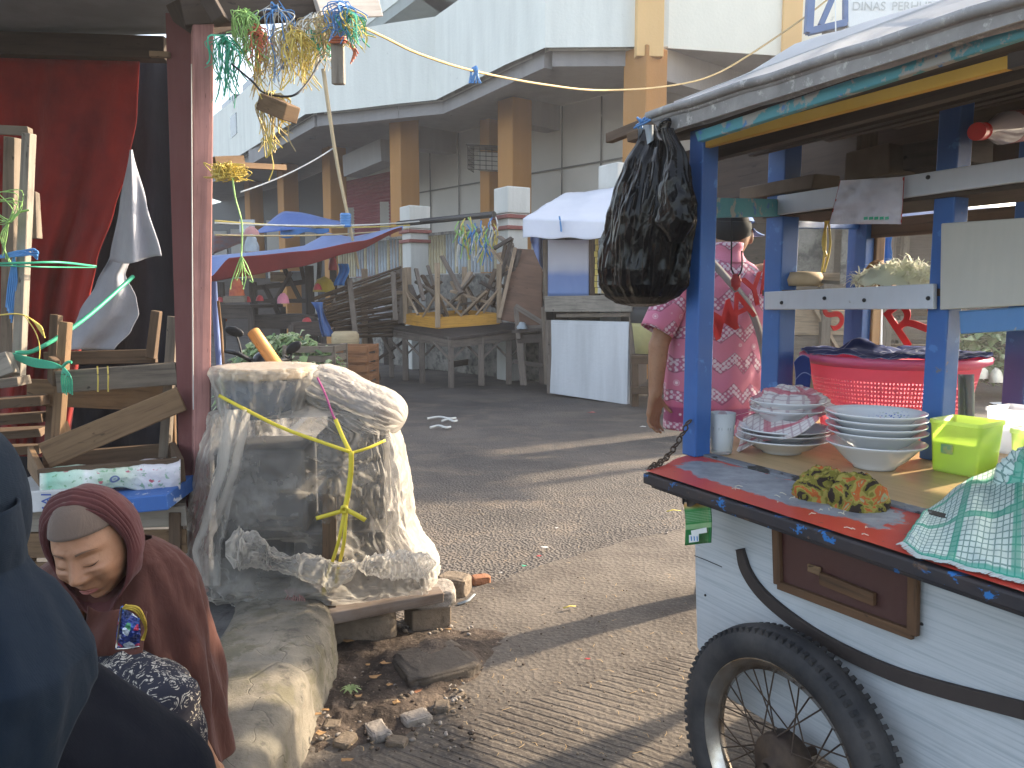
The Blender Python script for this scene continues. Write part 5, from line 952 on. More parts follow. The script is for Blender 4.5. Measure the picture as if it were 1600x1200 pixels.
# roof: yellow beam, teal board, grey metal edge, deck
yb = [CP(1078, 222, -.02), CP(1577, 85, -.02), CP(1577, 107, -.02), CP(1082, 236, -.02)]; MB().prism(yb, e2 * .02).build('yellow_beam', M['yelp'], cart, bevel=.003)
MB().prism([CP(1574, 84, -.02), CP(1700, 50, -.02), CP(1700, 76, -.02), CP(1574, 108, -.02)], e2 * .02).build('dark_beam', M['darkwood'], cart)
vR = -.1
MB().prism([CP(1085, 206, vR), CP(1700, 0, vR), CP(1700, 26, vR), CP(1090, 222, vR)], e2 * .02).build('teal_board', M['tealp'], cart, bevel=.003)
M['grm'] = matte('grey_metal_edge', (.34, .33, .32), (.19, .185, .18), 8, .55, .25, 90, .003, .4, speck=(.45, .44, .42), metal=.2)
rf = lambda x, y0, y1, X0, X1, t: None
for (ya, yb_, r) in ((181, -16, .011), (188, -6, .009), (196, 6, .014), (204, 18, .013)):
    a, b = CP(1012 + (ya - 181) * 1.4, ya, vR - .05 + (ya - 181) * .0015), CP(1690, yb_ - 18, vR - .05 + (ya - 181) * .0015); mb = MB(); mb.tube([a.lerp(b, k / 12) + V((0, 0, .002 * math.sin(k * 2.1))) for k in range(13)], r, 8); mb.build('edge_roll', M['grm'], cart)
MB().prism([CP(1010, 183, vR - .045), CP(1690, -32, vR - .045), CP(1690, 2, vR - .04), CP(1040, 207, vR - .04)], e2 * .008).build('metal_strip', M['grm'], cart)
zr0 = CP(1060, 200, vR).z; zr1 = CP(1600, 20, vR).z; ur0, ur1 = uv2(CP(1040, 195, vR))[0], uv2(CP(1600, 20, vR))[0]
def roofz(u, v): return zr0 + .02 + (zr1 - zr0) / (ur1 - ur0) * (u - ur0) + .22 * max(0, v) * (1 - .0 * v)
def rfz(u_, v_): u = -.15 - .4 * v_ + (LEN + .15 + .4 * v_) * u_; v = -.05 + v_ * 1.43; return L(u, v, roofz(u, v) - .012)
MB().grid(rfz, 24, 24).build('roof_deck', M['darkwood'], cart, solid=.012)
for k in range(4): mb = MB(); v = .1 + .35 * k; mb.beam(L(-.3, v, roofz(-.3, v) - .075), L(LEN, v, roofz(LEN, v) - .075), .03, .045); mb.build('rafter', M['darkwood'], cart)
M['tarpc'] = film('cloudy_plastic_sheet', (.90, .92, .94), .04, .4, .6, .25, 10, 8)
def rt2(u_, v_): u = -.02 + LEN * u_; v = -.10 + v_ * 1.35; b = .05 + .04 * min(1, v_ * 7) + max(0, fn3((u * 3, v * 4, 1), 1.4, .03)) * min(1, v_ * 6) + (.035 * math.exp(-((u - .35) / .3) ** 2) * min(1, v_ * 9)); return L(u, v, roofz(u, v) + b)
tag(MB().grid(rt2, 70, 50).build('plastic_sheet', M['tarpc'], solid=.003), 'cloudy white plastic sheeting spread over the food cart roof', 'sheet')
mb = MB(); mb.beam(CP(952, 216, .15), CP(1030, 186, .05), .035, .03, jit=.003); tag(mb.build('roof_batten', M['w_brown'], bevel=.003), 'rough brown stick end poking out beyond the left corner of the cart roof', 'stick')
mb = MB(); mb.beam(CP(985, 216, -.06), CP(1040, 196, -.06), .03, .03, jit=.002); mb.build('roof_lath', M['w_brown'], cart, bevel=.003)
mb = MB().grid(lambda u, v: CP(997 + 24 * u, 195 + 32 * v * (1 - .5 * abs(u - .5)), -.13 + .02 * math.sin(u * 6)), 10, 8); tag(mb.build('plastic_scrap', M['rb']), 'grey plastic scrap tied with blue twine at the cart roof corner', 'scrap')
mb = MB()
for k in range(6): strand(mb, [CP(1000, 190, -.16), CP(996 + 4 * k, 184 + 2 * (k % 3), -.18), CP(1006 - 3 * k, 196 + (k % 2) * 4, -.17)], .003)
tag(mb.build('twine', M['blu']), 'small knot of blue twine at the left tip of the cart roof', 'twine')
# glass panes with red lettering
M['pane'] = glass('cart_glass', (.97, .99, .99), .995, .05, 1.12); M['redl'] = flat('red_sticker', (.62, .025, .03), .45)
pe0 = P(1107, 400, 2.86); pe1 = L(uC, vD, 0); pn = V((pe1.y - pe0.y, -(pe1.x - pe0.x), 0)).normalized(); pd_ = V((pe1.x - pe0.x, pe1.y - pe0.y, 0)).normalized()
def EP(px, py): return PL(px, py, pe0, pn)
MB().prism([EP(1107, 345), EP(1340, 352), EP(1340, 600), EP(1107, 660)], pn * .003).build('end_pane', M['pane'], cart)
MB().prism([L(uC + .05, vD, ZC), L(LEN, vD, ZC), L(LEN, vD, zs), L(uC + .05, vD, zs)], e2 * .003).build('back_pane', M['pane'], cart)
def letter(ch, px, py, hpx, ang, fn, nrm, sz, shear=0):
    c = fn(px, py) - nrm * .004 * (1 if nrm.dot(c_d := ray(px, py)) > 0 else -1); y = V((0, 0, 1)); x = y.cross(-ray(px, py)).normalized(); nf = nrm if nrm.dot(ray(px, py)) < 0 else -nrm; x = y.cross(nf).normalized()
    Mx = Matrix((x, y, nf)).transposed().to_4x4(); return text(ch, sz, M['redl'], Matrix.Translation(c) @ Mx @ Matrix.Rotation(R_(ang), 4, 'Z') @ Matrix.Scale(1.0, 4), cart, .002, 'letter', .0015)
letter('M', 1129, 502, 50, 24, EP, pn, .17); letter('A', 1157, 482, 50, 22, EP, pn, .165); letter('Y', 1178, 456, 50, 18, EP, pn, .165); letter('A', 1201, 432, 50, 18, EP, pn, .165)
letter('S', 1302, 494, 50, 38, EP, pn, .18); letter('R', 1418, 506, 50, 40, lambda a, b: CP(a, b, vD), e2, .24); letter('A', 1462, 462, 50, 40, lambda a, b: CP(a, b, vD), e2, .2)
# pendant on a cord in front of the pane
pt = thing('red_pendant', 'small red beaded pendant on a dark cord hanging in front of the pink shirt', 'pendant', CP(1151, 445, .25)); mb = MB(); strand(mb, [CP(1143, 320, .25), CP(1143, 400, .25), CP(1143, 420, .25), CP(1151, 432, .25), CP(1159, 420, .25), CP(1159, 392, .25)], .0025); mb.build('cord', M['blk'], pt)
mb = MB().ell(CP(1150, 440, .25), (.016, .012, .026), fn=lambda q: q * (1 + .1 * math.sin(q.z * 400))); mb.build('bead', M['redpl'], pt)
# ================================================================ THINGS ON THE CART
porc = T('white_porcelain', .15, .5); o = porc.co(); porc.col(porc.mx(porc.rp(porc.no(o, 8, 4), [(.4, .2), (.7, 0)]), (.66, .68, .70), (.52, .54, .56))); M['porc'] = porc.m
def flplate():
    t = T('floral_porcelain', .12, .5); uv = t.co('Object'); d = t.mp(uv, (1, 1, 1)); s = t.sep(d); base = (.68, .70, .72)
    v = t.nd('ShaderNodeTexVoronoi'); t.ln(v.inputs['Vector'], t.mp(uv, (30, 30, 30))); cell = v.outputs['Distance']; colr = v.outputs['Color']
    cs = t.sep(colr); petal = t.rp(cell, [(.32, 1), (.42, 0)]); pick = t.rp(cs[0], [(0, (.07, .14, .48)), (.35, (.2, .3, .16)), (.6, (.5, .22, .26)), (.75, (.12, .2, .5)), (1, (.25, .2, .14))], True)
    r2 = t.nd('ShaderNodeVectorMath', operation='DISTANCE'); t.ln(r2.inputs[0], t.mp(uv, (1, 1.3, 0))); r2.inputs[1].default_value = (.03, .035, 0); m1 = t.rp(r2.outputs['Value'], [(.050, 1), (.075, 0)])
    bl = t.nd('ShaderNodeVectorMath', operation='DISTANCE'); t.ln(bl.inputs[0], t.mp(uv, (1, 1, 0))); bl.inputs[1].default_value = (.012, .03, 0); m2 = t.rp(t.ma('ADD', bl.outputs['Value'], t.ma('MULTIPLY', t.no(uv, 60, 2), .02)), [(.026, 1), (.03, 0)])
    k = t.mx(t.ma('MULTIPLY', petal, m1), base, pick); k = t.mx(t.ma('MULTIPLY', m2, .85), k, t.mx(t.no(uv, 70, 2), (.05, .12, .45), (.3, .4, .7))); t.col(k); return t.m
M['flor'] = flplate()
def shallow(c, r, h, name, mat, label, cat, grp):
    prof = [(.001, 0), (r * .42, 0), (r * .44, .006), (r * .62, h * .35), (r * .86, h * .85), (r, h), (r + .001, h + .003), (r * .98, h + .003), (r * .84, h * .9), (r * .6, h * .42), (r * .4, .012), (.001, .01)]
    mb = MB().lathe(prof, c, 48); o = mb.build(name, mat, origin=V(c)); return tag(o, label, cat, grp)
cR = G(1366, 730, ZC); cR.z = ZC
nmR = ['bottom bowl of the five stacked beside the green box', 'second bowl from the bottom in the stack of five', 'middle bowl in the stack of five', 'fourth bowl up in the stack of five, under the flowered one', 'top soup plate with blue rose pattern on the stack of five']
for k in range(5): shallow(cR + V((.002 * (k % 2), .002 * k, .030 + .0165 * k if k else 0)), .123, .05 + (.016 if k == 0 else 0), 'soup_plate', M['flor'] if k == 4 else M['porc'], 'white porcelain ' + nmR[k], 'plate', 'stacked bowls beside the green box')
cL = G(1221, 706, ZC); cL.z = ZC
for k in range(3): shallow(cL + V((.003 * k, .0, .0 if k == 0 else .02 + .011 * k)), .130 - .001 * k, .042 if k == 0 else .03, 'soup_plate', M['porc'], 'white porcelain ' + ('bottom plate under the two towel covered bowls', 'middle plate under the two towel covered bowls', 'upper plate with rim scrollwork under the towel covered bowls')[k], 'plate', 'stacked plates under the red check towel')
for k in range(2): shallow(cL + V((.02, .02, .068 + .024 * k)), .105, .055, 'bowl', M['porc'], 'white bowl ' + ('resting on the left plate stack, lower of two', 'filled with the red check towel, upper of two')[k], 'bowl', 'bowls under the red check towel')
# check towels
def check(name, base, line, band, sc=14, bw=.25, bandpos=(.06, .3), lw=.09):
    t = T(name, .9, .1); uv = t.co('UV'); s = t.sep(uv); 
    def lines(x, f, w_): return t.rp(t.ma('PINGPONG', t.ma('MULTIPLY', x, f), .5), [(0, 1), (w_, 1), (w_ * 1.35, 0)])
    l = t.mx(.5, lines(s[0], sc, lw), lines(s[1], sc, lw), 'ADD'); l = t.ma('MAXIMUM', lines(s[0], sc, lw), lines(s[1], sc, lw)); k = t.mx(t.ma('MULTIPLY', l, .75), base, line)
    if band:
        bx_ = t.ma('MAXIMUM', lines(s[0], bandpos[0], bandpos[1]), lines(s[1], bandpos[0], bandpos[1])); k = t.mx(t.ma('MULTIPLY', bx_, .75), k, band)
    k = t.mx(t.rp(t.no(t.co(), 9, 5), [(.45, 0), (.7, .3)]), k, sc3(base, .6)); t.col(k); t.nrm(t.bp(t.no(t.mp(uv, (300, 300, 1)), 1, 2), .3, .001)); t.set('Sheen Weight', .0); return t.m
M['rchk'] = check('red_check_towel', (.58, .54, .53), (.35, .26, .28), (.42, .06, .10), 12, bandpos=(2.0, .07)); M['gchk'] = check('green_check_towel', (.55, .66, .62), (.05, .16, .14), (.02, .30, .20), 22, bandpos=(2.3, .06)); M['bchk'] = check('navy_check_cloth', (.022, .035, .13), (.26, .28, .40), None, 2.4, lw=.022)
def clump(c, rx, ry, rz, seed, amp=.3, n=48, m=30, us=1.2, f=2.6):
    def g(u, v):
        a = u * 2 * math.pi; b = -.35 + (math.pi / 2 + .35) * v; p = V((math.cos(a) * math.cos(b), math.sin(a) * math.cos(b), math.sin(b))); k = 1 + fn3(p, f, amp, seed) - abs(fn3(p, f * 1.7, amp * .9, seed + 2)) + amp * .6; return V(c) + V((p.x * rx, p.y * ry, max(-.01, p.z * rz))) * k
    return MB().grid(g, n, m, us, us * .6, closed=True)
rt_ = thing('red_check_towel', 'faded red and white check towel bunched in the upper bowl with a corner hanging left', 'towel', cL + V((0, 0, .12)))
clump(cL + V((.03, .03, .125)), .10, .085, .055, 3, .22).build('bunched_cloth', M['rchk'], rt_, solid=.002)
def tl(u, v):
    a = [(1290, 650), (1215, 662), (1160, 700), (1145, 676)]; x = 1240 - 62 * v - 26 * u * (1 - v * .2) + 18 * u * v; y = 652 + 10 * math.sin(v * 3) + 58 * v * u + 6 * u; y = 648 + (8 + 50 * v) * u + 6 * v + 5 * math.sin(v * 7); x = 1262 - 100 * v - 12 * u + 30 * u * (1 - v)
    p = CP(x, y + (6 * math.sin(u * 6 + v * 5)), uv2(cL)[1] - .02 - .075 * u - .015 * math.sin(v * 9)); return p
MB().grid(tl, 30, 30, .8, .8).build('hanging_corner', M['rchk'], rt_, solid=.002)
def tl2(u, v): return CP(1152 + 60 * v - 6 * u, 655 + 25 * u - 14 * v + 6 * math.sin(v * 6), uv2(cL)[1] + .03 - .05 * u)
MB().grid(tl2, 20, 20, .6, .6).build('hanging_corner', M['rchk'], rt_, solid=.002)
# glass tumbler
tc = G(1127, 708, ZC); gl = thing('glass_tumbler', 'clear glass tumbler of cloudy water at the foot of the blue corner post', 'glass', tc)
MB().lathe([(.001, 0), (.027, 0), (.030, .004), (.038, .118), (.0365, .118), (.0285, .01), (.001, .008)], tc, 32).build('tumbler', glass('tumbler_glass', (.93, .95, .96), .82, .08), gl)
MB().lathe([(.001, .012), (.028, .012), (.0335, .078), (.001, .078)], tc, 24).build('water', glass('cloudy_water', (.72, .74, .76), .75, .1), gl)
# green and clear plastic boxes
def boxy(name, lab, c, sx, sy, h, mt, rz=0, flare=1.12, lip=.012, grp=None, extra=None):
    t = thing(name, lab, 'container', c, grp); R0 = CR @ Matrix.Rotation(rz, 3, 'Z')
    def ring(k, z, r=.18): 
        out = []
        for cx, cy, a0 in ((1, 1, 0), (-1, 1, 90), (-1, -1, 180), (1, -1, 270)):
            for i in range(5): a = R_(a0 + i * 22.5); rr = r * min(sx, sy) * .5; out.append(V(c) + R0 @ V((cx * (sx / 2 * k - rr) + rr * math.cos(a), cy * (sy / 2 * k - rr) + rr * math.sin(a), z)))
        return out
    mb = MB(); rings = [ring(.96, .0), ring(1, .004), ring(flare, h - .012), ring(flare + .05, h - .01), ring(flare + .05, h), ring(flare - .02, h), ring(.97, .006), ]
    b = len(mb.v); n = len(rings[0])
    for r in rings: mb.v += r
    for i in range(len(rings) - 1):
        for k in range(n): k2 = (k + 1) % n; mb.face([b + i * n + k, b + i * n + k2, b + (i + 1) * n + k2, b + (i + 1) * n + k], [(k / n, i * .1), ((k + 1) / n, i * .1), ((k + 1) / n, i * .1 + .1), (k / n, i * .1 + .1)], 0, i in (1, 5))
    mb.face([b + k for k in range(n)][::-1], [(0, 0)] * n); mb.face([b + (len(rings) - 1) * n + k for k in range(n)], [(0, 0)] * n); mb.build('box_body', mt, t); return t, R0
def plas(name, c, alpha=.3, rough=.25, trans=.5):
    t = T(name, rough, .5); t.col(c); m = addtrans(t, c, trans); tp = t.nd('ShaderNodeBsdfTransparent'); tp.inputs[0].default_value = (*[min(1, x * 1.25) for x in c], 1); m2 = t.nd('ShaderNodeMixShader'); m2.inputs[0].default_value = alpha; t.nt.links.new(m.outputs[0], m2.inputs[1]); t.nt.links.new(tp.outputs[0], m2.inputs[2]); t.nt.links.new(m2.outputs[0], t.out.inputs[0]); return t.m
M['lime'] = plas('lime_plastic', (.64, .76, .28), .32); M['clear'] = plas('clear_plastic', (.74, .77, .84), .5)
c1 = G(1492, 742, ZC) + e2 * .06 - e1 * .015; t1, R1 = boxy('plastic_box', 'lime green square plastic food box with a small sticker beside the soup plates', c1, .112, .112, .135, M['lime'], .12, grp='open plastic boxes on the counter'); MB().prism([c1 + R1 @ V((-.03, -.0625, .05)), c1 + R1 @ V((.0, -.0625, .05)), c1 + R1 @ V((.0, -.0635, .075)), c1 + R1 @ V((-.03, -.0635, .075))], R1 @ V((0, -.001, 0))).build('sticker', matte('green_yellow_sticker', (.04, .33, .2), (.55, .42, .1), 30, .5, 0), t1)
c2 = G(1595, 765, ZC) + e2 * .10 + e1 * .01; t2_, R2 = boxy('plastic_box', 'pale lime plastic food box half behind the green check towel', c2, .12, .12, .135, plas('pale_lime_plastic', (.68, .77, .38), .32), .12, grp='open plastic boxes on the counter')
c3 = G(1540, 715, ZC) + e2 * .16; boxy('plastic_box', 'clear plastic food box standing behind the lime green one', c3, .12, .12, .13, M['clear'], .05, grp='open plastic boxes on the counter')
c4 = G(1600, 700, ZC) + e2 * .22; boxy('plastic_box', 'clear plastic food box with pinkish rim at the right photo edge', c4, .13, .13, .125, plas('pinkish_clear_plastic', (.74, .66, .72), .5), .05, grp='open plastic boxes on the counter')
# pink basin with navy cloth
def basinm():
    t = T('pink_basin_plastic', .35, .5); s = t.sep(t.co('UV')); gx = t.ma('PINGPONG', t.ma('MULTIPLY', s[0], 150), .5); gy = t.ma('PINGPONG', t.ma('MULTIPLY', s[1], 1), .5)
    t.col((.74, .15, .25)); m = addtrans(t, (.92, .26, .32), .6); tp = t.nd('ShaderNodeBsdfTransparent'); m2 = t.nd('ShaderNodeMixShader'); ob = t.sep(t.co('Object'))[2]; gz_ = t.ma('PINGPONG', t.ma('MULTIPLY', ob, 75), .5); hole = t.ma('MULTIPLY', t.rp(gx, [(.26, 0), (.3, 1)]), t.rp(gz_, [(.26, 0), (.3, 1)])); band = t.rp(ob, [(.085, 0), (.088, 1), (.188, 1), (.19, 0)]); t.ln(m2.inputs[0], t.ma('MULTIPLY', t.ma('MULTIPLY', hole, band), .8)); t.nt.links.new(m.outputs[0], m2.inputs[1]); t.nt.links.new(tp.outputs[0], m2.inputs[2]); t.nt.links.new(m2.outputs[0], t.out.inputs[0]); return t.m
bR = .29; bc = CP(1392, 600, .57 + bR); bc.z = ZC; bs = thing('pink_basin', 'large bright pink perforated plastic basin standing inside the cart', 'basin', bc); zrim = P(1392, 566, bc.y - bR).z - ZC
M['basin'] = basinm(); MB().lathe([(.001, 0), (bR * .70, .0), (bR * .74, .01), (bR * .9, zrim - .03)], bc, 72).build('perforated_wall', M['basin'], bs); MB().lathe([(bR * .90, zrim - .03), (bR * .93, zrim - .026), (bR * 1.0, zrim - .016), (bR * 1.01, zrim), (bR * .96, zrim + .006), (bR * .91, zrim - .004), (bR * .89, zrim - .03)], bc, 72).build('rim', plas('pink_rim_plastic', (.74, .17, .32), 0.0, .3, .4), bs)
nc = thing('navy_check_cloth', 'navy cloth with white grid lines spread over the basin and hanging at its left', 'cloth', bc + V((0, 0, zrim)))
def nf(u, v):
    a = (u - .5) * 2; b = (v - .5) * 2; r = math.sqrt(a * a + b * b); x = a * bR * 1.0; y = b * bR * .98; k = max(abs(a), abs(b)); s = (k / r) if r > 1e-6 else 1; x *= s; y *= s; h = .004 + .010 * abs(math.sin(a * 4 + b * 2)) + .035 * math.exp(-((a + .55) ** 2 + (b - .1) ** 2) / .03) + .012 * math.exp(-((a - .15) ** 2 + (b - .7) ** 2) / .05) + fn3((a * 2, b * 2, 0), 1.6, .012) ; return bc + V((e1 * x + e2 * y).xy.to_3d()) + V((0, 0, zrim + h))
MB().grid(nf, 50, 50, 2, 2).build('spread_cloth', M['bchk'], nc, solid=.002)
def nh(u, v): p = P(1240 + 24 * u + 3 * math.sin(v * 4), 560 + 66 * v + 6 * (1 - u) - (8 * math.sin(u * 3)), bc.y - .06 - .05 * u); return p
MB().grid(nh, 14, 24, .4, 1).build('hanging_fold', M['bchk'], nc, solid=.002)
gb = MB().grid(lambda u, v: CP(1498 + 24 * u + 5 * v * math.sin(u * 3), 585 + 86 * v, .66 + .03 * math.sin(u * 5)), 12, 14); tag(gb.build('grey_cloth', cloth('grey_bag_cloth', (.36, .35, .32)), solid=.004), 'grey-beige cloth strip hanging beside the basin right of the blue post', 'cloth')
# rags and towel on the counter
def camo():
    t = T('patterned_rag', .9, .1); o = t.co(); n = t.no(o, 17, 3, .5, 1.6); k = t.rp(n, [(.3, (.035, .025, .02)), (.42, (.16, .14, .03)), (.5, (.26, .22, .06)), (.56, (.36, .10, .03)), (.63, (.24, .26, .14)), (.7, (.4, .13, .05))], True); t.col(k); t.nrm(t.bp(t.no(o, 700, 2), .2, .001)); return t.m
M['camo'] = camo(); rc = G(1312, 785, ZC); rg = thing('patterned_rag', 'crumpled brown, green and orange patterned rag on the red counter edge', 'rag', rc); clump(rc + e1 * -.05, .056, .055, .062, 12, .17, f=2.2).build('left_lump', M['camo'], rg, solid=.002); clump(rc + e1 * .035 + e2 * .01, .060, .052, .066, 15, .17, f=2.1).build('right_lump', M['camo'], rg, solid=.002)
gt = thing('green_check_towel', 'white tea towel with green checks and fringed hem draped over the counter edge', 'towel', G(1530, 860, ZC)); random.seed(2)
TB = [(1410, 852), (1440, 872), (1490, 884), (1540, 897), (1600, 912), (1680, 935)]; TT = [(1448, 800), (1475, 782), (1520, 757), (1560, 742), (1600, 725), (1680, 720)]
def gtf(u, v):
    k = u * 5; i = min(int(k), 4); f_ = k - i; a = G(*TB[i], ZC).lerp(G(*TB[i + 1], ZC), f_); b = G(*TT[i], ZC).lerp(G(*TT[i + 1], ZC), f_); p = a.lerp(b, v); h = .006 + .075 * max(0, u - .35) * v ** 1.1 + .010 * math.sin(u * 16 + 3 * v) * v + .012 * math.exp(-((u - .45) / .12) ** 2) * v + .004 * fn3((u * 9, v * 7, 0), 1)
    n = V((0, 0, 1)); return p + n * max(.004, h) + (e2 * -1) * (.0) 
MB().grid(gtf, 70, 40, 1.15, 1.0).build('cloth', M['gchk'], gt, solid=.002)
clump(G(1590, 770, ZC) + e2 * .02, .055, .05, .085, 33, .25, us=.7).build('bunched_end', M['gchk'], gt, solid=.002)
mb = MB()
for k in range(70):
    u = k / 70; a = gtf(u, 0); mb.blade([a, a - e2 * (.012 + .006 * random.random()) + V((0, 0, -.002))], .005, wend=.6)
mb.build('fringe', cloth('towel_fringe', (.60, .66, .62)), gt)
# noodles/straw bits on the counter
mb = MB(); random.seed(9)
for k in range(26):
    px, py = random.choice([(1170, 760), (1215, 775), (1235, 790), (1330, 830), (1350, 838), (1390, 845), (1300, 800)]); px += random.uniform(-28, 28); py += random.uniform(-6, 6) + .3 * 0; a = G(px, py, ZC + .004); d = V((random.uniform(-1, 1), random.uniform(-1, 1), 0)).normalized() * random.uniform(.006, .02)
    if uv2(a)[1] < vF + .01: continue
    mb.tube([a, a + d * .5 + V((0, 0, .002)), a + d + e1 * .004], .0009, 4)
tag(mb.build('food_scraps', flat('pale_noodle', (.7, .66, .52))), 'scattered pale noodle crumbs on the red counter', 'scraps', kind='stuff')
# chain at the corner
chn = thing('chain', 'rusty steel chain from the blue corner post to the red counter corner', 'chain', C0); ca, cb = CP(1078, 655, -.035), C0 + V((.012, .012, .004)); n = 13
for k in range(n):
    t = (k + .5) / n; p = ca.lerp(cb, t); p.z -= .03 * math.sin(math.pi * t); d = (cb - ca).normalized(); Rl = fr(d) @ Matrix.Rotation(R_(90 * (k % 2) + 20), 3, 'X'); l, w_ = (cb - ca).length / n * .66, .0075
    mb = MB(); mb.tube([p + Rl @ V((math.cos(a) * l, math.sin(a) * w_, 0)) for a in [i * math.pi / 6 for i in range(12)]], .0024, 6, closed=True); mb.build('link', M['rust'], chn)
# green sachet hanging from the edge
sg_ = thing('green_sachet', 'green printed sachet hanging from the left end of the red counter', 'sachet', CP(1091, 850, -.2)); 
def sgm():
    t = T('green_foil_print', .35, .5); s = t.sep(t.co('UV')); k = t.rp(s[1], [(0, (.62, .63, .58)), (.12, (.6, .30, .08)), (.24, (.04, .22, .06)), (.28, (.03, .20, .05)), (.55, (.03, .20, .05)), (.56, (.22, .38, .18)), (.66, (.22, .38, .18)), (.67, (.02, .17, .045)), (1, (.02, .15, .04))]); k = t.mx(t.ma('MULTIPLY', t.rp(t.wv(t.co('UV'), 9, 0, 0, 'Y'), [(.6, 0), (.75, 1)]), t.rp(s[1], [(.28, 0), (.3, .35), (.5, .35), (.52, 0)])), k, (.5, .6, .45)); t.col(k); t.nrm(t.bp(t.no(t.co(), 40, 4), .4, .006)); return t.m
def sgf(u, v): return CP(1067 + 40 * u + 5 * v + 2 * math.sin(v * 4), 780 + 72 * v - 4 * u, -.215 + .012 * math.sin(u * 3.1))
MB().grid(sgf, 12, 16).build('packet', sgm(), sg_, solid=.004); M['wink'] = flat('white_ink', (.72, .74, .72)); mb = MB().prism([CP(1077, 836, -.226), CP(1092, 834, -.226), CP(1092, 846, -.226), CP(1077, 848, -.226)], e2 * -.001); mb.build('price_label', M['wink'], sg_)
mb = MB()
for k in range(3): a = CP(1080 + 4.5 * k, 838, -.228); mb.beam(a, CP(1080.5 + 4.5 * k, 845, -.228), .001, .003, up=tuple(e1)); mb.build('label_mark', M['blu'], sg_); mb = MB()
mb = MB(); mb.prism([CP(1080, 829, -.225), CP(1104, 824, -.225), CP(1105, 832, -.225), CP(1081, 836, -.225)], e2 * -.001); mb.build('logo_block', M['wink'], sg_)
mb = MB().grid(lambda u, v: CP(1066 + 34 * u, 773 + 14 * v + 5 * math.sin(u * 5), -.222 + .01 * math.sin(u * 8)), 10, 6); mb.build('torn_top', M['blk'], sg_)
# shelf goods
heap = lambda x0, x1, y0, y1, v, dv, sd: heapf(x0, x1, y0, y1, CP((x0 + x1) / 2, y1, v).y, dv, sd)
M['cabb'] = leafm('shredded_cabbage', (.74, .78, .60), (.85, .86, .75)); random.seed(14)
def shreds(x0, x1, y0, y1, v, n, nm, lab, mats):
    mb = MB()
    for k in range(n):
        u = random.random(); hh = math.sin(math.pi * (.12 + .8 * u)) ** .7 * (.55 + .45 * u); p = CP(x0 + (x1 - x0) * u, y1 - (y1 - y0) * hh * random.random() ** .6, v + random.uniform(-.09, .09)); d = V((random.uniform(-1, 1), random.uniform(-1, 1), random.uniform(-.5, .5))).normalized() * random.uniform(.02, .05)
        mb.blade([p, p + d * .5 + V((0, 0, .008)), p + d], random.uniform(.003, .010), mi=random.choice(range(len(mats))), wend=.4)
    return tag(mb.build(nm, mats), lab, 'vegetables', kind='stuff')
MB
tag(MB().grid(heap(1345, 1470, 412, 446, .8, .08, 31), 30, 12, closed=True).build('cabbage_mound', M['cabb']), 'mound of pale shredded cabbage on the cart shelf', 'cabbage'); shreds(1335, 1475, 398, 448, .8, 900, 'cabbage_shreds', 'loose pale cabbage shreds piled on the cart shelf', [M['cabb'], leafm('cabbage_pale', (.85, .87, .76), (.9, .9, .84))])
tag(MB().grid(heap(1342, 1400, 408, 448, 1.0, .07, 35), 24, 12, closed=True).build('brown_bundle', matte('brown_crackers', (.34, .18, .07), (.22, .11, .045), 20)), 'brown rounded bundle on the shelf behind the shredded cabbage', 'bundle')
ct_ = MB(); cc = CP(1248, 447, .62); ct_.lathe([(.001, 0), (.075, 0), (.082, .02), (.07, .045), (.001, .05)], cc, 24, CR); tag(ct_.build('cut_log', matte('pale_cut_surface', (.60, .48, .32), (.45, .33, .2), 10)), 'pale round cutting block on the shelf at the left blue post', 'block')
mb = MB().prism([CP(1262, 441, .64), CP(1312, 445, .64), CP(1312, 432, .7), CP(1275, 432, .7)], (0, 0, .012)); tag(mb.build('tray', M['w_pale']), 'flat pale wooden tray beside the cutting block on the shelf', 'tray')
mb = MB(); strand(mb, [CP(1290, 345, .75), CP(1289, 390, .75), CP(1283, 430, .75), CP(1279, 448, .75)], .004); strand(mb, [CP(1295, 345, .75), CP(1297, 385, .75), CP(1288, 425, .75)], .004); strand(mb, [CP(1292, 345, .75), CP(1286, 380, .75), CP(1291, 400, .75)], .005); tag(mb.build('hanging_twine', M['ylw']), 'yellow twine strands dangling inside the cart above the shelf', 'twine')
mb = MB().grid(lambda u, v: CP(1374 + 20 * u - 2 * v + 5 * (math.sin(v * 6.2) ** 2 - .5) * (u - .5), 348 + 66 * v, vD + .12 + .03 * math.sin(u * 3.1)), 10, 16); tag(mb.build('blue_plastic_bag', M['tarpl'], solid=.003), 'narrow bright blue plastic bag hanging behind the cart back post', 'bag')
M['bagw'] = film('thin_white_bag', (.76, .76, .84), .12, .3, .45, .4, 22, 12)
def wbg(u, v): return CP(1314 - 18 * v + (98 + 16 * v) * u - 2 * v * u, 282 + 68 * v - 6 * u * (1 - v), vC - .085 - .02 * math.sin(u * 3.14) - .012 * fn3((u * 3, v * 3, 0), 1.5))
wb_ = thing('white_plastic_bag', 'thin white plastic bag with red edges hung over the upper white rail of the cart', 'bag', CP(1355, 350, vC - .08)); MB().grid(wbg, 30, 20).build('bag_film', M['bagw'], wb_, solid=.002); mb = MB(); mb.blade([wbg(.0, k / 8) for k in range(9)], .006, up=tuple(e2)); mb.build('red_edge', M['redpl'], wb_); MB().blade([wbg(1, k / 8) for k in range(9)], .006, up=tuple(e2)).build('red_edge', M['redpl'], wb_)
mb = MB()
for k in range(5): a = .48 + .075 * k; p0, p1 = wbg(a, .88), wbg(a + .055, .87); mb.beam(p0 - e2 * .004, p1 - e2 * .004, .001, .008)
mb.build('green_print', M['grn'], wb_)
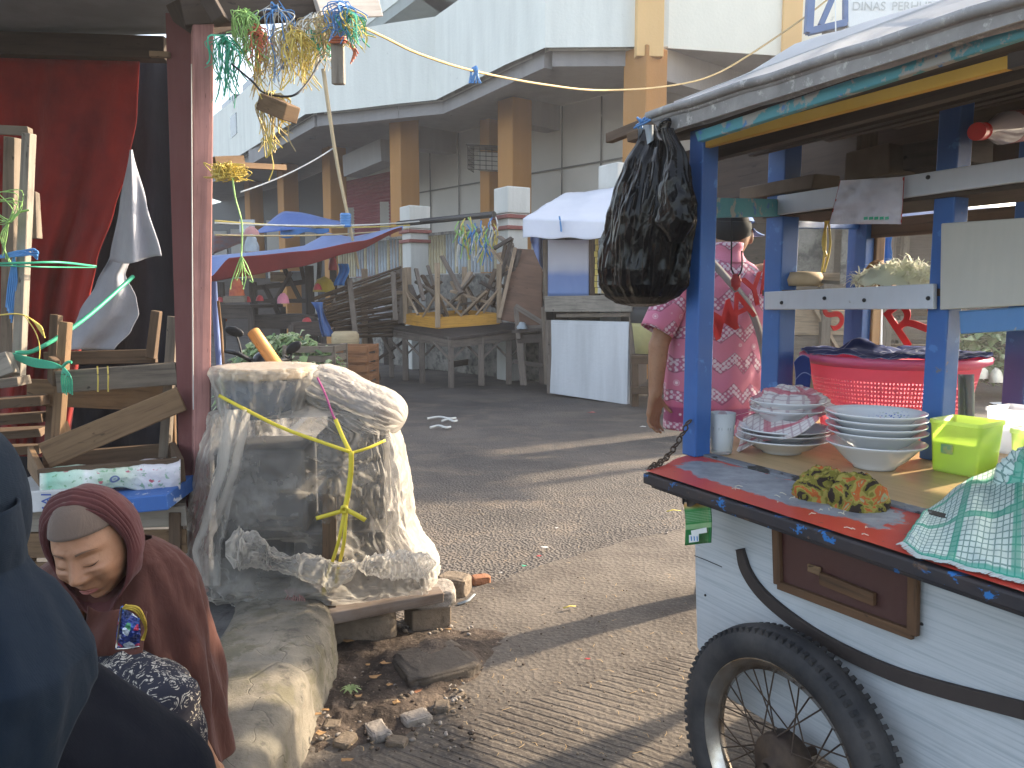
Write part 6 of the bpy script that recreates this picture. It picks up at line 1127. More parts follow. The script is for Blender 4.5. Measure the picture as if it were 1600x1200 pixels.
dk = (.5, .6, .7); M['card'] = matte('brown_cardboard', (.15, .11, .075), (.09, .065, .045), 7)
for k, (x0, x1, y0, y1, v, mt, nm, lab) in enumerate(((1340, 1410, 235, 278, .52, 'card', 'carton', 'brown cardboard box above the hung white bag on the top shelf'), (1172, 1290, 285, 306, .50, 'card', 'folded_paper', 'folded brown paper stack at the left end of the top shelf'), (1412, 1530, 222, 262, .58, 'w_dk', 'dark_tin', 'dark flat tin on the top shelf below the red cap'), (1100, 1340, 190, 300, 1.0, 'darkwood', 'dark_box', 'large dark box at the back under the cart roof'))):
    c = CP((x0 + x1) / 2, (y0 + y1) / 2, v + .06); w_ = (CP(x1, y1, v) - CP(x0, y1, v)).length; h_ = (y1 - y0) / F * c.y; tag(MB().box(c, (w_, .12, h_), CR, jit=.004).build(nm, M[mt], bevel=.004), lab, 'box' if 'box' in lab else 'shelf item')
for k in range(7):
    mb = MB().prism([CP(1212, 318 - 3.2 * k, vC - .075), CP(1213, 294 - 2 * k + 12, vC - .075), CP(1290 - 6 * k, 300 - 2 * k, vC - .07), CP(1262, 312 - 3 * k, vC - .07)], e2 * .04); 
bt2_ = thing('plastic_bottle', 'clear plastic bottle with red cap lying on the top shelf', 'bottle', CP(1545, 215, .5)); a, b = CP(1530, 206, .42), CP(1640, 190, .9); MB().tube([a, a.lerp(b, .06), a.lerp(b, .14), a.lerp(b, .3), b], [.014, .014, .02, .04, .04], 20).build('bottle_body', glass('bottle_plastic', (.6, .5, .5), .6, .1), bt2_); MB().tube([CP(1526, 205.5, .40), a.lerp(b, .05)], .021, 20).build('cap', matte('red_cap', (.55, .03, .03), (.4, .02, .02), 6, .4), bt2_); MB().tube([a.lerp(b, .4), a.lerp(b, .8)], .041, 20).build('label', M['redpl'], bt2_)
sbx = thing('orange_basket', 'small orange holder of wooden skewers at the right photo edge behind the boxes', 'basket', G(1602, 690, ZC)); c = G(1606, 690, ZC) + e2 * .3; MB().lathe([(.03, 0), (.036, .11), (.034, .11), (.028, .005), (.001, .004)], c, 20).build('holder', matte('orange_plastic', (.6, .2, .03)), sbx); mb = MB()
for k in range(8): mb.tube([c + V((.01 * math.cos(k), .01 * math.sin(k), .01)), c + V((.025 * math.cos(k * 2), .02 * math.sin(k), .17))], .0018, 5)
mb.build('skewers', M['w_pale'], sbx)
# black bin bag
def bagm():
    t = T('black_bin_plastic', .17, .2); o = t.co(); t.col((.0025, .0025, .003)); dn = t.no(o, 5, 3)
    t.nrm(t.bp(t.no(t.mp(o, (1.4, 1.4, .35), loc=dn), 14, 2, .5, .5), .16, .012)); return t.m
M['binbag'] = bagm(); bb = thing('black_bin_bag', 'full shiny black bin bag hanging from the left corner of the cart roof', 'bag', CP(1010, 478, -.1))
prof = [(196, 1012, 1032), (206, 1008, 1040), (222, 1003, 1054), (260, 985, 1066), (300, 968, 1072), (340, 955, 1075), (380, 949, 1068), (420, 946, 1064), (445, 948, 1060), (462, 958, 1050), (474, 972, 1034), (479, 990, 1016)]
def bbf(u, v):
    y = 196 + 283 * v; x0 = lerpl([(a, b) for a, b, c in prof], y); x1 = lerpl([(a, c) for a, b, c in prof], y); a = u * 2 * math.pi; cx = (x0 + x1) / 2; rx = (x1 - x0) / 2; p = CP(cx + rx * math.cos(a), y, -.1); d = rx / F * 2.1 * .85
    k = 1; f_ = fn3((math.cos(a) * 1.2, math.sin(a) * 1.2, v * 1.6), 1.6, .12) - .20 * abs(fn3((math.cos(a) * 2.0, math.sin(a) * 2.0, v * 1.0 + .3 * math.sin(a * 2)), 1.9, 1, 3)) - .05 * abs(fn3((math.cos(a) * 3.2, math.sin(a) * 3.2, v * 1.2 + .4 * math.sin(a * 3)), 2.0, 1, 13)) + .04 + (.12 * math.sin(a * 12 + 3 * v) * max(0, 1 - v * 1.8)); out = p + e2 * (d * math.sin(a)); c = CP(cx, y, -.1); return c + (out - c) * (1 + f_ * .9)
MB().grid(bbf, 240, 180, closed=True).build('bag_body', M['binbag'], bb)
def bbf2(u, v):
    y = 200 + 178 * v; x0 = lerpl([(200, 1036), (240, 1046), (300, 1034), (350, 1030), (378, 1044)], y); x1 = lerpl([(200, 1050), (240, 1070), (300, 1080), (345, 1081), (378, 1066)], y); a = u * 2 * math.pi; cx = (x0 + x1) / 2; rx = (x1 - x0) / 2; c = CP(cx, y, -.16); out = CP(cx + rx * math.cos(a), y, -.16) + e2 * (rx / F * 1.6 * math.sin(a)); return c + (out - c) * (1 + fn3((math.cos(a), math.sin(a), v * 3), 2, .18, 5) + .12 * math.sin(a * 11) * max(0, 1 - v * 1.6))
MB().grid(bbf2, 70, 60, closed=True).build('second_lobe', M['binbag'], bb)
mb = MB(); strand(mb, [CP(1030, 205, -.13), CP(1034, 192, -.15), CP(1046, 188, -.16), CP(1042, 204, -.15)], .006); mb.build('knot', M['binbag'], bb)
# ================================================================ PEOPLE
def skinm(name, c, c2):
    t = T(name, .5, .4); o = t.co(); k = t.mx(t.rp(t.no(o, 14, 5), [(.35, 0), (.7, 1)]), c, c2); k = t.mx(t.rp(t.no(o, 90, 3), [(.55, 0), (.7, .35)]), k, sc3(c2, .7)); t.col(k); t.set('Subsurface Weight', .12); t.b.inputs['Subsurface Radius'].default_value = (.012, .005, .003); t.nrm(t.bp(t.no(o, 260, 3), .15, .002)); return t.m
M['skin'] = skinm('brown_skin', (.30, .165, .095), (.24, .12, .066)); M['skin2'] = skinm('face_skin', (.36, .185, .105), (.285, .135, .072))
M['hair'] = matte('dark_grey_hair', (.016, .015, .015), (.006, .006, .006), 40, .9, .05, 220, .004)
def finger(mb, base, d, n, L, r, curl):
    """three bent segments; d = pointing direction, n = palm-side direction"""
    p = V(base); dd = V(d).normalized(); n = V(n).normalized()
    for k, f in enumerate((.45, .32, .25)):
        q = p + dd * L * f; cap_(mb, p, r * (1 - .08 * k), q, r * (.92 - .1 * k), 10); ax = dd.cross(n).normalized(); dd = (Matrix.Rotation(curl, 3, ax) @ dd).normalized(); n = (Matrix.Rotation(curl, 3, ax) @ n).normalized(); p = q
def hand(mb, wrist, d, n, side, s=1.0, curl=.55):
    d = V(d).normalized(); n = (V(n) - d * V(n).dot(d)).normalized(); x = d.cross(n) * side
    for k in range(4): a = (k - 1.5) * .019 * s; cap_(mb, V(wrist) + x * a * .6, .016 * s, V(wrist) + d * .082 * s + x * a * 1.05, .0135 * s, 10)
    for k, (l, dx) in enumerate(((.072, -1.5), (.082, -.5), (.078, .5), (.062, 1.5))): finger(mb, V(wrist) + d * .085 * s + x * dx * .0205 * s, d + x * dx * .05, n, l * s, .0092 * s, curl + .06 * k)
    b = V(wrist) + d * .02 * s - x * .026 * s; finger(mb, b, d * .75 - x * .55 + n * .35, n + x * .5, .075 * s, .0108 * s, .3)
# ---------------------------------------------------------------- man in the pink batik shirt, seen from behind
YM = 3.36
man = thing('person', 'person in pink batik shirt and blue cap, seen from behind beyond the cart', 'person', V((P(1120, 462, YM).x, YM, 0)))
def mp_(px, py, d=0): return P(px, py, YM + d)
mb = MB(); pel = mp_(1118, 690, 0); pel.z = .86; che = mp_(1128, 470); neck = mp_(1136, 398, .02); hd = mp_(1142, 366, .05)
cap_(mb, pel, .105, che, .095); cap_(mb, che, .095, mp_(1132, 430), .075); cap_(mb, mp_(1080, 432), .05, mp_(1185, 432), .05); cap_(mb, neck, .06, hd, .058)
mb.ell(hd + V((.005, .01, .01)), (.077, .098, .112)); mb.ell(hd + V((.02, .055, -.045)), (.05, .055, .06)); mb.ell(hd + V((.085, .0, -.01)), (.012, .022, .034)); mb.ell(hd + V((-.078, .0, -.01)), (.012, .022, .034))
sh, elb, wr = mp_(1068, 434), mp_(1029, 540, -.05), mp_(1024, 614, -.075)
cap_(mb, sh, .052, elb, .042); cap_(mb, elb, .044, wr, .030); hand(mb, wr, mp_(1020, 668, -.075) - wr, (.6, -.6, 0), 1, 1.08, .5)
shr, elr, wrr = mp_(1190, 430), mp_(1212, 530, .05), mp_(1190, 560, .28); cap_(mb, shr, .05, elr, .042); cap_(mb, elr, .043, wrr, .028); hand(mb, wrr, (-.3, .9, -.1), (-.6, 0, -.6), -1)
for sx, fy in ((.02, .0), (.15, .06)):
    hp = pel + V((sx, 0, -.04)); kn = V((pel.x + sx * 1.05, YM + .02 + fy, .47)); an = V((pel.x + sx * 1.0, YM - .02 + fy, .09)); cap_(mb, hp, .085, kn, .056); cap_(mb, kn, .056, an, .038); cap_(mb, an + V((0, -.03, -.045)), .036, an + V((.02, .15, -.06)), .028)
blob(mb, 'body', M['skin'], man, .0065, 3)
def batik():
    t = T('pink_batik', .85, .15); o = t.co(); s = t.sep(o); zig = t.ma('MULTIPLY', t.ma('PINGPONG', t.ma('ADD', t.ma('MULTIPLY', s[0], 9.0), t.ma('MULTIPLY', s[1], 7)), .5), .085); zz = t.ma('ADD', t.ma('SUBTRACT', s[2], zig), t.ma('MULTIPLY', t.no(o, 6, 2), .03)); fr_ = t.ma('FRACT', t.ma('DIVIDE', zz, .128))
    pink = t.mx(t.rp(t.no(o, 3, 3), [(.4, 0), (.6, 1)]), (.50, .10, .18), (.52, .11, .11)); pink = t.mx(t.rp(s[2], [(.8, 0), (1.5, .6)]), pink, (.62, .26, .40))
    lat = t.vo(t.mp(o, (1, .6, 1), (0, R_(45), 0)), 62, 'F1', 'Distance', .25); white = t.mx(t.rp(lat, [(.40, 0), (.56, 1)]), (.66, .54, .60), (.42, .13, .22))
    dots = t.vo(t.mp(o, (1, .5, 1)), 17, 'F1', 'Distance', .5); pk = t.mx(t.rp(dots, [(.10, .85), (.13, .1), (.17, .1), (.19, .7), (.23, 0)]), pink, (.78, .66, .70))
    k = t.mx(t.rp(fr_, [(0, 0), (.38, 1)], True), white, pk); k = t.mx(t.rp(fr_, [(0, .75), (.035, 0), (.36, 0), (.365, .75), (.40, 0), (.97, 0), (.99, .5)]), k, (.12, .03, .07))
    bd_ = t.rp(s[2], [(.795, 0), (.80, 1), (.86, 1), (.865, 0)]); bdc = t.mx(t.rp(t.vo(t.mp(o, (1, .4, 1)), 24, 'F1', 'Distance', .1), [(.12, .8), (.2, 0)]), (.30, .06, .14), (.78, .66, .68)); k = t.mx(bd_, k, bdc)
    t.col(k); t.nrm(t.bp(t.no(o, 9, 4), .3, .02)); t.set('Sheen Weight', .2); addtrans(t, k, .15); return t.m
M['batik'] = batik()
zh = mp_(1118, 668).z; rows = [(1.49, .055, .06, 1136), (1.478, .085, .075, 1134), (1.455, .135, .09, 1131), (1.42, .185, .105, 1130), (1.36, .205, .125, 1130), (1.25, .205, .14, 1128), (1.1, .20, .145, 1124), (.95, .212, .15, 1120), (.84, .214, .155, 1121), (zh, .218, .16, 1121)]
def shf(u, v):
    k = v * (len(rows) - 1); i = min(int(k), len(rows) - 2); f_ = k - i; r = [rows[i][j] + (rows[i + 1][j] - rows[i][j]) * f_ for j in range(4)]; a = u * 2 * math.pi; x = P(r[3], 462, YM).x; z = r[0]; w_ = .013 * math.sin(a * 5 + z * 3) * max(0, 1.3 - z) + .008 * fn3((math.cos(a), math.sin(a), z * 3), 2, 1)
    return V((x + (r[1] + w_) * math.cos(a), YM + (r[2] + w_) * math.sin(a) + .02, z))
shirt = MB().grid(shf, 90, 70, closed=True).build('shirt', M['batik'], man, solid=.004)
def slv(a0, b0, r0, r1):
    A, B = V(a0), V(b0); R = fr(B - A)
    def f(u, v): a = u * 2 * math.pi; r = r0 + (r1 - r0) * v; return A.lerp(B, v) + R @ V((0, math.cos(a) * r * (1 + .06 * math.sin(a * 4 + v * 5)), math.sin(a) * r))
    return MB().grid(f, 36, 16, closed=True)
slv(mp_(1075, 418), mp_(1026, 518, -.04), .082, .070).build('sleeve', M['batik'], man, solid=.004); slv(mp_(1186, 420), mp_(1212, 515, .04), .082, .068).build('sleeve', M['batik'], man, solid=.004)
mb = MB(); mb.lathe([(.085, -.05), (.066, -.02), (.060, 0), (.064, .012), (.066, .03), (.06, .034)], mp_(1137, 392, .015), 28); mb.build('collar', M['batik'], man)
tro = flat('black_trousers', (.018, .018, .022), .9); mb = MB()
for sx, fy in ((.02, .0), (.15, .06)): cap_(mb, pel + V((sx * .5 - .03, 0, .02)), .11, V((pel.x + sx * 1.05, YM + .02 + fy, .47)), .078); cap_(mb, V((pel.x + sx * 1.05, YM + .02 + fy, .47)), .078, V((pel.x + sx, YM + fy, .12)), .07)
blob(mb, 'trousers', tro, man, .012, 4)
mb = MB(); mb.ell(hd + V((-.002, -.008, .012)), (.084, .099, .105), fn=lambda q: (q if q.z > 0 else V((q.x * (1 - .45 * (-q.z / .105) ** 1.5), q.y * (1 - .35 * (-q.z / .105) ** 1.5), q.z * .8))) * (1 + .035 * fn3(q, 60, 1, 2))); mb.build('hair', M['hair'], man)
hd = hd + V((.012, .01, -.022)); capm = cloth('blue_cap_cloth', (.10, .19, .42), (.07, .13, .30)); mb = MB(); mb.ell(hd + V((.004, .015, .05)), (.090, .106, .082), fn=lambda q: V((q.x, q.y, max(q.z, .022)))); mb.build('cap', capm, man); mb = MB(); mb.grid(lambda u, v: hd + V((.07 + .085 * v - .05 * (2 * u - 1) ** 2 * v, .015 + (u - .5) * .15 + .06 * v, .042 - .02 * v)), 12, 8); mb.build('cap_peak', capm, man, solid=.004)
mb = MB(); sp2 = []
for px, py in ((1098, 398), (1115, 412), (1140, 440), (1165, 470), (1182, 505), (1192, 545), (1196, 580)):
    sp2.append(P(px, py, YM - .155 + .02 * abs(px - 1130) / 40))
mb.blade(spline(sp2, 5), .03, up=(0, -1, .2), wend=1); mb.build('bag_strap', flat('grey_strap', (.25, .23, .23), .8), man, solid=.004)
# ---------------------------------------------------------------- seated woman in the maroon hijab
YW = 1.62
wom = thing('person', 'person in a maroon hijab and brown cape looking down, seated by the kerb', 'person', V((P(170, 462, YW).x, YW, .2)))
HC = P(147, 847, YW + .02); RH = Matrix.Rotation(R_(0), 3, 'Z') @ Matrix.Rotation(R_(-8), 3, 'Y') @ Matrix.Rotation(R_(15), 3, 'X')
def hl(x, y, z): return HC + RH @ V((x, y, z))
bumps = [((0, -.098, -.028), .024, (.013, .016), (0, -1, -.1)), ((0, -.095, -.005), .010, (.008, .02), (0, -1, 0)), ((.013, -.092, -.034), .007, (.008, .007), (.5, -1, 0)), ((-.013, -.092, -.034), .007, (.008, .007), (-.5, -1, 0)),
         ((.030, -.088, .006), -.011, (.018, .012), (0, -1, 0)), ((-.030, -.088, .006), -.011, (.018, .012), (0, -1, 0)), ((.031, -.084, .004), .0085, (.0125, .0085), (0, -1, 0)), ((-.031, -.084, .004), .0085, (.0125, .0085), (0, -1, 0)),
         ((.030, -.09, .026), .005, (.022, .008), (0, -1, 0)), ((-.030, -.09, .026), .005, (.022, .008), (0, -1, 0)), ((.044, -.072, -.026), .010, (.018, .018), (.5, -1, 0)), ((-.044, -.072, -.026), .010, (.018, .018), (-.5, -1, 0)),
         ((0, -.09, -.062), .006, (.022, .008), (0, -1, 0)), ((0, -.088, -.074), .006, (.019, .007), (0, -1, 0)), ((0, -.09, -.068), -.0025, (.019, .003), (0, -1, 0)), ((0, -.083, -.100), .010, (.018, .014), (0, -1, -.2)), ((0, -.09, -.086), -.004, (.022, .007), (0, -1, 0)),
         ((.026, -.085, -.050), -.0038, (.005, .015), (0, -1, 0)), ((-.026, -.085, -.050), -.0038, (.006, .014), (0, -1, 0)), ((.029, -.086, -.012), -.004, (.016, .0045), (0, -1, 0)), ((-.029, -.086, -.012), -.004, (.016, .0045), (0, -1, 0)),
         ((.045, -.075, -.058), .006, (.014, .018), (.6, -1, 0)), ((-.045, -.075, -.058), .006, (.014, .018), (-.6, -1, 0)), ((.029, -.086, -.017), .0042, (.013, .0045), (0, -1, 0)), ((-.029, -.086, -.017), .0042, (.013, .0045), (0, -1, 0)), ((.030, -.086, -.0235), -.003, (.017, .003), (0, -1, 0)), ((-.030, -.086, -.0235), -.003, (.017, .003), (0, -1, 0)), ((.029, -.088, .0125), -.0035, (.016, .003), (0, -1, 0)), ((-.029, -.088, .0125), -.0035, (.016, .003), (0, -1, 0)), ((0, -.093, .022), -.002, (.004, .012), (0, -1, 0)), ((.031, -.084, -.0035), .003, (.013, .0035), (0, -1, 0)), ((-.031, -.084, -.0035), .003, (.013, .0035), (0, -1, 0))]
def facep(x, z, base_only=False):
    """front surface of the face at local x, z"""
    jaw = 1 if z > -.03 else 1 - .36 * ((-.03 - z) / .085) ** 1.3; rx = .072 * jaw; ry = .092; rz = .118; q = 1 - (x / rx) ** 2 - (z / rz) ** 2; y = -ry * math.sqrt(max(0, q)) if q > 0 else 0
    if z < -.02: y *= 1 + .02
    p = V((x, y, z))
    for c, a, (sx, sz), d in bumps:
        g = a * math.exp(-((x - c[0]) / sx) ** 2 - ((z - c[2]) / sz) ** 2)
        if y < -.02: p += V(d).normalized() * g
    return p
def headf(q): return q
mb = MB(); nU, nV = 96, 110; b0 = 0
def hf(u, v):
    a = u * 2 * math.pi; ph = -math.pi / 2 + math.pi * v; z = .118 * math.sin(ph); jaw = 1 if z > -.03 else 1 - .36 * ((-.03 - z) / .085) ** 1.3; x = .072 * jaw * math.cos(ph) * math.sin(a); y = -.092 * math.cos(ph) * math.cos(a)
    if y > 0: y *= 1.05
    p = V((x, y, z))
    for c, am, (sx, sz), d in bumps:
        if y < .0:
            g = am * math.exp(-((x - c[0]) / sx) ** 2 - ((z - c[2]) / sz) ** 2) * min(1, -y / .03); p += V(d).normalized() * g
    return hl(*p)
mb.grid(hf, nU, nV, closed=True)
mb.f.append([0 + i for i in range(nU)][::-1]); mb.uv.append([(0, 0)] * nU); mb.mi.append(0); mb.sm.append(True); k_ = nV * nU; mb.f.append([k_ + i for i in range(nU)]); mb.uv.append([(0, 0)] * nU); mb.mi.append(0); mb.sm.append(True)
ck = P(200, 930, YW + .14); cap_(mb, hl(0, .02, -.07), .05, ck, .055); cap_(mb, ck, .075, P(195, 1130, YW + .2), .11); cap_(mb, P(110, 915, YW + .16), .045, P(245, 905, YW + .15), .045)
cap_(mb, P(245, 910, YW + .15), .042, P(265, 1040, YW + .12), .036); cap_(mb, P(265, 1040, YW + .12), .036, P(190, 1075, YW + .0), .026); hand(mb, P(190, 1075, YW + .0), (-.6, -.5, -.2), (0, .2, -1), -1, .9)
cap_(mb, P(110, 915, YW + .14), .042, P(90, 1050, YW + .12), .036); cap_(mb, P(90, 1050, YW + .12), .036, P(130, 1085, YW - .0), .026); hand(mb, P(130, 1085, YW - .0), (.4, -.6, -.2), (0, .2, -1), 1, .9)
for (h_, kx, ky, fx) in ((210, 262, 1110, 250), (190, 150, 1110, 140)):
    hp = P(h_ - 8, 1150, YW + .2); kn = P(kx, ky + 6, YW - .1); ft = V((kn.x + .03, kn.y + .12, .27)); cap_(mb, hp, .065, kn, .045); cap_(mb, kn, .045, ft, .03); cap_(mb, ft, .035, ft + V((.03, -.14, -.035)), .028)
body = blob(mb, 'body', M['skin2'], wom, .0032, 1, .35)
# lips, brows and lashes lying on the face
lipm = flat('lip_colour', (.33, .12, .10), .4); drk = flat('brow_hair', (.15, .085, .055), .8)
mb = MB()
def lipf(up):
    def f(u, v):
        x = (u - .5) * .040; c = -.068 - .0012 * math.cos(x / .040 * math.pi * 2) - .0035 * (x / .02) ** 2; e = (1 - (2 * u - 1) ** 2) ** .8; z = c + (.0075 * e * v * (1 - .25 * math.exp(-(x / .006) ** 2)) if up else -.0085 * e * v); p = facep(x, z); return hl(p.x, p.y - .0022 - .0016 * e * math.sin(v * 3.1), p.z)
    return f
mb.grid(lipf(True), 24, 6, flip=True); mb.grid(lipf(False), 24, 6); mb.build('lips', lipm, wom, solid=.0015)
for s in (-1, 1):
    mb = MB(); mb.grid(lambda u, v: (lambda x, z: hl(*(facep(x, z) + V((0, -.0025, 0)))))(s * (.012 + .036 * u), .024 + .006 * math.sin(u * 2.6) - .004 * u + (v - .5) * .0045 * (1.2 - u)), 20, 4, flip=s < 0); mb.build('eyebrow', drk, wom)
    mb = MB(); mb.grid(lambda u, v: (lambda x, z: hl(*(facep(x, z) + V((0, -.0028, -.0)))))(s * (.0185 + .026 * u), -.0035 - .0045 * math.sin(u * 3.14) + .002 * u + (v - .5) * .0026 * math.sin(.3 + u * 2.6)), 20, 4, flip=s < 0); mb.build('eyelashes', flat('lash_line', (.05, .03, .025), .7), wom)
M['maroon'] = cloth('maroon_hijab_jersey', (.098, .033, .031), (.07, .023, .022), 6, .8, 1200, .1, .08); M['maroond'] = cloth('brown_cape_jersey', (.092, .036, .027), (.066, .025, .019), 5, .8, 1200, .1, .08)
mb = MB(); mb.grid(lambda u, v: (lambda a, ph: hl(.0755 * math.cos(ph) * math.sin(a), -.0965 * math.cos(ph) * math.cos(a), .004 + .1215 * math.sin(ph)))(-1.75 + 3.5 * u, R_(26) + (math.pi / 2 - R_(26)) * v - (.10 * (2 * u - 1) ** 2 - .0) * (1 - v)), 50, 24); mb.build('undercap', cloth('taupe_undercap', (.14, .10, .078), (.11, .08, .062), 6), wom, solid=.002)
# hood: swept from the face opening to the back of the head
def hoodf(u, v):
    a = u * 2 * math.pi; ca, sa = math.cos(a), math.sin(a)      # a=0 right side, 90deg top
    up_ = max(0, sa); dn = max(0, -sa); ox = .081 * (1 - .30 * dn ** 1.5); oz = .098 if sa > 0 else .128; edge = V((ox * ca, -.052 + .026 * abs(ca) - .028 * dn, oz * sa - .004 - .012 * dn))
    w_ = math.sin(v * math.pi / 2); rad = math.cos(max(0, v - .25) / .75 * math.pi / 2) ** .75 if v > .25 else 1
    mx_, mz = .098, (.128 if sa > 0 else .125); big = V((mx_ * ca * rad, -.05 + .19 * v ** 1.1, mz * sa * rad + .004)); t = min(1, v / .25); t = t * t * (3 - 2 * t); p = edge.lerp(big, t)
    pl = .0022 * math.sin(v * 150) * (1 if .04 < v < .27 else 0) * max(0, min(1, (sa + .25) * 1.6)); n = V((ca, -.2, sa)); p += n * pl
    p += n * (.003 * math.sin(a * 9 + v * 7) * dn + fn3((ca, sa, v * 2), 2.2, .0035, 3)); return hl(*p)
MB().grid(hoodf, 120, 130, closed=True).build('hijab', M['maroon'], wom, solid=.003)
# cape: rings from the neck to the hem, hem lower on the right side
CR_ = [(842, 196, 236, .03), (852, 150, 258, .06), (866, 96, 280, .09), (885, 66, 296, .115), (915, 50, 307, .14), (960, 44, 318, .17), (1015, 46, 330, .19), (1075, 52, 338, .21), (1130, 60, 344, .22), (1200, 80, 350, .22)]
def capef(u, v):
    a = u * 2 * math.pi; ca, sa = math.cos(a), math.sin(a)     # sa<0 towards the camera
    front = max(0, -sa); rightness = max(0, ca); vmax = 1 - .55 * front ** .7 * (1 - .62 * rightness ** 1.2); vmax = max(.30, vmax - .3 * max(0, -ca) * front)
    k = v * vmax * (len(CR_) - 1); i = min(int(k), len(CR_) - 2); f_ = k - i; y, x0, x1, d = [CR_[i][j] + (CR_[i + 1][j] - CR_[i][j]) * f_ for j in range(4)]
    cx, rx = (x0 + x1) / 2, (x1 - x0) / 2; c = P(cx, y, YW + .14); q = P(cx + rx * ca, y, YW + .14) + V((0, d * sa, 0)); vv = v * vmax
    fold = .06 * math.sin(a * 7 + vv * 5) * min(1, vv * 1.6) * (.4 + .6 * abs(sa)) + .040 * math.sin(a * 15 - vv * 9 + 2 * fn3((a, vv * 2, 0), 1, 1)) * vv - .06 * abs(fn3((ca * 2, sa * 2, vv * 1.1), 2.4, 1, 12)) * min(1, vv * 2) + fn3((ca * 1.3, sa * 1.3, vv * 1.6), 1.6, .05, 2) + .04 * math.sin(vv * 20 + a * 3) * math.exp(-((vv - .25) / .2) ** 2) * front
    return c + (q - c) * (1 + fold)
MB().grid(capef, 150, 100, closed=True).build('cape', M['maroond'], wom, solid=.003)
# bib fold below the chin
def bib(u, v): x = 138 + 92 * u; y = 946 + 10 * math.sin(u * 3.1) + 78 * v * (.85 + .15 * u); return P(x - 8 * v, y + 4 * math.sin(u * 9), YW - .055 + .10 * u * (1 - v) + .012 * math.sin(u * 10 + v * 3) + .01 * v)
MB().grid(bib, 40, 30).build('hijab_drape', M['maroond'], wom, solid=.003)
def floral():
    t = T('black_white_floral_batik', .9, .1); o = t.co(); n = t.vo(t.mp(o, (1, 1, 1), loc=t.no(o, 12, 2)), 30, 'F1'); w2 = t.no(o, 42, 4, .6, 1.4); f = t.rp(w2, [(.46, 0), (.49, 1), (.56, 1), (.58, 0)]); k = t.mx(f, (.46, .42, .35), (.035, .035, .045)); k = t.mx(t.rp(n, [(.42, 0), (.48, 1)]), k, (.03, .03, .04)); t.col(k); t.nrm(t.bp(t.no(o, 15, 4), .4, .02)); return t.m
mb = MB(); M['flo'] = floral()
cap_(mb, P(205, 1085, YW + .08), .11, P(262, 1098, YW - .13), .062); cap_(mb, P(262, 1100, YW - .13), .060, P(300, 1240, YW - .02), .055); cap_(mb, P(190, 1060, YW + .02), .07, P(150, 1120, YW - .12), .06); cap_(mb, P(150, 1120, YW - .12), .06, P(170, 1250, YW - .02), .06); cap_(mb, P(205, 1050, YW - .03), .05, P(255, 1085, YW - .12), .05); cap_(mb, P(200, 1150, YW + .05), .13, P(200, 1230, YW + .1), .12)
fo = blob(mb, 'dress', M['flo'], wom, .008, 6)
for v_ in fo.data.vertices: v_.co += v_.normal * (fn3(v_.co, 9, .006, 2) + .003 * math.sin(v_.co.x * 60 + v_.co.z * 40))
# beaded purse
ps = thing('beaded_purse', 'small navy beaded purse with gold trim held against the maroon cape', 'purse', P(205, 1014, YW - .1))
def beads():
    t = T('navy_beads', .25, .6); o = t.co(); b_ = t.vo(o, 150, 'F1'); cc = t.nd('ShaderNodeTexVoronoi'); t.ln(cc.inputs['Vector'], o); cc.inputs['Scale'].default_value = 70; k = t.rp(t.sep(cc.outputs['Color'])[0], [(0, (.02, .04, .2)), (.45, (.03, .09, .34)), (.62, (.5, .55, .62)), (.72, (.02, .03, .1)), (.86, (.5, .04, .10)), (.93, (.06, .25, .12))], True); t.col(k); t.nrm(t.bp(b_, .8, .004)); t.set('Metallic', .3); return t.m
def pf(u, v): a = u; return P(183 + 30 * v + (16 - 4 * v) * (u - .0) * 1.5 - 6 * v, 1012 - 62 * v + 6 * u - 10 * u * v, YW - .105 + .012 * math.sin(u * 3.1))
MB().grid(lambda u, v: P(182 + 36 * u + 8 * v * (1 - u), 1013 - (66 - 22 * u) * v - 2 * u, YW - .118 - .012 * math.sin(u * 3.14) * math.sin(v * 3.14)), 16, 16).build('purse_body', beads(), ps, solid=.008)
gold = matte('gold_trim', (.55, .38, .06), (.3, .2, .03), 40, .4, .4, 200, .003, metal=.6); mb = MB()
for k in range(3): strand(mb, [P(192 + 2 * k, 950 - 2 * k, YW - .128), P(210 + 3 * k, 954 - 2 * k, YW - .132), P(222 + 2 * k, 968, YW - .132), P(228, 984, YW - .128), P(222 + k, 1000, YW - .128)], .0026)
mb.build('gold_trim', gold, ps); mb = MB(); strand(mb, [P(182, 1014, YW - .128), P(200, 1013, YW - .132), P(218, 1010, YW - .128)], .002); strand(mb, [P(182, 1012, YW - .128), P(190, 950, YW - .128)], .002); mb.build('silver_edge', M['chrome'], ps)
# low stool under her
so = thing('low_stool', 'low wooden stool the person in the maroon hijab sits on', 'stool', V((P(200, 1150, YW + .22).x, YW + .22, .2))); c = P(200, 1150, YW + .22); MB().box((c.x, c.y, .40), (.3, .24, .03)).build('seat', M['w_tan'], so, bevel=.004)
for sx in (-1, 1):
    for sy in (-1, 1): MB().beam((c.x + sx * .12, c.y + sy * .09, .19), (c.x + sx * .11, c.y + sy * .08, .386), .035, .035, (0, 1, 0)).build('leg', M['w_tan'], so)
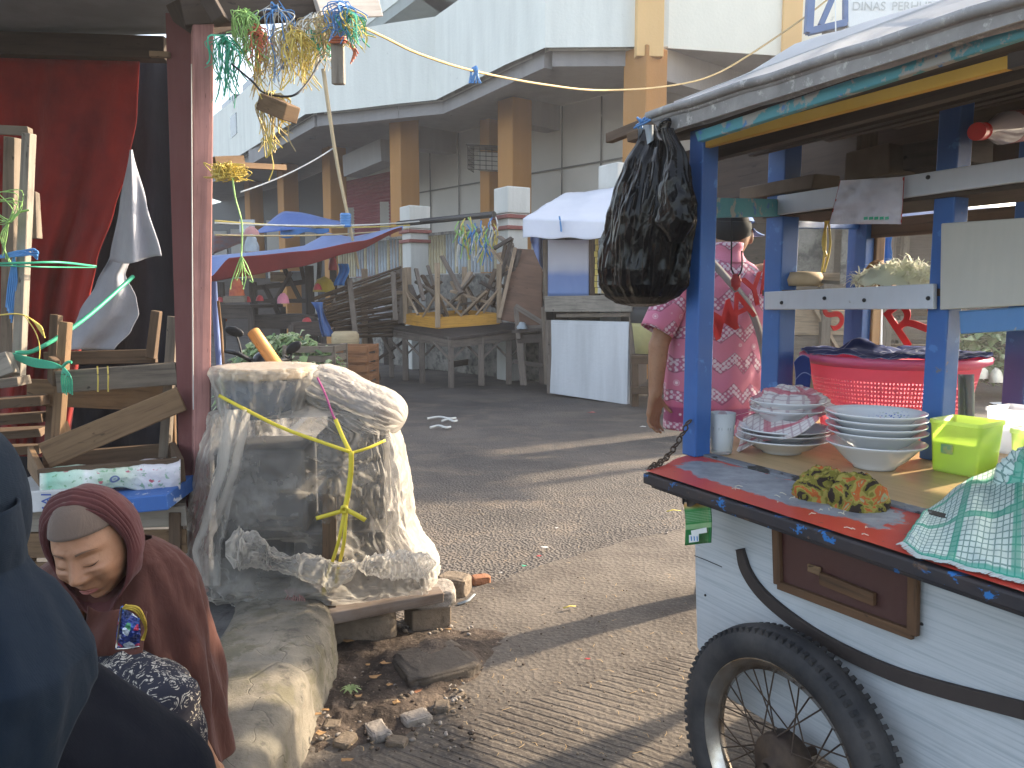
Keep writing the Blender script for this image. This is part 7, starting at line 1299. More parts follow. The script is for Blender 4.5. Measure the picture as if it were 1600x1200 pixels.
# ---------------------------------------------------------------- person in navy, close to the camera
nav = thing('person', 'person in dark navy head scarf and cape in the near left corner', 'person', V((P(-60, 462, 1.0).x, 1.0, 0)))
def navm(name, c):
    t = T(name, .92, .12); o = t.co(); k = t.rp(t.no(o, 4, 5, .6), [(.3, sc3(c, .75)), (.7, c)]); t.col(k); wv = t.wv(t.mp(o, (1, 1, 1), (0, 0, R_(30))), 260, .6, 2, 'DIAGONAL'); t.nrm(t.bp(wv, .12, .001, t.bp(t.no(o, 7, 5), .35, .03, t.bp(t.no(o, 420, 3), .3, .001)))); t.set('Sheen Weight', .03); return t.m
M['nav'] = navm('navy_crepe', (.0068, .0125, .0215)); M['nav2'] = navm('black_navy_robe', (.0042, .0052, .0095))
mb = MB(); hn = P(-62, 805, 1.0); mb.ell(hn + V((-.012, 0, 0)), (.062, .082, .105)); cap_(mb, hn + V((-.015, 0, -.08)), .042, P(-75, 985, 1.0), .05); cap_(mb, P(-75, 1010, 1.0), .085, P(-90, 1250, 1.0), .1); cap_(mb, P(-190, 985, 1.0), .05, P(40, 985, 1.0), .05); cap_(mb, P(45, 990, 1.0), .045, P(70, 1130, 1.06), .04); cap_(mb, P(70, 1130, 1.06), .04, P(150, 1170, 1.1), .03)
for kx in (150, -80):
    hp = P(kx * .3 - 60, 1290, 1.0); kn = P(kx + 30, 1270, 1.12); ft = V((kn.x, kn.y - .1, .05)); cap_(mb, hp, .07, kn, .05); cap_(mb, kn, .05, ft, .035); cap_(mb, ft, .04, ft + V((0, .14, -.01)), .03)
hand(mb, P(150, 1170, 1.1), (.6, .3, -.6), (0, 0, -1), 1, .9)
blob(mb, 'body', M['skin2'], nav, .008, 3)
MB().ell(hn + V((-.012, 0, 0)), (.082, .11, .132), n=60, m=50, fn=lambda q: q * (1 + fn3(q, 9, .02, 4))).build('head_scarf', M['nav'], nav)
NR = [(780, -140, 30, .09), (830, -160, 38, .10), (868, -195, 42, .10), (888, -222, 58, .12), (908, -245, 88, .14), (930, -262, 106, .16), (960, -285, 126, .18), (990, -298, 146, .2), (1030, -305, 152, .2), (1080, -300, 150, .2), (1140, -292, 150, .2), (1210, -280, 150, .2), (1260, -280, 150, .2)]
def ncf(u, v):
    a = u * 2 * math.pi; ca, sa = math.cos(a), math.sin(a); vmax = 1 - .34 * max(0, ca) ** 1.5; k = v * vmax * (len(NR) - 1); i = min(int(k), len(NR) - 2); f_ = k - i; y, x0, x1, d = [NR[i][j] + (NR[i + 1][j] - NR[i][j]) * f_ for j in range(4)]
    cx, rx = (x0 + x1) / 2, (x1 - x0) / 2; c = P(cx, y, 1.0); q = V((P(cx + rx * ca, y, 1.0 + d * sa * (.35 if sa > 0 else .9)).x, 1.0 + d * sa * (.35 if sa > 0 else .9), c.z)); vv = v * vmax; return c + (q - c) * (1 + .026 * math.sin(a * 6 + vv * 4) * vv + fn3((ca, sa, vv * 1.5), 1.5, .028, 6) + .016 * math.sin(a * 13 + vv * 8) * vv - .05 * abs(fn3((ca * 1.4, sa * 1.4, vv * 1.2), 2.2, 1, 8)) * vv)
MB().grid(ncf, 130, 80, closed=True).build('cape', M['nav'], nav, solid=.003)
mb = MB(); cap_(mb, P(40, 1080, 1.08), .085, P(128, 1135, 1.1), .082); cap_(mb, P(128, 1135, 1.1), .082, P(235, 1225, 1.16), .100); cap_(mb, P(60, 1200, 1.05), .13, P(220, 1260, 1.15), .12); cap_(mb, P(235, 1225, 1.16), .1, P(260, 1500, 1.15), .09); cap_(mb, P(-120, 1150, 1.0), .17, P(-120, 1400, 1.0), .2)
rb_ = blob(mb, 'robe', M['nav2'], nav, .01, 6)
for v_ in rb_.data.vertices: v_.co += v_.normal * fn3(v_.co, 6, .008, 2)
# ================================================================ PLASTIC-COVERED STACK AT THE KERB
cs = thing('covered_stack', 'stack of stall goods wrapped in cloudy plastic sheeting and tied with yellow twine', 'covered goods', P(490, 940, 3.05)); YS = 3.06
M['film'] = film('cloudy_cover_film', (.82, .78, .71), .66, .2, .5, .75, 24, 40, (.30, .8)); M['gdark'] = matte('dark_goods', (.075, .072, .07), (.06, .058, .056), 3, bump=0); M['bgrey'] = matte('blue_grey_basin', (.10, .13, .18), (.06, .08, .11), 5, .5); M['tanw'] = matte('tan_tray', (.42, .33, .22), (.3, .23, .15), 6)
CV = [(640, 338, 566, .2), (665, 332, 618, .22), (700, 322, 629, .24), (740, 316, 634, .25), (780, 309, 637, .25), (815, 302, 642, .25), (845, 297, 658, .26), (872, 296, 676, .27), (892, 300, 684, .27), (905, 304, 683, .26)]
def cvf(u, v):
    a = u * 2 * math.pi; ca, sa = math.cos(a), math.sin(a); k = v * (len(CV) - 1); i = min(int(k), len(CV) - 2); f_ = k - i; y, x0, x1, d = [CV[i][j] + (CV[i + 1][j] - CV[i][j]) * f_ for j in range(4)]; cx, rx = (x0 + x1) / 2, (x1 - x0) / 2; ex = .55
    sx, sy = math.copysign(abs(ca) ** ex, ca), math.copysign(abs(sa) ** ex, sa); left = max(0, -ca); yy = y + (12 * left ** 2 + 10 * math.sin(a * 3 + 1)) * max(0, v - .75) * 4 * .4
    c = P(cx, yy, YS); q = P(cx + rx * sx, yy, YS) + V((0, d * sy, 0)); tp_ = V((cx + rx * sx - 546, (yy - 706) * 1.0)); td = tp_.length; f2 = (.05 * abs(math.sin(math.atan2(tp_.y, tp_.x) * 6.5 + .6 * fn3((td * .01, 0, 0), 1, 1))) * math.exp(-(td / 130) ** 2) - .03) * (1 if sa < 0 else 0) - .07 * abs(fn3((ca * 2.2, sa * 2.2, v * 1.3), 2.3, 1, 11)) + .025 * math.sin(a * 9 + 4 * fn3((v * 2, a, 0), 1, 1)) * (.3 + v) + .05 * (fn3((ca * 1.6, sa * 1.6, v * 1.8), 2.0, 1, 3)) - .045 * abs(fn3((ca * 2.5, sa * 2.5, v * 3), 3.4, 1, 5)) + .03; 
    bulge = .11 * math.exp(-((v - .86) / .09) ** 2) * (.6 + .4 * math.sin(a * 2 + .6)) - .09 * math.exp(-((v - .66) / .1) ** 2) * max(0, -sa) - .10 * math.exp(-((v - .1) / .1) ** 2) * max(0, -sa)
    bulge *= 1 if sa < .2 and abs(ca) < .9 else .25; return c + V(((q - c).x * (1 + f2 * .5), (q - c).y * (1 + f2 * 1.6 + bulge * 1.6), 0)) + V((0, 0, fn3((ca * 2, sa * 2, v * 2), 2, .012, 7)))
MB().grid(cvf, 260, 170, closed=True).build('plastic_cover', M['film'], cs)
def topf(u, v):  a = u * 2 * math.pi; e = cvf(u, 0); c = P(480, 636, YS); return e.lerp(c, v) + V((0, 0, .03 * math.sin(v * 1.6) + fn3((math.cos(a) * v, math.sin(a) * v, 1), 4, .008)))
MB().grid(topf, 60, 12, closed=True).build('cover_top', M['film'], cs)
# draped ends along the bottom left
def rollf(u, v): a = v * 2 * math.pi; x = 352 + 215 * u; y = lerpl([(0, 858), (.2, 862), (.5, 885), (.8, 898), (1, 882)], u); r = (.85 + .12 * fn3((u * 7, 0, len('%d' % int(u * 0))), 1, 1) + .55 * abs(fn3((u * 9, math.cos(a) * 1.1, math.sin(a) * 1.1), 1.1, 1, 4)) + .22 * abs(fn3((u * 22, math.cos(a) * 2.2, math.sin(a) * 2.2), 1.2, 1, 9))) * (1.35 - .5 * u) * min(1, u * 12 + .45, (1 - u) * 8 + .3); return P(x + 4 * math.sin(u * 30), y + (17 + 5 * math.sin(u * 11)) * math.sin(a) * r, YS - .30 + (.045 + .02 * math.sin(u * 9)) * math.cos(a) * r + .012 * fn3((u * 9, v * 3, 0), 2, 1))
MB().grid(rollf, 140, 60).build('cover_roll', M['film'], cs)
def rollf2(u, v): a = v * 2 * math.pi; x = 560 + 122 * u; y = lerpl([(0, 886), (.3, 884), (.7, 884), (1, 880)], u); r = (.85 + .12 * fn3((u * 7, 0, len('%d' % int(u * 0))), 1, 1) + .55 * abs(fn3((u * 9, math.cos(a) * 1.1, math.sin(a) * 1.1), 1.1, 1, 4)) + .22 * abs(fn3((u * 22, math.cos(a) * 2.2, math.sin(a) * 2.2), 1.2, 1, 9))) * min(1, u * 7 + .3, (1 - u) * 7 + .15); return P(x, y + (16 + 8 * u) * math.sin(a) * r * math.sin(.7 + 1.9 * u), YS - .28 + .05 * math.cos(a) * r + .012 * fn3((u * 7, v * 3, 4), 2, 1))
MB().grid(rollf2, 110, 60).build('cover_roll', M['film'], cs)
# left edge pleat of film
def pleat(u, v): x0 = lerpl([(0, 345), (.3, 340), (.6, 318), (.8, 300), (1, 312)], v); x1 = lerpl([(0, 392), (.3, 378), (.6, 358), (.8, 345), (1, 345)], v); return P(x0 + (x1 - x0) * u, 640 + 275 * v, YS - .265 - .03 * math.sin(u * 3.1) + .02 * math.sin(u * 7 + v * 4))
MB().grid(pleat, 20, 40).build('cover_pleat', M['film'], cs)
# tub at upper left and tilted bundle at upper right, both wrapped
def ring_px(x0, x1, y, dY, Y): return ((x0 + x1) / 2, (x1 - x0) / 2, y, dY, Y)
def wrap(rows, Y, seed, cr=.02, ex=1, tilt=0):
    def f(u, v):
        a = u * 2 * math.pi; ca, sa = math.cos(a), math.sin(a); k = v * (len(rows) - 1); i = min(int(k), len(rows) - 2); f_ = k - i; y, x0, x1, d = [rows[i][j] + (rows[i + 1][j] - rows[i][j]) * f_ for j in range(4)]; cx, rx = (x0 + x1) / 2, (x1 - x0) / 2; yy = y + tilt * ca
        c = P(cx, y, Y); q = P(cx + rx * ca, yy, Y) + V((0, d * sa, 0)); return c + (q - c) * (1 + cr * (1.6 * abs(math.sin(a * 8.5 + seed + fn3((ca, sa, v * 2), 1.5, .8, seed))) - .6 + fn3((ca * 2, sa * 2, v * 2), 2.5, 1, seed)))
    return f
TUB = [(572, 408, 416, .005), (571, 338, 490, .18), (578, 334, 494, .19), (592, 337, 492, .18), (625, 346, 480, .17), (650, 352, 476, .16)]
MB().grid(wrap(TUB, YS - .05, 1, .05), 90, 40, closed=True).build('tub_wrap', M['film'], cs)
MB().grid(wrap([(574, 410, 414, .0), (574, 344, 484, .17), (588, 345, 484, .17), (589, 352, 478, .16)], YS - .05, 2, .004), 60, 12, closed=True).build('tray', M['tanw'], cs)
MB().grid(wrap([(590, 354, 476, .155), (610, 357, 472, .15), (648, 366, 462, .14)], YS - .05, 2, .004), 60, 12, closed=True).build('basin', M['bgrey'], cs)
bc0, bc1 = P(498, 598, YS + .02), P(612, 652, YS + .0); RB = fr(bc1 - bc0); Lb = (bc1 - bc0).length
def bun(u, v):
    a = u * 2 * math.pi; s = (v - .5) * 2; r = (1 - abs(s) ** 4.5) ** .5 if abs(s) < 1 else 0; q = V((s * (Lb / 2 + .055), math.cos(a) * .16 * r, math.sin(a) * .092 * r)); k = .95 + .11 * abs(math.sin(a * 7.5 + s * 1.5 + fn3((s, math.cos(a), math.sin(a)), 1.4, .9))) * (.3 + abs(s)) - .05 * abs(fn3((math.cos(a) * 3, math.sin(a) * 3, s * 2), 2.6, 1, 14)) + fn3((math.cos(a) * 1.5, math.sin(a) * 1.5, s), 2.2, .045, 9); q.y *= k; q.z *= k; return (bc0 + bc1) / 2 + RB @ q
MB().grid(bun, 180, 90, closed=True).build('bundle_wrap', M['film'], cs)
def bun2(u, v): p = bun(u, v); c = (bc0 + bc1) / 2; return c + (p - c) * .84
MB().grid(bun2, 50, 40, closed=True).build('bundle_core', matte('grey_bundle', (.16, .15, .145), (.11, .10, .10), 4, bump=0), cs)
# dark goods inside
for c, s_ in ((P(420, 760, YS + .02), (.34, .3, .36)), (P(555, 735, YS + .05), (.26, .26, .34)), (P(545, 850, YS + .03), (.36, .3, .2)), (P(410, 850, YS + .04), (.30, .3, .18)), (P(560, 660, YS + .02), (.22, .24, .12))): MB().box(c, s_, Matrix.Rotation(random.uniform(-.15, .15), 3, 'Z')).build('boxed_goods', M['gdark'], cs, bevel=.015)
mb = MB(); vpost(mb, [(503, 2.82), (525, 2.82), (525, 2.88), (503, 2.88)], [(504, 2.82), (526, 2.82), (526, 2.88), (504, 2.88)], 950, 760); mb.build('leg', M['w_brown'], cs, bevel=.003)
mb = MB(); mb.beam(P(515, 925, 2.92), P(640, 908, 2.98), .05, .06); mb.build('crossbar', M['darkwood'], cs, bevel=.003); mb = MB(); vpost(mb, [(640, 3.0), (662, 3.0), (662, 3.06), (640, 3.06)], [(640, 3.0), (662, 3.0), (662, 3.06), (640, 3.06)], 935, 892); mb.build('leg', M['darkwood'], cs)
mb = MB(); vpost(mb, [(345, 3.1), (365, 3.1), (365, 3.16), (345, 3.16)], [(345, 3.1), (365, 3.1), (365, 3.16), (345, 3.16)], 930, 800); mb.build('leg', M['darkwood'], cs)
# yellow ties
Yt = YS - .335; ties = MB()
def tie(mb, pts, w_=.012): return mb.blade(spline([P(x, y, Yt + d) for x, y, d in pts], 6), w_, up=(0, -1, .1), wend=1)
mb = MB(); tie(mb, [(342, 618, .1), (380, 638, .06), (440, 668, .03), (500, 690, 0), (546, 706, -.01)]); tie(mb, [(524, 655, .05), (536, 684, .02), (548, 708, -.01)], .014); tie(mb, [(548, 708, -.01), (575, 700, .02), (602, 688, .08)], .01); tie(mb, [(549, 706, -.01), (548, 740, -.01), (543, 775, -.01), (538, 800, -.015)], .018); tie(mb, [(538, 800, -.015), (528, 850, -.02), (510, 905, .06), (505, 930, .09)]); tie(mb, [(541, 800, -.015), (537, 850, -.02), (528, 890, .06), (524, 915, .09)])
M['yb'] = flat('bright_yellow_twine', (.68, .56, .05), .35); mb.build('yellow_tie', M['yb'], cs, solid=.003); mb = MB(); tie(mb, [(536, 798, -.02), (515, 804, -.025), (494, 810, -.02)], .014); tie(mb, [(540, 796, -.02), (556, 804, -.025), (571, 813, -.02)], .016); mb.tube([P(538 + 5 * math.cos(a), 796 + 5 * math.sin(a), Yt - .02) for a in [k * .785 for k in range(8)]], .005, 6, closed=True); mb.build('bow_knot', M['yb'], cs, solid=.003)
mb = MB(); strand(mb, [P(496, 590, YS - .2), P(508, 615, YS - .24), P(520, 648, YS - .27), P(526, 660, YS - .27)], .004); mb.build('pink_cord', flat('pink_cord', (.45, .08, .22)), cs)
# cane sticking up behind the stack
cn = MB(); a, b = P(396, 519, 3.3), P(452, 600, 3.2); cn.tube([a, a.lerp(b, .5), b], .027, 14); M['cane'] = wood('orange_bamboo', (.52, .27, .09), (.40, .18, .06), .4, .3, wear=.1); tag(cn.build('bamboo_cane', M['cane']), 'thick orange bamboo cane poking up behind the plastic-covered stack', 'cane')
rb2 = thing('rolled_banner', 'slim blue rolled banner with a tan pole leaning right against the pink post', 'banner', P(342, 570, 3.25)); MB().tube([P(334, 440, 3.25), P(338, 510, 3.25), P(343, 575, 3.25)], .013, 8).build('roll', M['bluev'], rb2); MB().tube([P(341, 470, 3.2), P(346, 520, 3.2), P(349, 570, 3.2)], .006, 6).build('pole', M['w_tan'], rb2)
# scooter parked behind the stack: mirrors and bars stick up
sc_ = thing('scooter', 'dark scooter parked behind the covered stack, only its mirrors and bars showing', 'scooter', V((P(410, 462, 4.5).x, 4.5, 0))); c = P(412, 560, 4.5)
mb = MB(); strand(mb, [P(352, 548, 4.5), P(372, 553, 4.45), P(400, 566, 4.5), P(425, 566, 4.6), P(455, 560, 4.7)], .013, 8); mb.build('handlebar', M['blk'], sc_)
for (px, py, sx, ang) in ((366, 518, .07, .3), (459, 543, .065, -.6)):
    q = P(px, py, 4.5); mb = MB(); strand(mb, [q, q + V((.02 if px < 400 else -.03, .01, -.06)), P(378 if px < 400 else 445, 556, 4.5)], .006, 6); mb.ell(q, (sx * .8, .014, .028), Matrix.Rotation(ang, 3, 'Y')); mb.build('mirror', M['blk'], sc_)
mb = MB(); cap_(mb, V((c.x, 4.5, .95)), .07, V((c.x + .05, 4.45, .55)), .1); cap_(mb, V((c.x + .05, 4.6, .35)), .1, V((c.x + .1, 5.3, .45)), .12); cap_(mb, V((c.x + .08, 5.0, .68)), .1, V((c.x + .1, 5.6, .72)), .1); blob(mb, 'fairing', flat('black_fairing', (.03, .03, .035), .3), sc_, .02, 4)
for y_ in (4.35, 5.55): MB().lathe([(.2, -.03), (.27, -.035), (.285, 0), (.27, .035), (.2, .03), (.2, -.03)], V((c.x + .07, y_, .285)), 32, Matrix.Rotation(math.pi / 2, 3, 'Y')).build('wheel', M['rubber'], sc_)
# bricks, blocks and planks at the kerb end
def stonem(name, c, c2, rgh=.8): return conc(name, c, c2, False, None, .01)
M['blockc'] = stonem('dirty_block_concrete', (.22, .175, .13), (.10, .08, .06)); M['stone'] = stonem('pale_stone', (.30, .27, .24), (.15, .13, .11)); M['brickr'] = stonem('red_brick', (.33, .15, .08), (.2, .1, .06))
def rock(name, lab, c, size, rz, mt, cat, k=.1, seed=0, rx=0):
    m = MB(); hx, hy, hz = [q / 2 for q in size]
    def f(u, v):
        a = u * 2 * math.pi; ph = -math.pi / 2 + math.pi * v; p = V((math.cos(a) * math.cos(ph), math.sin(a) * math.cos(ph), math.sin(ph))); e = .38; q = V([math.copysign(abs(t) ** e, t) for t in p]); q = V((q.x * hx, q.y * hy, q.z * hz)); return V(c) + V((0, 0, hz)) + Matrix.Rotation(rz, 3, 'Z') @ (Matrix.Rotation(rx, 3, 'X') @ (q * (1 + fn3(p, 1.6, k, seed) + fn3(p, 6, k * .35, seed))))
    return tag(m.grid(f, 60, 40, closed=True).build(name, mt, weld=True), lab, cat)
c = G(556, 1010); rock('concrete_block', 'broken dirty concrete block under the left end of the charred plank', c + V((0, .08, -.01)), (.285, .17, .125), .1, M['blockc'], 'block', .06, 1)
c = G(664, 990); MB().box(c + V((.0, .09, .045)), (.165, .15, .10), Matrix.Rotation(.35, 3, 'Z'), jit=.004).build('concrete_cube', M['blockc'], bevel=.006); tag(bpy.data.objects['concrete_cube'], 'squared brown concrete cube under the round pale stone', 'block')
rock('round_stone', 'rounded pale stone slab resting on the squared concrete cube', c + V((.01, .09, .09)), (.20, .17, .075), .2, M['stone'], 'stone', .08, 3)
c = G(708, 936); rock('brick_chunk', 'larger chunk of dirty brick right of the round pale stone', c + V((0, .06, -.005)), (.14, .11, .095), -.3, M['blockc'], 'brick', .08, 4); c = G(750, 917); rock('red_brick', 'small red brick at the right end of the row of blocks', c + V((0, .04, -.005)), (.09, .06, .045), .35, M['brickr'], 'brick', .07, 5)
M['char'] = wood('charred_plank', (.16, .115, .085), (.05, .042, .038), dirt=(.36, .35, .34)); mb = MB(); mb.beam(P(494, 962, 2.80), P(690, 928, 2.97), .09, .045, jit=.006); tag(mb.build('charred_plank', M['char'], bevel=.005), 'charred grey-brown plank laid across the blocks in front of the covered stack', 'plank')
mb = MB(); mb.beam(P(470, 962, 2.98), P(520, 952, 3.0), .06, .035, jit=.004); tag(mb.build('plank_stub', M['char'], bevel=.004), 'short dark plank end between the kerb and the charred plank', 'plank')
mb = MB().grid(lambda u, v: P(466 + 34 * u + 8 * math.sin(v * 5), 928 + 36 * v, 2.86 + .03 * math.sin(u * 5 + v * 3)), 12, 12); tag(mb.build('plastic_scrap', film('white_scrap_film', (.7, .72, .74), .2), solid=.002), 'torn clear plastic scrap at the end of the kerb', 'scrap'); mb = MB()
for k in range(9): strand(mb, [P(445 + 2 * k, 922, 2.82), P(450 + 3 * k, 930 + 2 * (k % 3), 2.78), P(444 + 4 * k, 940 + k % 4, 2.77)], .003)
tag(mb.build('twine_scrap', flat('faded_red_twine', (.28, .16, .14))), 'tuft of faded red twine on the end of the kerb', 'twine')
mb = MB(); mb.blade([G(715, 944, .012), G(732, 938, .02), G(742, 928, .03)], .02); tag(mb.build('bag_scrap', M['rb'], solid=.002), 'thin blue-white plastic scrap under the larger brick chunk', 'scrap')
random.seed(44); rock('cement_lump', 'low weathered cement lump sunk in the gutter dirt beside the blocks', G(680, 1050) + V((0, 0, -.035)), (.27, .24, .095), .5, stonem('grey_lump', (.11, .092, .075), (.06, .05, .042)), 'lump', .09, 12)
for k, (px, py, sz) in enumerate(((610, 1110, .05), (650, 1130, .06), (560, 1110, .045), (520, 1140, .05), (690, 1110, .05), (590, 1150, .06), (540, 1165, .055), (650, 1085, .035), (575, 1025, .03), (530, 1050, .035), (720, 1090, .03), (505, 1090, .04), (620, 1165, .045), (700, 1075, .025))):
    rock('rubble_stone', 'small dirty stone lying in the gutter rubble beside the kerb', G(px, py) + V((0, 0, .0)), (sz * random.uniform(1, 1.6), sz, sz * .5), random.uniform(0, 3), M[('blockc', 'stone', 'blockc', 'brickr')[k % 4 if k != 3 else 0]], 'stone', .14, 50 + k); bpy.data.objects[-1] if 0 else None
for o in bpy.data.objects:
    if o.name.startswith('rubble_stone'): o['group'] = 'stones in the gutter rubble'
# ---- litter on the road
random.seed(31); M['dleaf'] = matte('dry_leaf', (.40, .25, .12), (.25, .14, .06), 30); M['paper'] = flat('paper_scrap', (.62, .60, .57)); M['gleaf'] = M['leaf1']
def chip(px, py, s, mt, nm, lab, cat, grp, z=.014, bend=.3):
    c = G(px, py, z); c.z = gz(c.x, c.y) + z + .004; a0 = random.uniform(0, 6.28); mb = MB(); n = 7; pts = []
    for k in range(n): a = a0 + k * 6.283 / n; r = s * random.uniform(.45, 1.1) * (1 if k % 2 else .7); pts.append(c + V((r * math.cos(a) * 1.4, r * math.sin(a), bend * s * random.uniform(0, .8))))
    b = len(mb.v); mb.v += pts + [c + V((0, 0, s * bend * .6))]
    for k in range(n): mb.face([b + k, b + (k + 1) % n, b + n], [(0, 0)] * 3)
    return tag(mb.build(nm, mt, solid=.0012), lab, cat, grp)
for k, (px, py) in enumerate(((575, 1042), (608, 1072), (586, 1062), (600, 1040), (510, 1112), (560, 1090), (620, 1100), (545, 1005), (495, 1120), (640, 1020), (700, 985), (655, 1005), (540, 1190), (500, 1150))): chip(px, py, random.uniform(.012, .022), M['dleaf'], 'dry_leaf', 'curled brown dry leaf lying in the dirty gutter beside the kerb', 'leaf', 'dry leaves in the gutter', .03)
for k, (px, py, mt, s, lab) in enumerate(((852, 858, 'paper', .02, 'white paper scrap on the asphalt left of the green sachet'), (842, 872, 'redpl', .014, 'small red-brown wrapper on the asphalt near the apron edge'), (818, 888, 'grn', .014, 'little green wrapper on the asphalt by the apron edge'), (783, 898, 'paper', .010, 'tiny white scrap on the road beside the red brick'), (925, 646, 'redpl', .05, 'red wrapper lying on the road in front of the kiosk'), (1005, 668, 'paper', .03, 'white scrap on the road below the hand of the person in pink'), (870, 828, 'paper', .012, 'small white fleck in the middle of the road'), (918, 1032, 'redpl', .009, 'tiny red wrapper on the concrete near the ribbed paving'))): chip(px, py, s, M[mt], 'wrapper', lab, 'litter', None, .016)
for k, (px, py, l) in enumerate(((668, 654, .3), (690, 658, .16), (672, 668, .2))):
    a = G(px, py, .02); mb = MB(); strand(mb, [a, a + V((l * .4, .05, .01)), a + V((l * .8, -.03, .005)), a + V((l, .04, 0))], .012); tag(mb.build('white_twine', M['wht']), ('long white twine scrap lying on the road right of the stack', 'short white twine scrap, middle one on the road', 'white twine scrap nearest the covered stack')[k], 'twine')
mb = MB(); a = G(1042, 799, .02); mb.blade([a, a + V((.04, .02, .004)), a + V((.09, .015, 0))], .012); tag(mb.build('yellow_strip', M['yb'], solid=.002), 'short yellow plastic strip on the road left of the green sachet', 'litter'); mb = MB(); a = G(880, 950, .02); mb.blade([a, a + V((.03, .012, .004)), a + V((.055, .02, 0))], .012); tag(mb.build('yellow_strip', M['ylw'], solid=.002), 'yellow-green plastic strip on the sunlit concrete apron', 'litter')
sp3 = thing('weed', 'tiny bright green sprout in the gutter dirt', 'plant', G(548, 1080)); mb = MB()
for k in range(9): a = k * .7; c = G(548, 1080, .04); mb.blade([c, c + V((.02 * math.cos(a), .02 * math.sin(a), .014)), c + V((.035 * math.cos(a), .03 * math.sin(a), .006))], .014, wend=.3)
mb.build('leaves', M['leaf1'], sp3)
random.seed(77); mb = MB(); m2 = MB(); m3 = MB()
for k in range(420):
    px = random.uniform(470, 1085); py = random.uniform(900, 1195) if k % 3 else random.uniform(640, 900); c = G(px, py); c.z = gz(c.x, c.y) + .012; 
    if c.x < -.62 and c.y < 2.7: continue
    s = random.uniform(.0015, .004) * (1 if py > 880 else 1.5) * (1.5 if random.random() < .08 else 1); (mb, m2, m3)[k % 3].ell(c, (s * random.uniform(.8, 1.6), s, s * .6), Matrix.Rotation(random.uniform(0, 3), 3, 'Z'), 6, 4)
for k in range(260):
    px = random.uniform(480, 740); py = random.uniform(985, 1180); c = G(px, py); c.z += .03 + gz(c.x, c.y) * 0; s = random.uniform(.003, .009); (mb, m2, m3)[k % 3].ell(c + V((0, 0, -.01)), (s * 1.5, s, s * .7), Matrix.Rotation(random.uniform(0, 3), 3, 'Z'), 6, 4)
o = mb.build('gravel', M['stone']); tag(o, 'pale grit scattered over the road and gutter', 'gravel', kind='stuff'); o = m2.build('gravel', M['dirt']); tag(o, 'dark grit scattered over the road and gutter', 'gravel', kind='stuff'); o = m3.build('gravel', M['blockc']); tag(o, 'brown grit scattered over the road and gutter', 'gravel', kind='stuff')
mb = MB()
for k in range(220):
    px = random.uniform(520, 1080); py = random.uniform(700, 1190); c = G(px, py); c.z = gz(c.x, c.y) + .014; a = random.uniform(0, 3.1); l = random.uniform(.01, .035); mb.blade([c, c + V((l * .5 * math.cos(a), l * .5 * math.sin(a), .003)), c + V((l * math.cos(a + .3), l * math.sin(a + .3), 0))], .003)
tag(mb.build('straw_bits', matte('straw', (.46, .34, .19), (.3, .2, .1), 20)), 'bits of straw and twine strewn over the road', 'straw', kind='stuff')
# ---- long yellow rope across the scene
rp = thing('yellow_rope', 'long sagging yellow rope from the raffia bundles across to the building corner', 'rope', P(1000, 140, 5)); pts = []
for px, py, Y in ((562, 40, 2.95), (600, 58, 3.3), (660, 86, 3.9), (745, 112, 4.8), (850, 132, 6), (940, 141, 7.2), (1040, 135, 8.6), (1110, 119, 9.6), (1172, 85, 10.6), (1260, 25, 12), (1310, -15, 12.6)): pts.append(P(px, py, Y))
mb = MB(); sp4 = spline(pts, 8); mb.tube(sp4, [.0045 + .010 * i / len(sp4) for i in range(len(sp4))], 6); mb.build('rope_line', M['tan'] if 0 else flat('ochre_rope', (.42, .30, .12)), rp); mb = MB()
for k in range(8): c = P(744, 112, 4.75); strand(mb, [c + V((0, 0, .03)), c + V((random.uniform(-.03, .03), -.02, .0)), c + V((random.uniform(-.04, .04), -.02, -.07))], .006)
mb.build('blue_knot', M['blu'], rp)
mb = MB(); mb.tube(sag(P(520, 232, 11.6), P(376, 300, 9), .05), .01, 5); tag(mb.build('wire', M['wht']), 'thin pale wire from the bamboo pole down towards the pink post', 'wire')
# ---- sheds and produce seen through the cart
sh_ = thing('plank_shed', 'weathered plank market shed seen through the food cart behind the person in pink', 'shed', G(1330, 640)); Yh = 8.0
for k in range(5): mb = MB(); z = .25 + k * .27; mb.beam(V((2.6, Yh + .012 * (k % 2), z)), V((3.75, Yh + .012 * (k % 2), z)), .025, .25, jit=.008); mb.build('plank', M[('w_old', 'w_tan', 'w_old', 'w_lt', 'w_old')[k]], sh_, bevel=.004)
for k in range(5): mb = MB(); z = .22 + k * .25; mb.beam(V((3.78, Yh + .3, z)), V((4.5, Yh + .25, z)), .025, .2, jit=.008); mb.build('plank', M[('w_brown', 'w_old', 'w_brown', 'w_old', 'w_brown')[k]], sh_, bevel=.004)
for x in (2.62, 3.15, 3.76, 4.45): mb = MB(); mb.beam(V((x, Yh - .06, 0)), V((x, Yh - .06, 2.4)), .09, .08, (0, 1, 0)); mb.build('post', M['w_old'], sh_, bevel=.004)
MB().beam(V((2.95, Yh - .04, 1.35)), V((3.35, Yh - .04, .7)), .03, .07, (0, 1, 0)).build('brace', M['w_lt'], sh_)
MB().prism([(2.4, Yh - .4, 2.42), (4.7, Yh - .4, 2.42), (4.7, Yh + 1.6, 2.62), (2.4, Yh + 1.6, 2.62)], (0, 0, .03)).build('roof', M['ceil'], sh_); MB().prism([(2.6, Yh + 1.4, 0), (4.5, Yh + 1.4, 0), (4.5, Yh + 1.4, 2.5), (2.6, Yh + 1.4, 2.5)], (0, .04, 0)).build('back_wall', M['w_dk'], sh_)
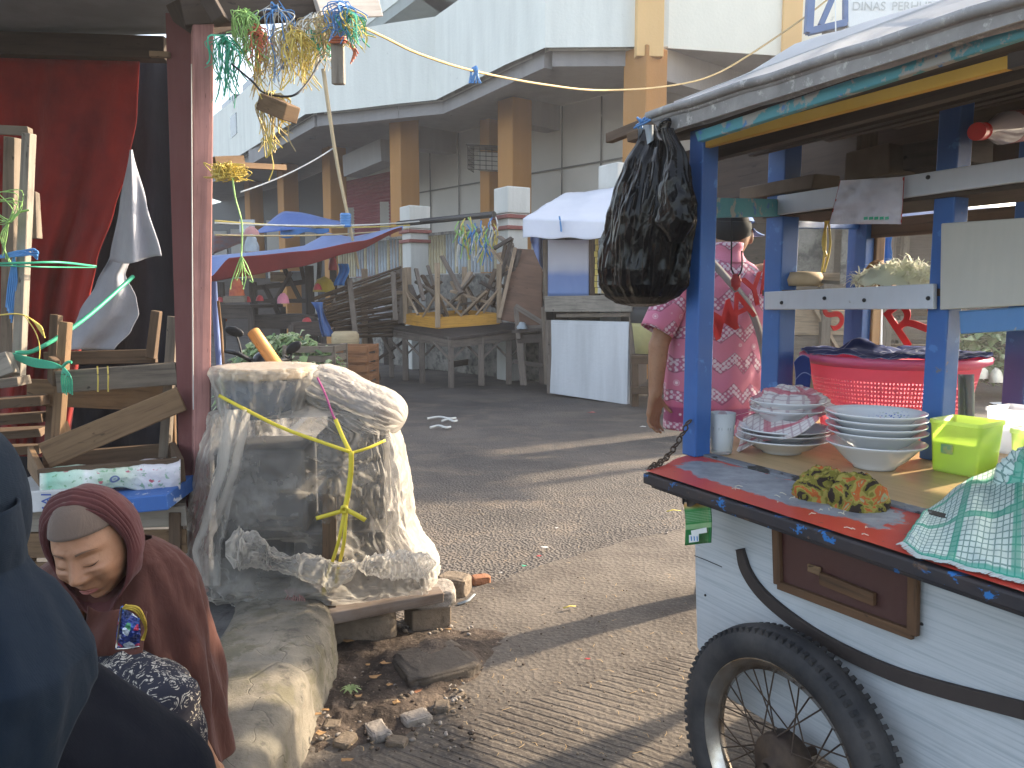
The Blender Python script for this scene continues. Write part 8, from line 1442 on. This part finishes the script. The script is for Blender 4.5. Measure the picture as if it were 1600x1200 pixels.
MB().prism([(2.62, Yh - .02, 1.5), (3.2, Yh - .02, 1.5), (3.2, Yh - .02, 2.2), (2.62, Yh - .02, 2.2)], (0, .02, 0)).build('panel', M['wallold'], sh_); MB().prism([(3.3, Yh - .02, 1.45), (3.74, Yh - .02, 1.45), (3.74, Yh - .02, 2.1), (3.3, Yh - .02, 2.1)], (0, .02, 0)).build('panel', M['wallold'], sh_)
MB().beam(V((2.6, Yh - .1, 2.2)), V((3.3, Yh - .1, 2.2)), .02, .16).build('red_cloth', M['redpl'], sh_)
s2 = thing('far_shed', 'long dark market shed with blue tarp edge at the far right beyond the cart', 'shed', V((8, 12, 0))); MB().prism([(4.9, 12.2, 0), (12.5, 11.8, 0), (12.5, 11.8, 2.3), (4.9, 12.2, 2.3)], (0, .06, 0)).build('front_boarding', M['w_dk'], s2); MB().prism([(4.7, 11.6, 2.35), (12.7, 11.2, 2.35), (12.7, 12.9, 2.7), (4.7, 12.9, 2.7)], (0, 0, .04)).build('roof', M['tarpg'], s2)
for k in range(9): x = 5 + k * .9; MB().beam(V((x, 12.0 - .03 * k, 0)), V((x, 12.0 - .03 * k, 2.4)), .09, .09, (0, 1, 0)).build('post', M['w_old'], s2)
leafheap('greens_pile', 'pile of dull green cabbage leaves on the ground beyond the cart', 1480, 1640, 508, 600, 10.4, 900, .3, 18, .5)
for k, (x0, x1, y0, y1, lab) in enumerate(((1508, 1545, 570, 592, 'left pale crumpled plastic heap in front of the greens pile'), (1545, 1568, 575, 598, 'right pale crumpled plastic heap in front of the greens pile'))): tag(MB().grid(heapf(x0, x1, y0, y1, 9.8, .3, 40 + k), 24, 10, closed=True).build('plastic_heap', cloth('pale_plastic_heap', (.62, .58, .48), sc=6)), lab, 'plastic')
a = G(1552, 632, .015); MB().prism([a, a + V((.42, .02, 0)), a + V((.4, .2, 0)), a + V((.05, .16, 0))], (0, 0, .006)).build('foam_sheet', M['whitecl']); tag(bpy.data.objects['foam_sheet'], 'white foam sheet lying on the ground beyond the cart', 'foam')

# ---- morning haze in the air
hz_ = MB().box((-2, 22, 5.3), (44, 56, 12.6)); hm = bpy.data.materials.new('haze'); hm.use_nodes = True; hm.node_tree.nodes.clear(); ho = hm.node_tree.nodes.new('ShaderNodeOutputMaterial'); pv = hm.node_tree.nodes.new('ShaderNodeVolumePrincipled'); pv.inputs['Color'].default_value = (.92, .93, .95, 1); pv.inputs['Density'].default_value = .0036; pv.inputs['Anisotropy'].default_value = .45; hm.node_tree.links.new(pv.outputs[0], ho.inputs['Volume'])
tag(hz_.build('haze', hm), kind='stuff')
bpy.context.view_layer.update()
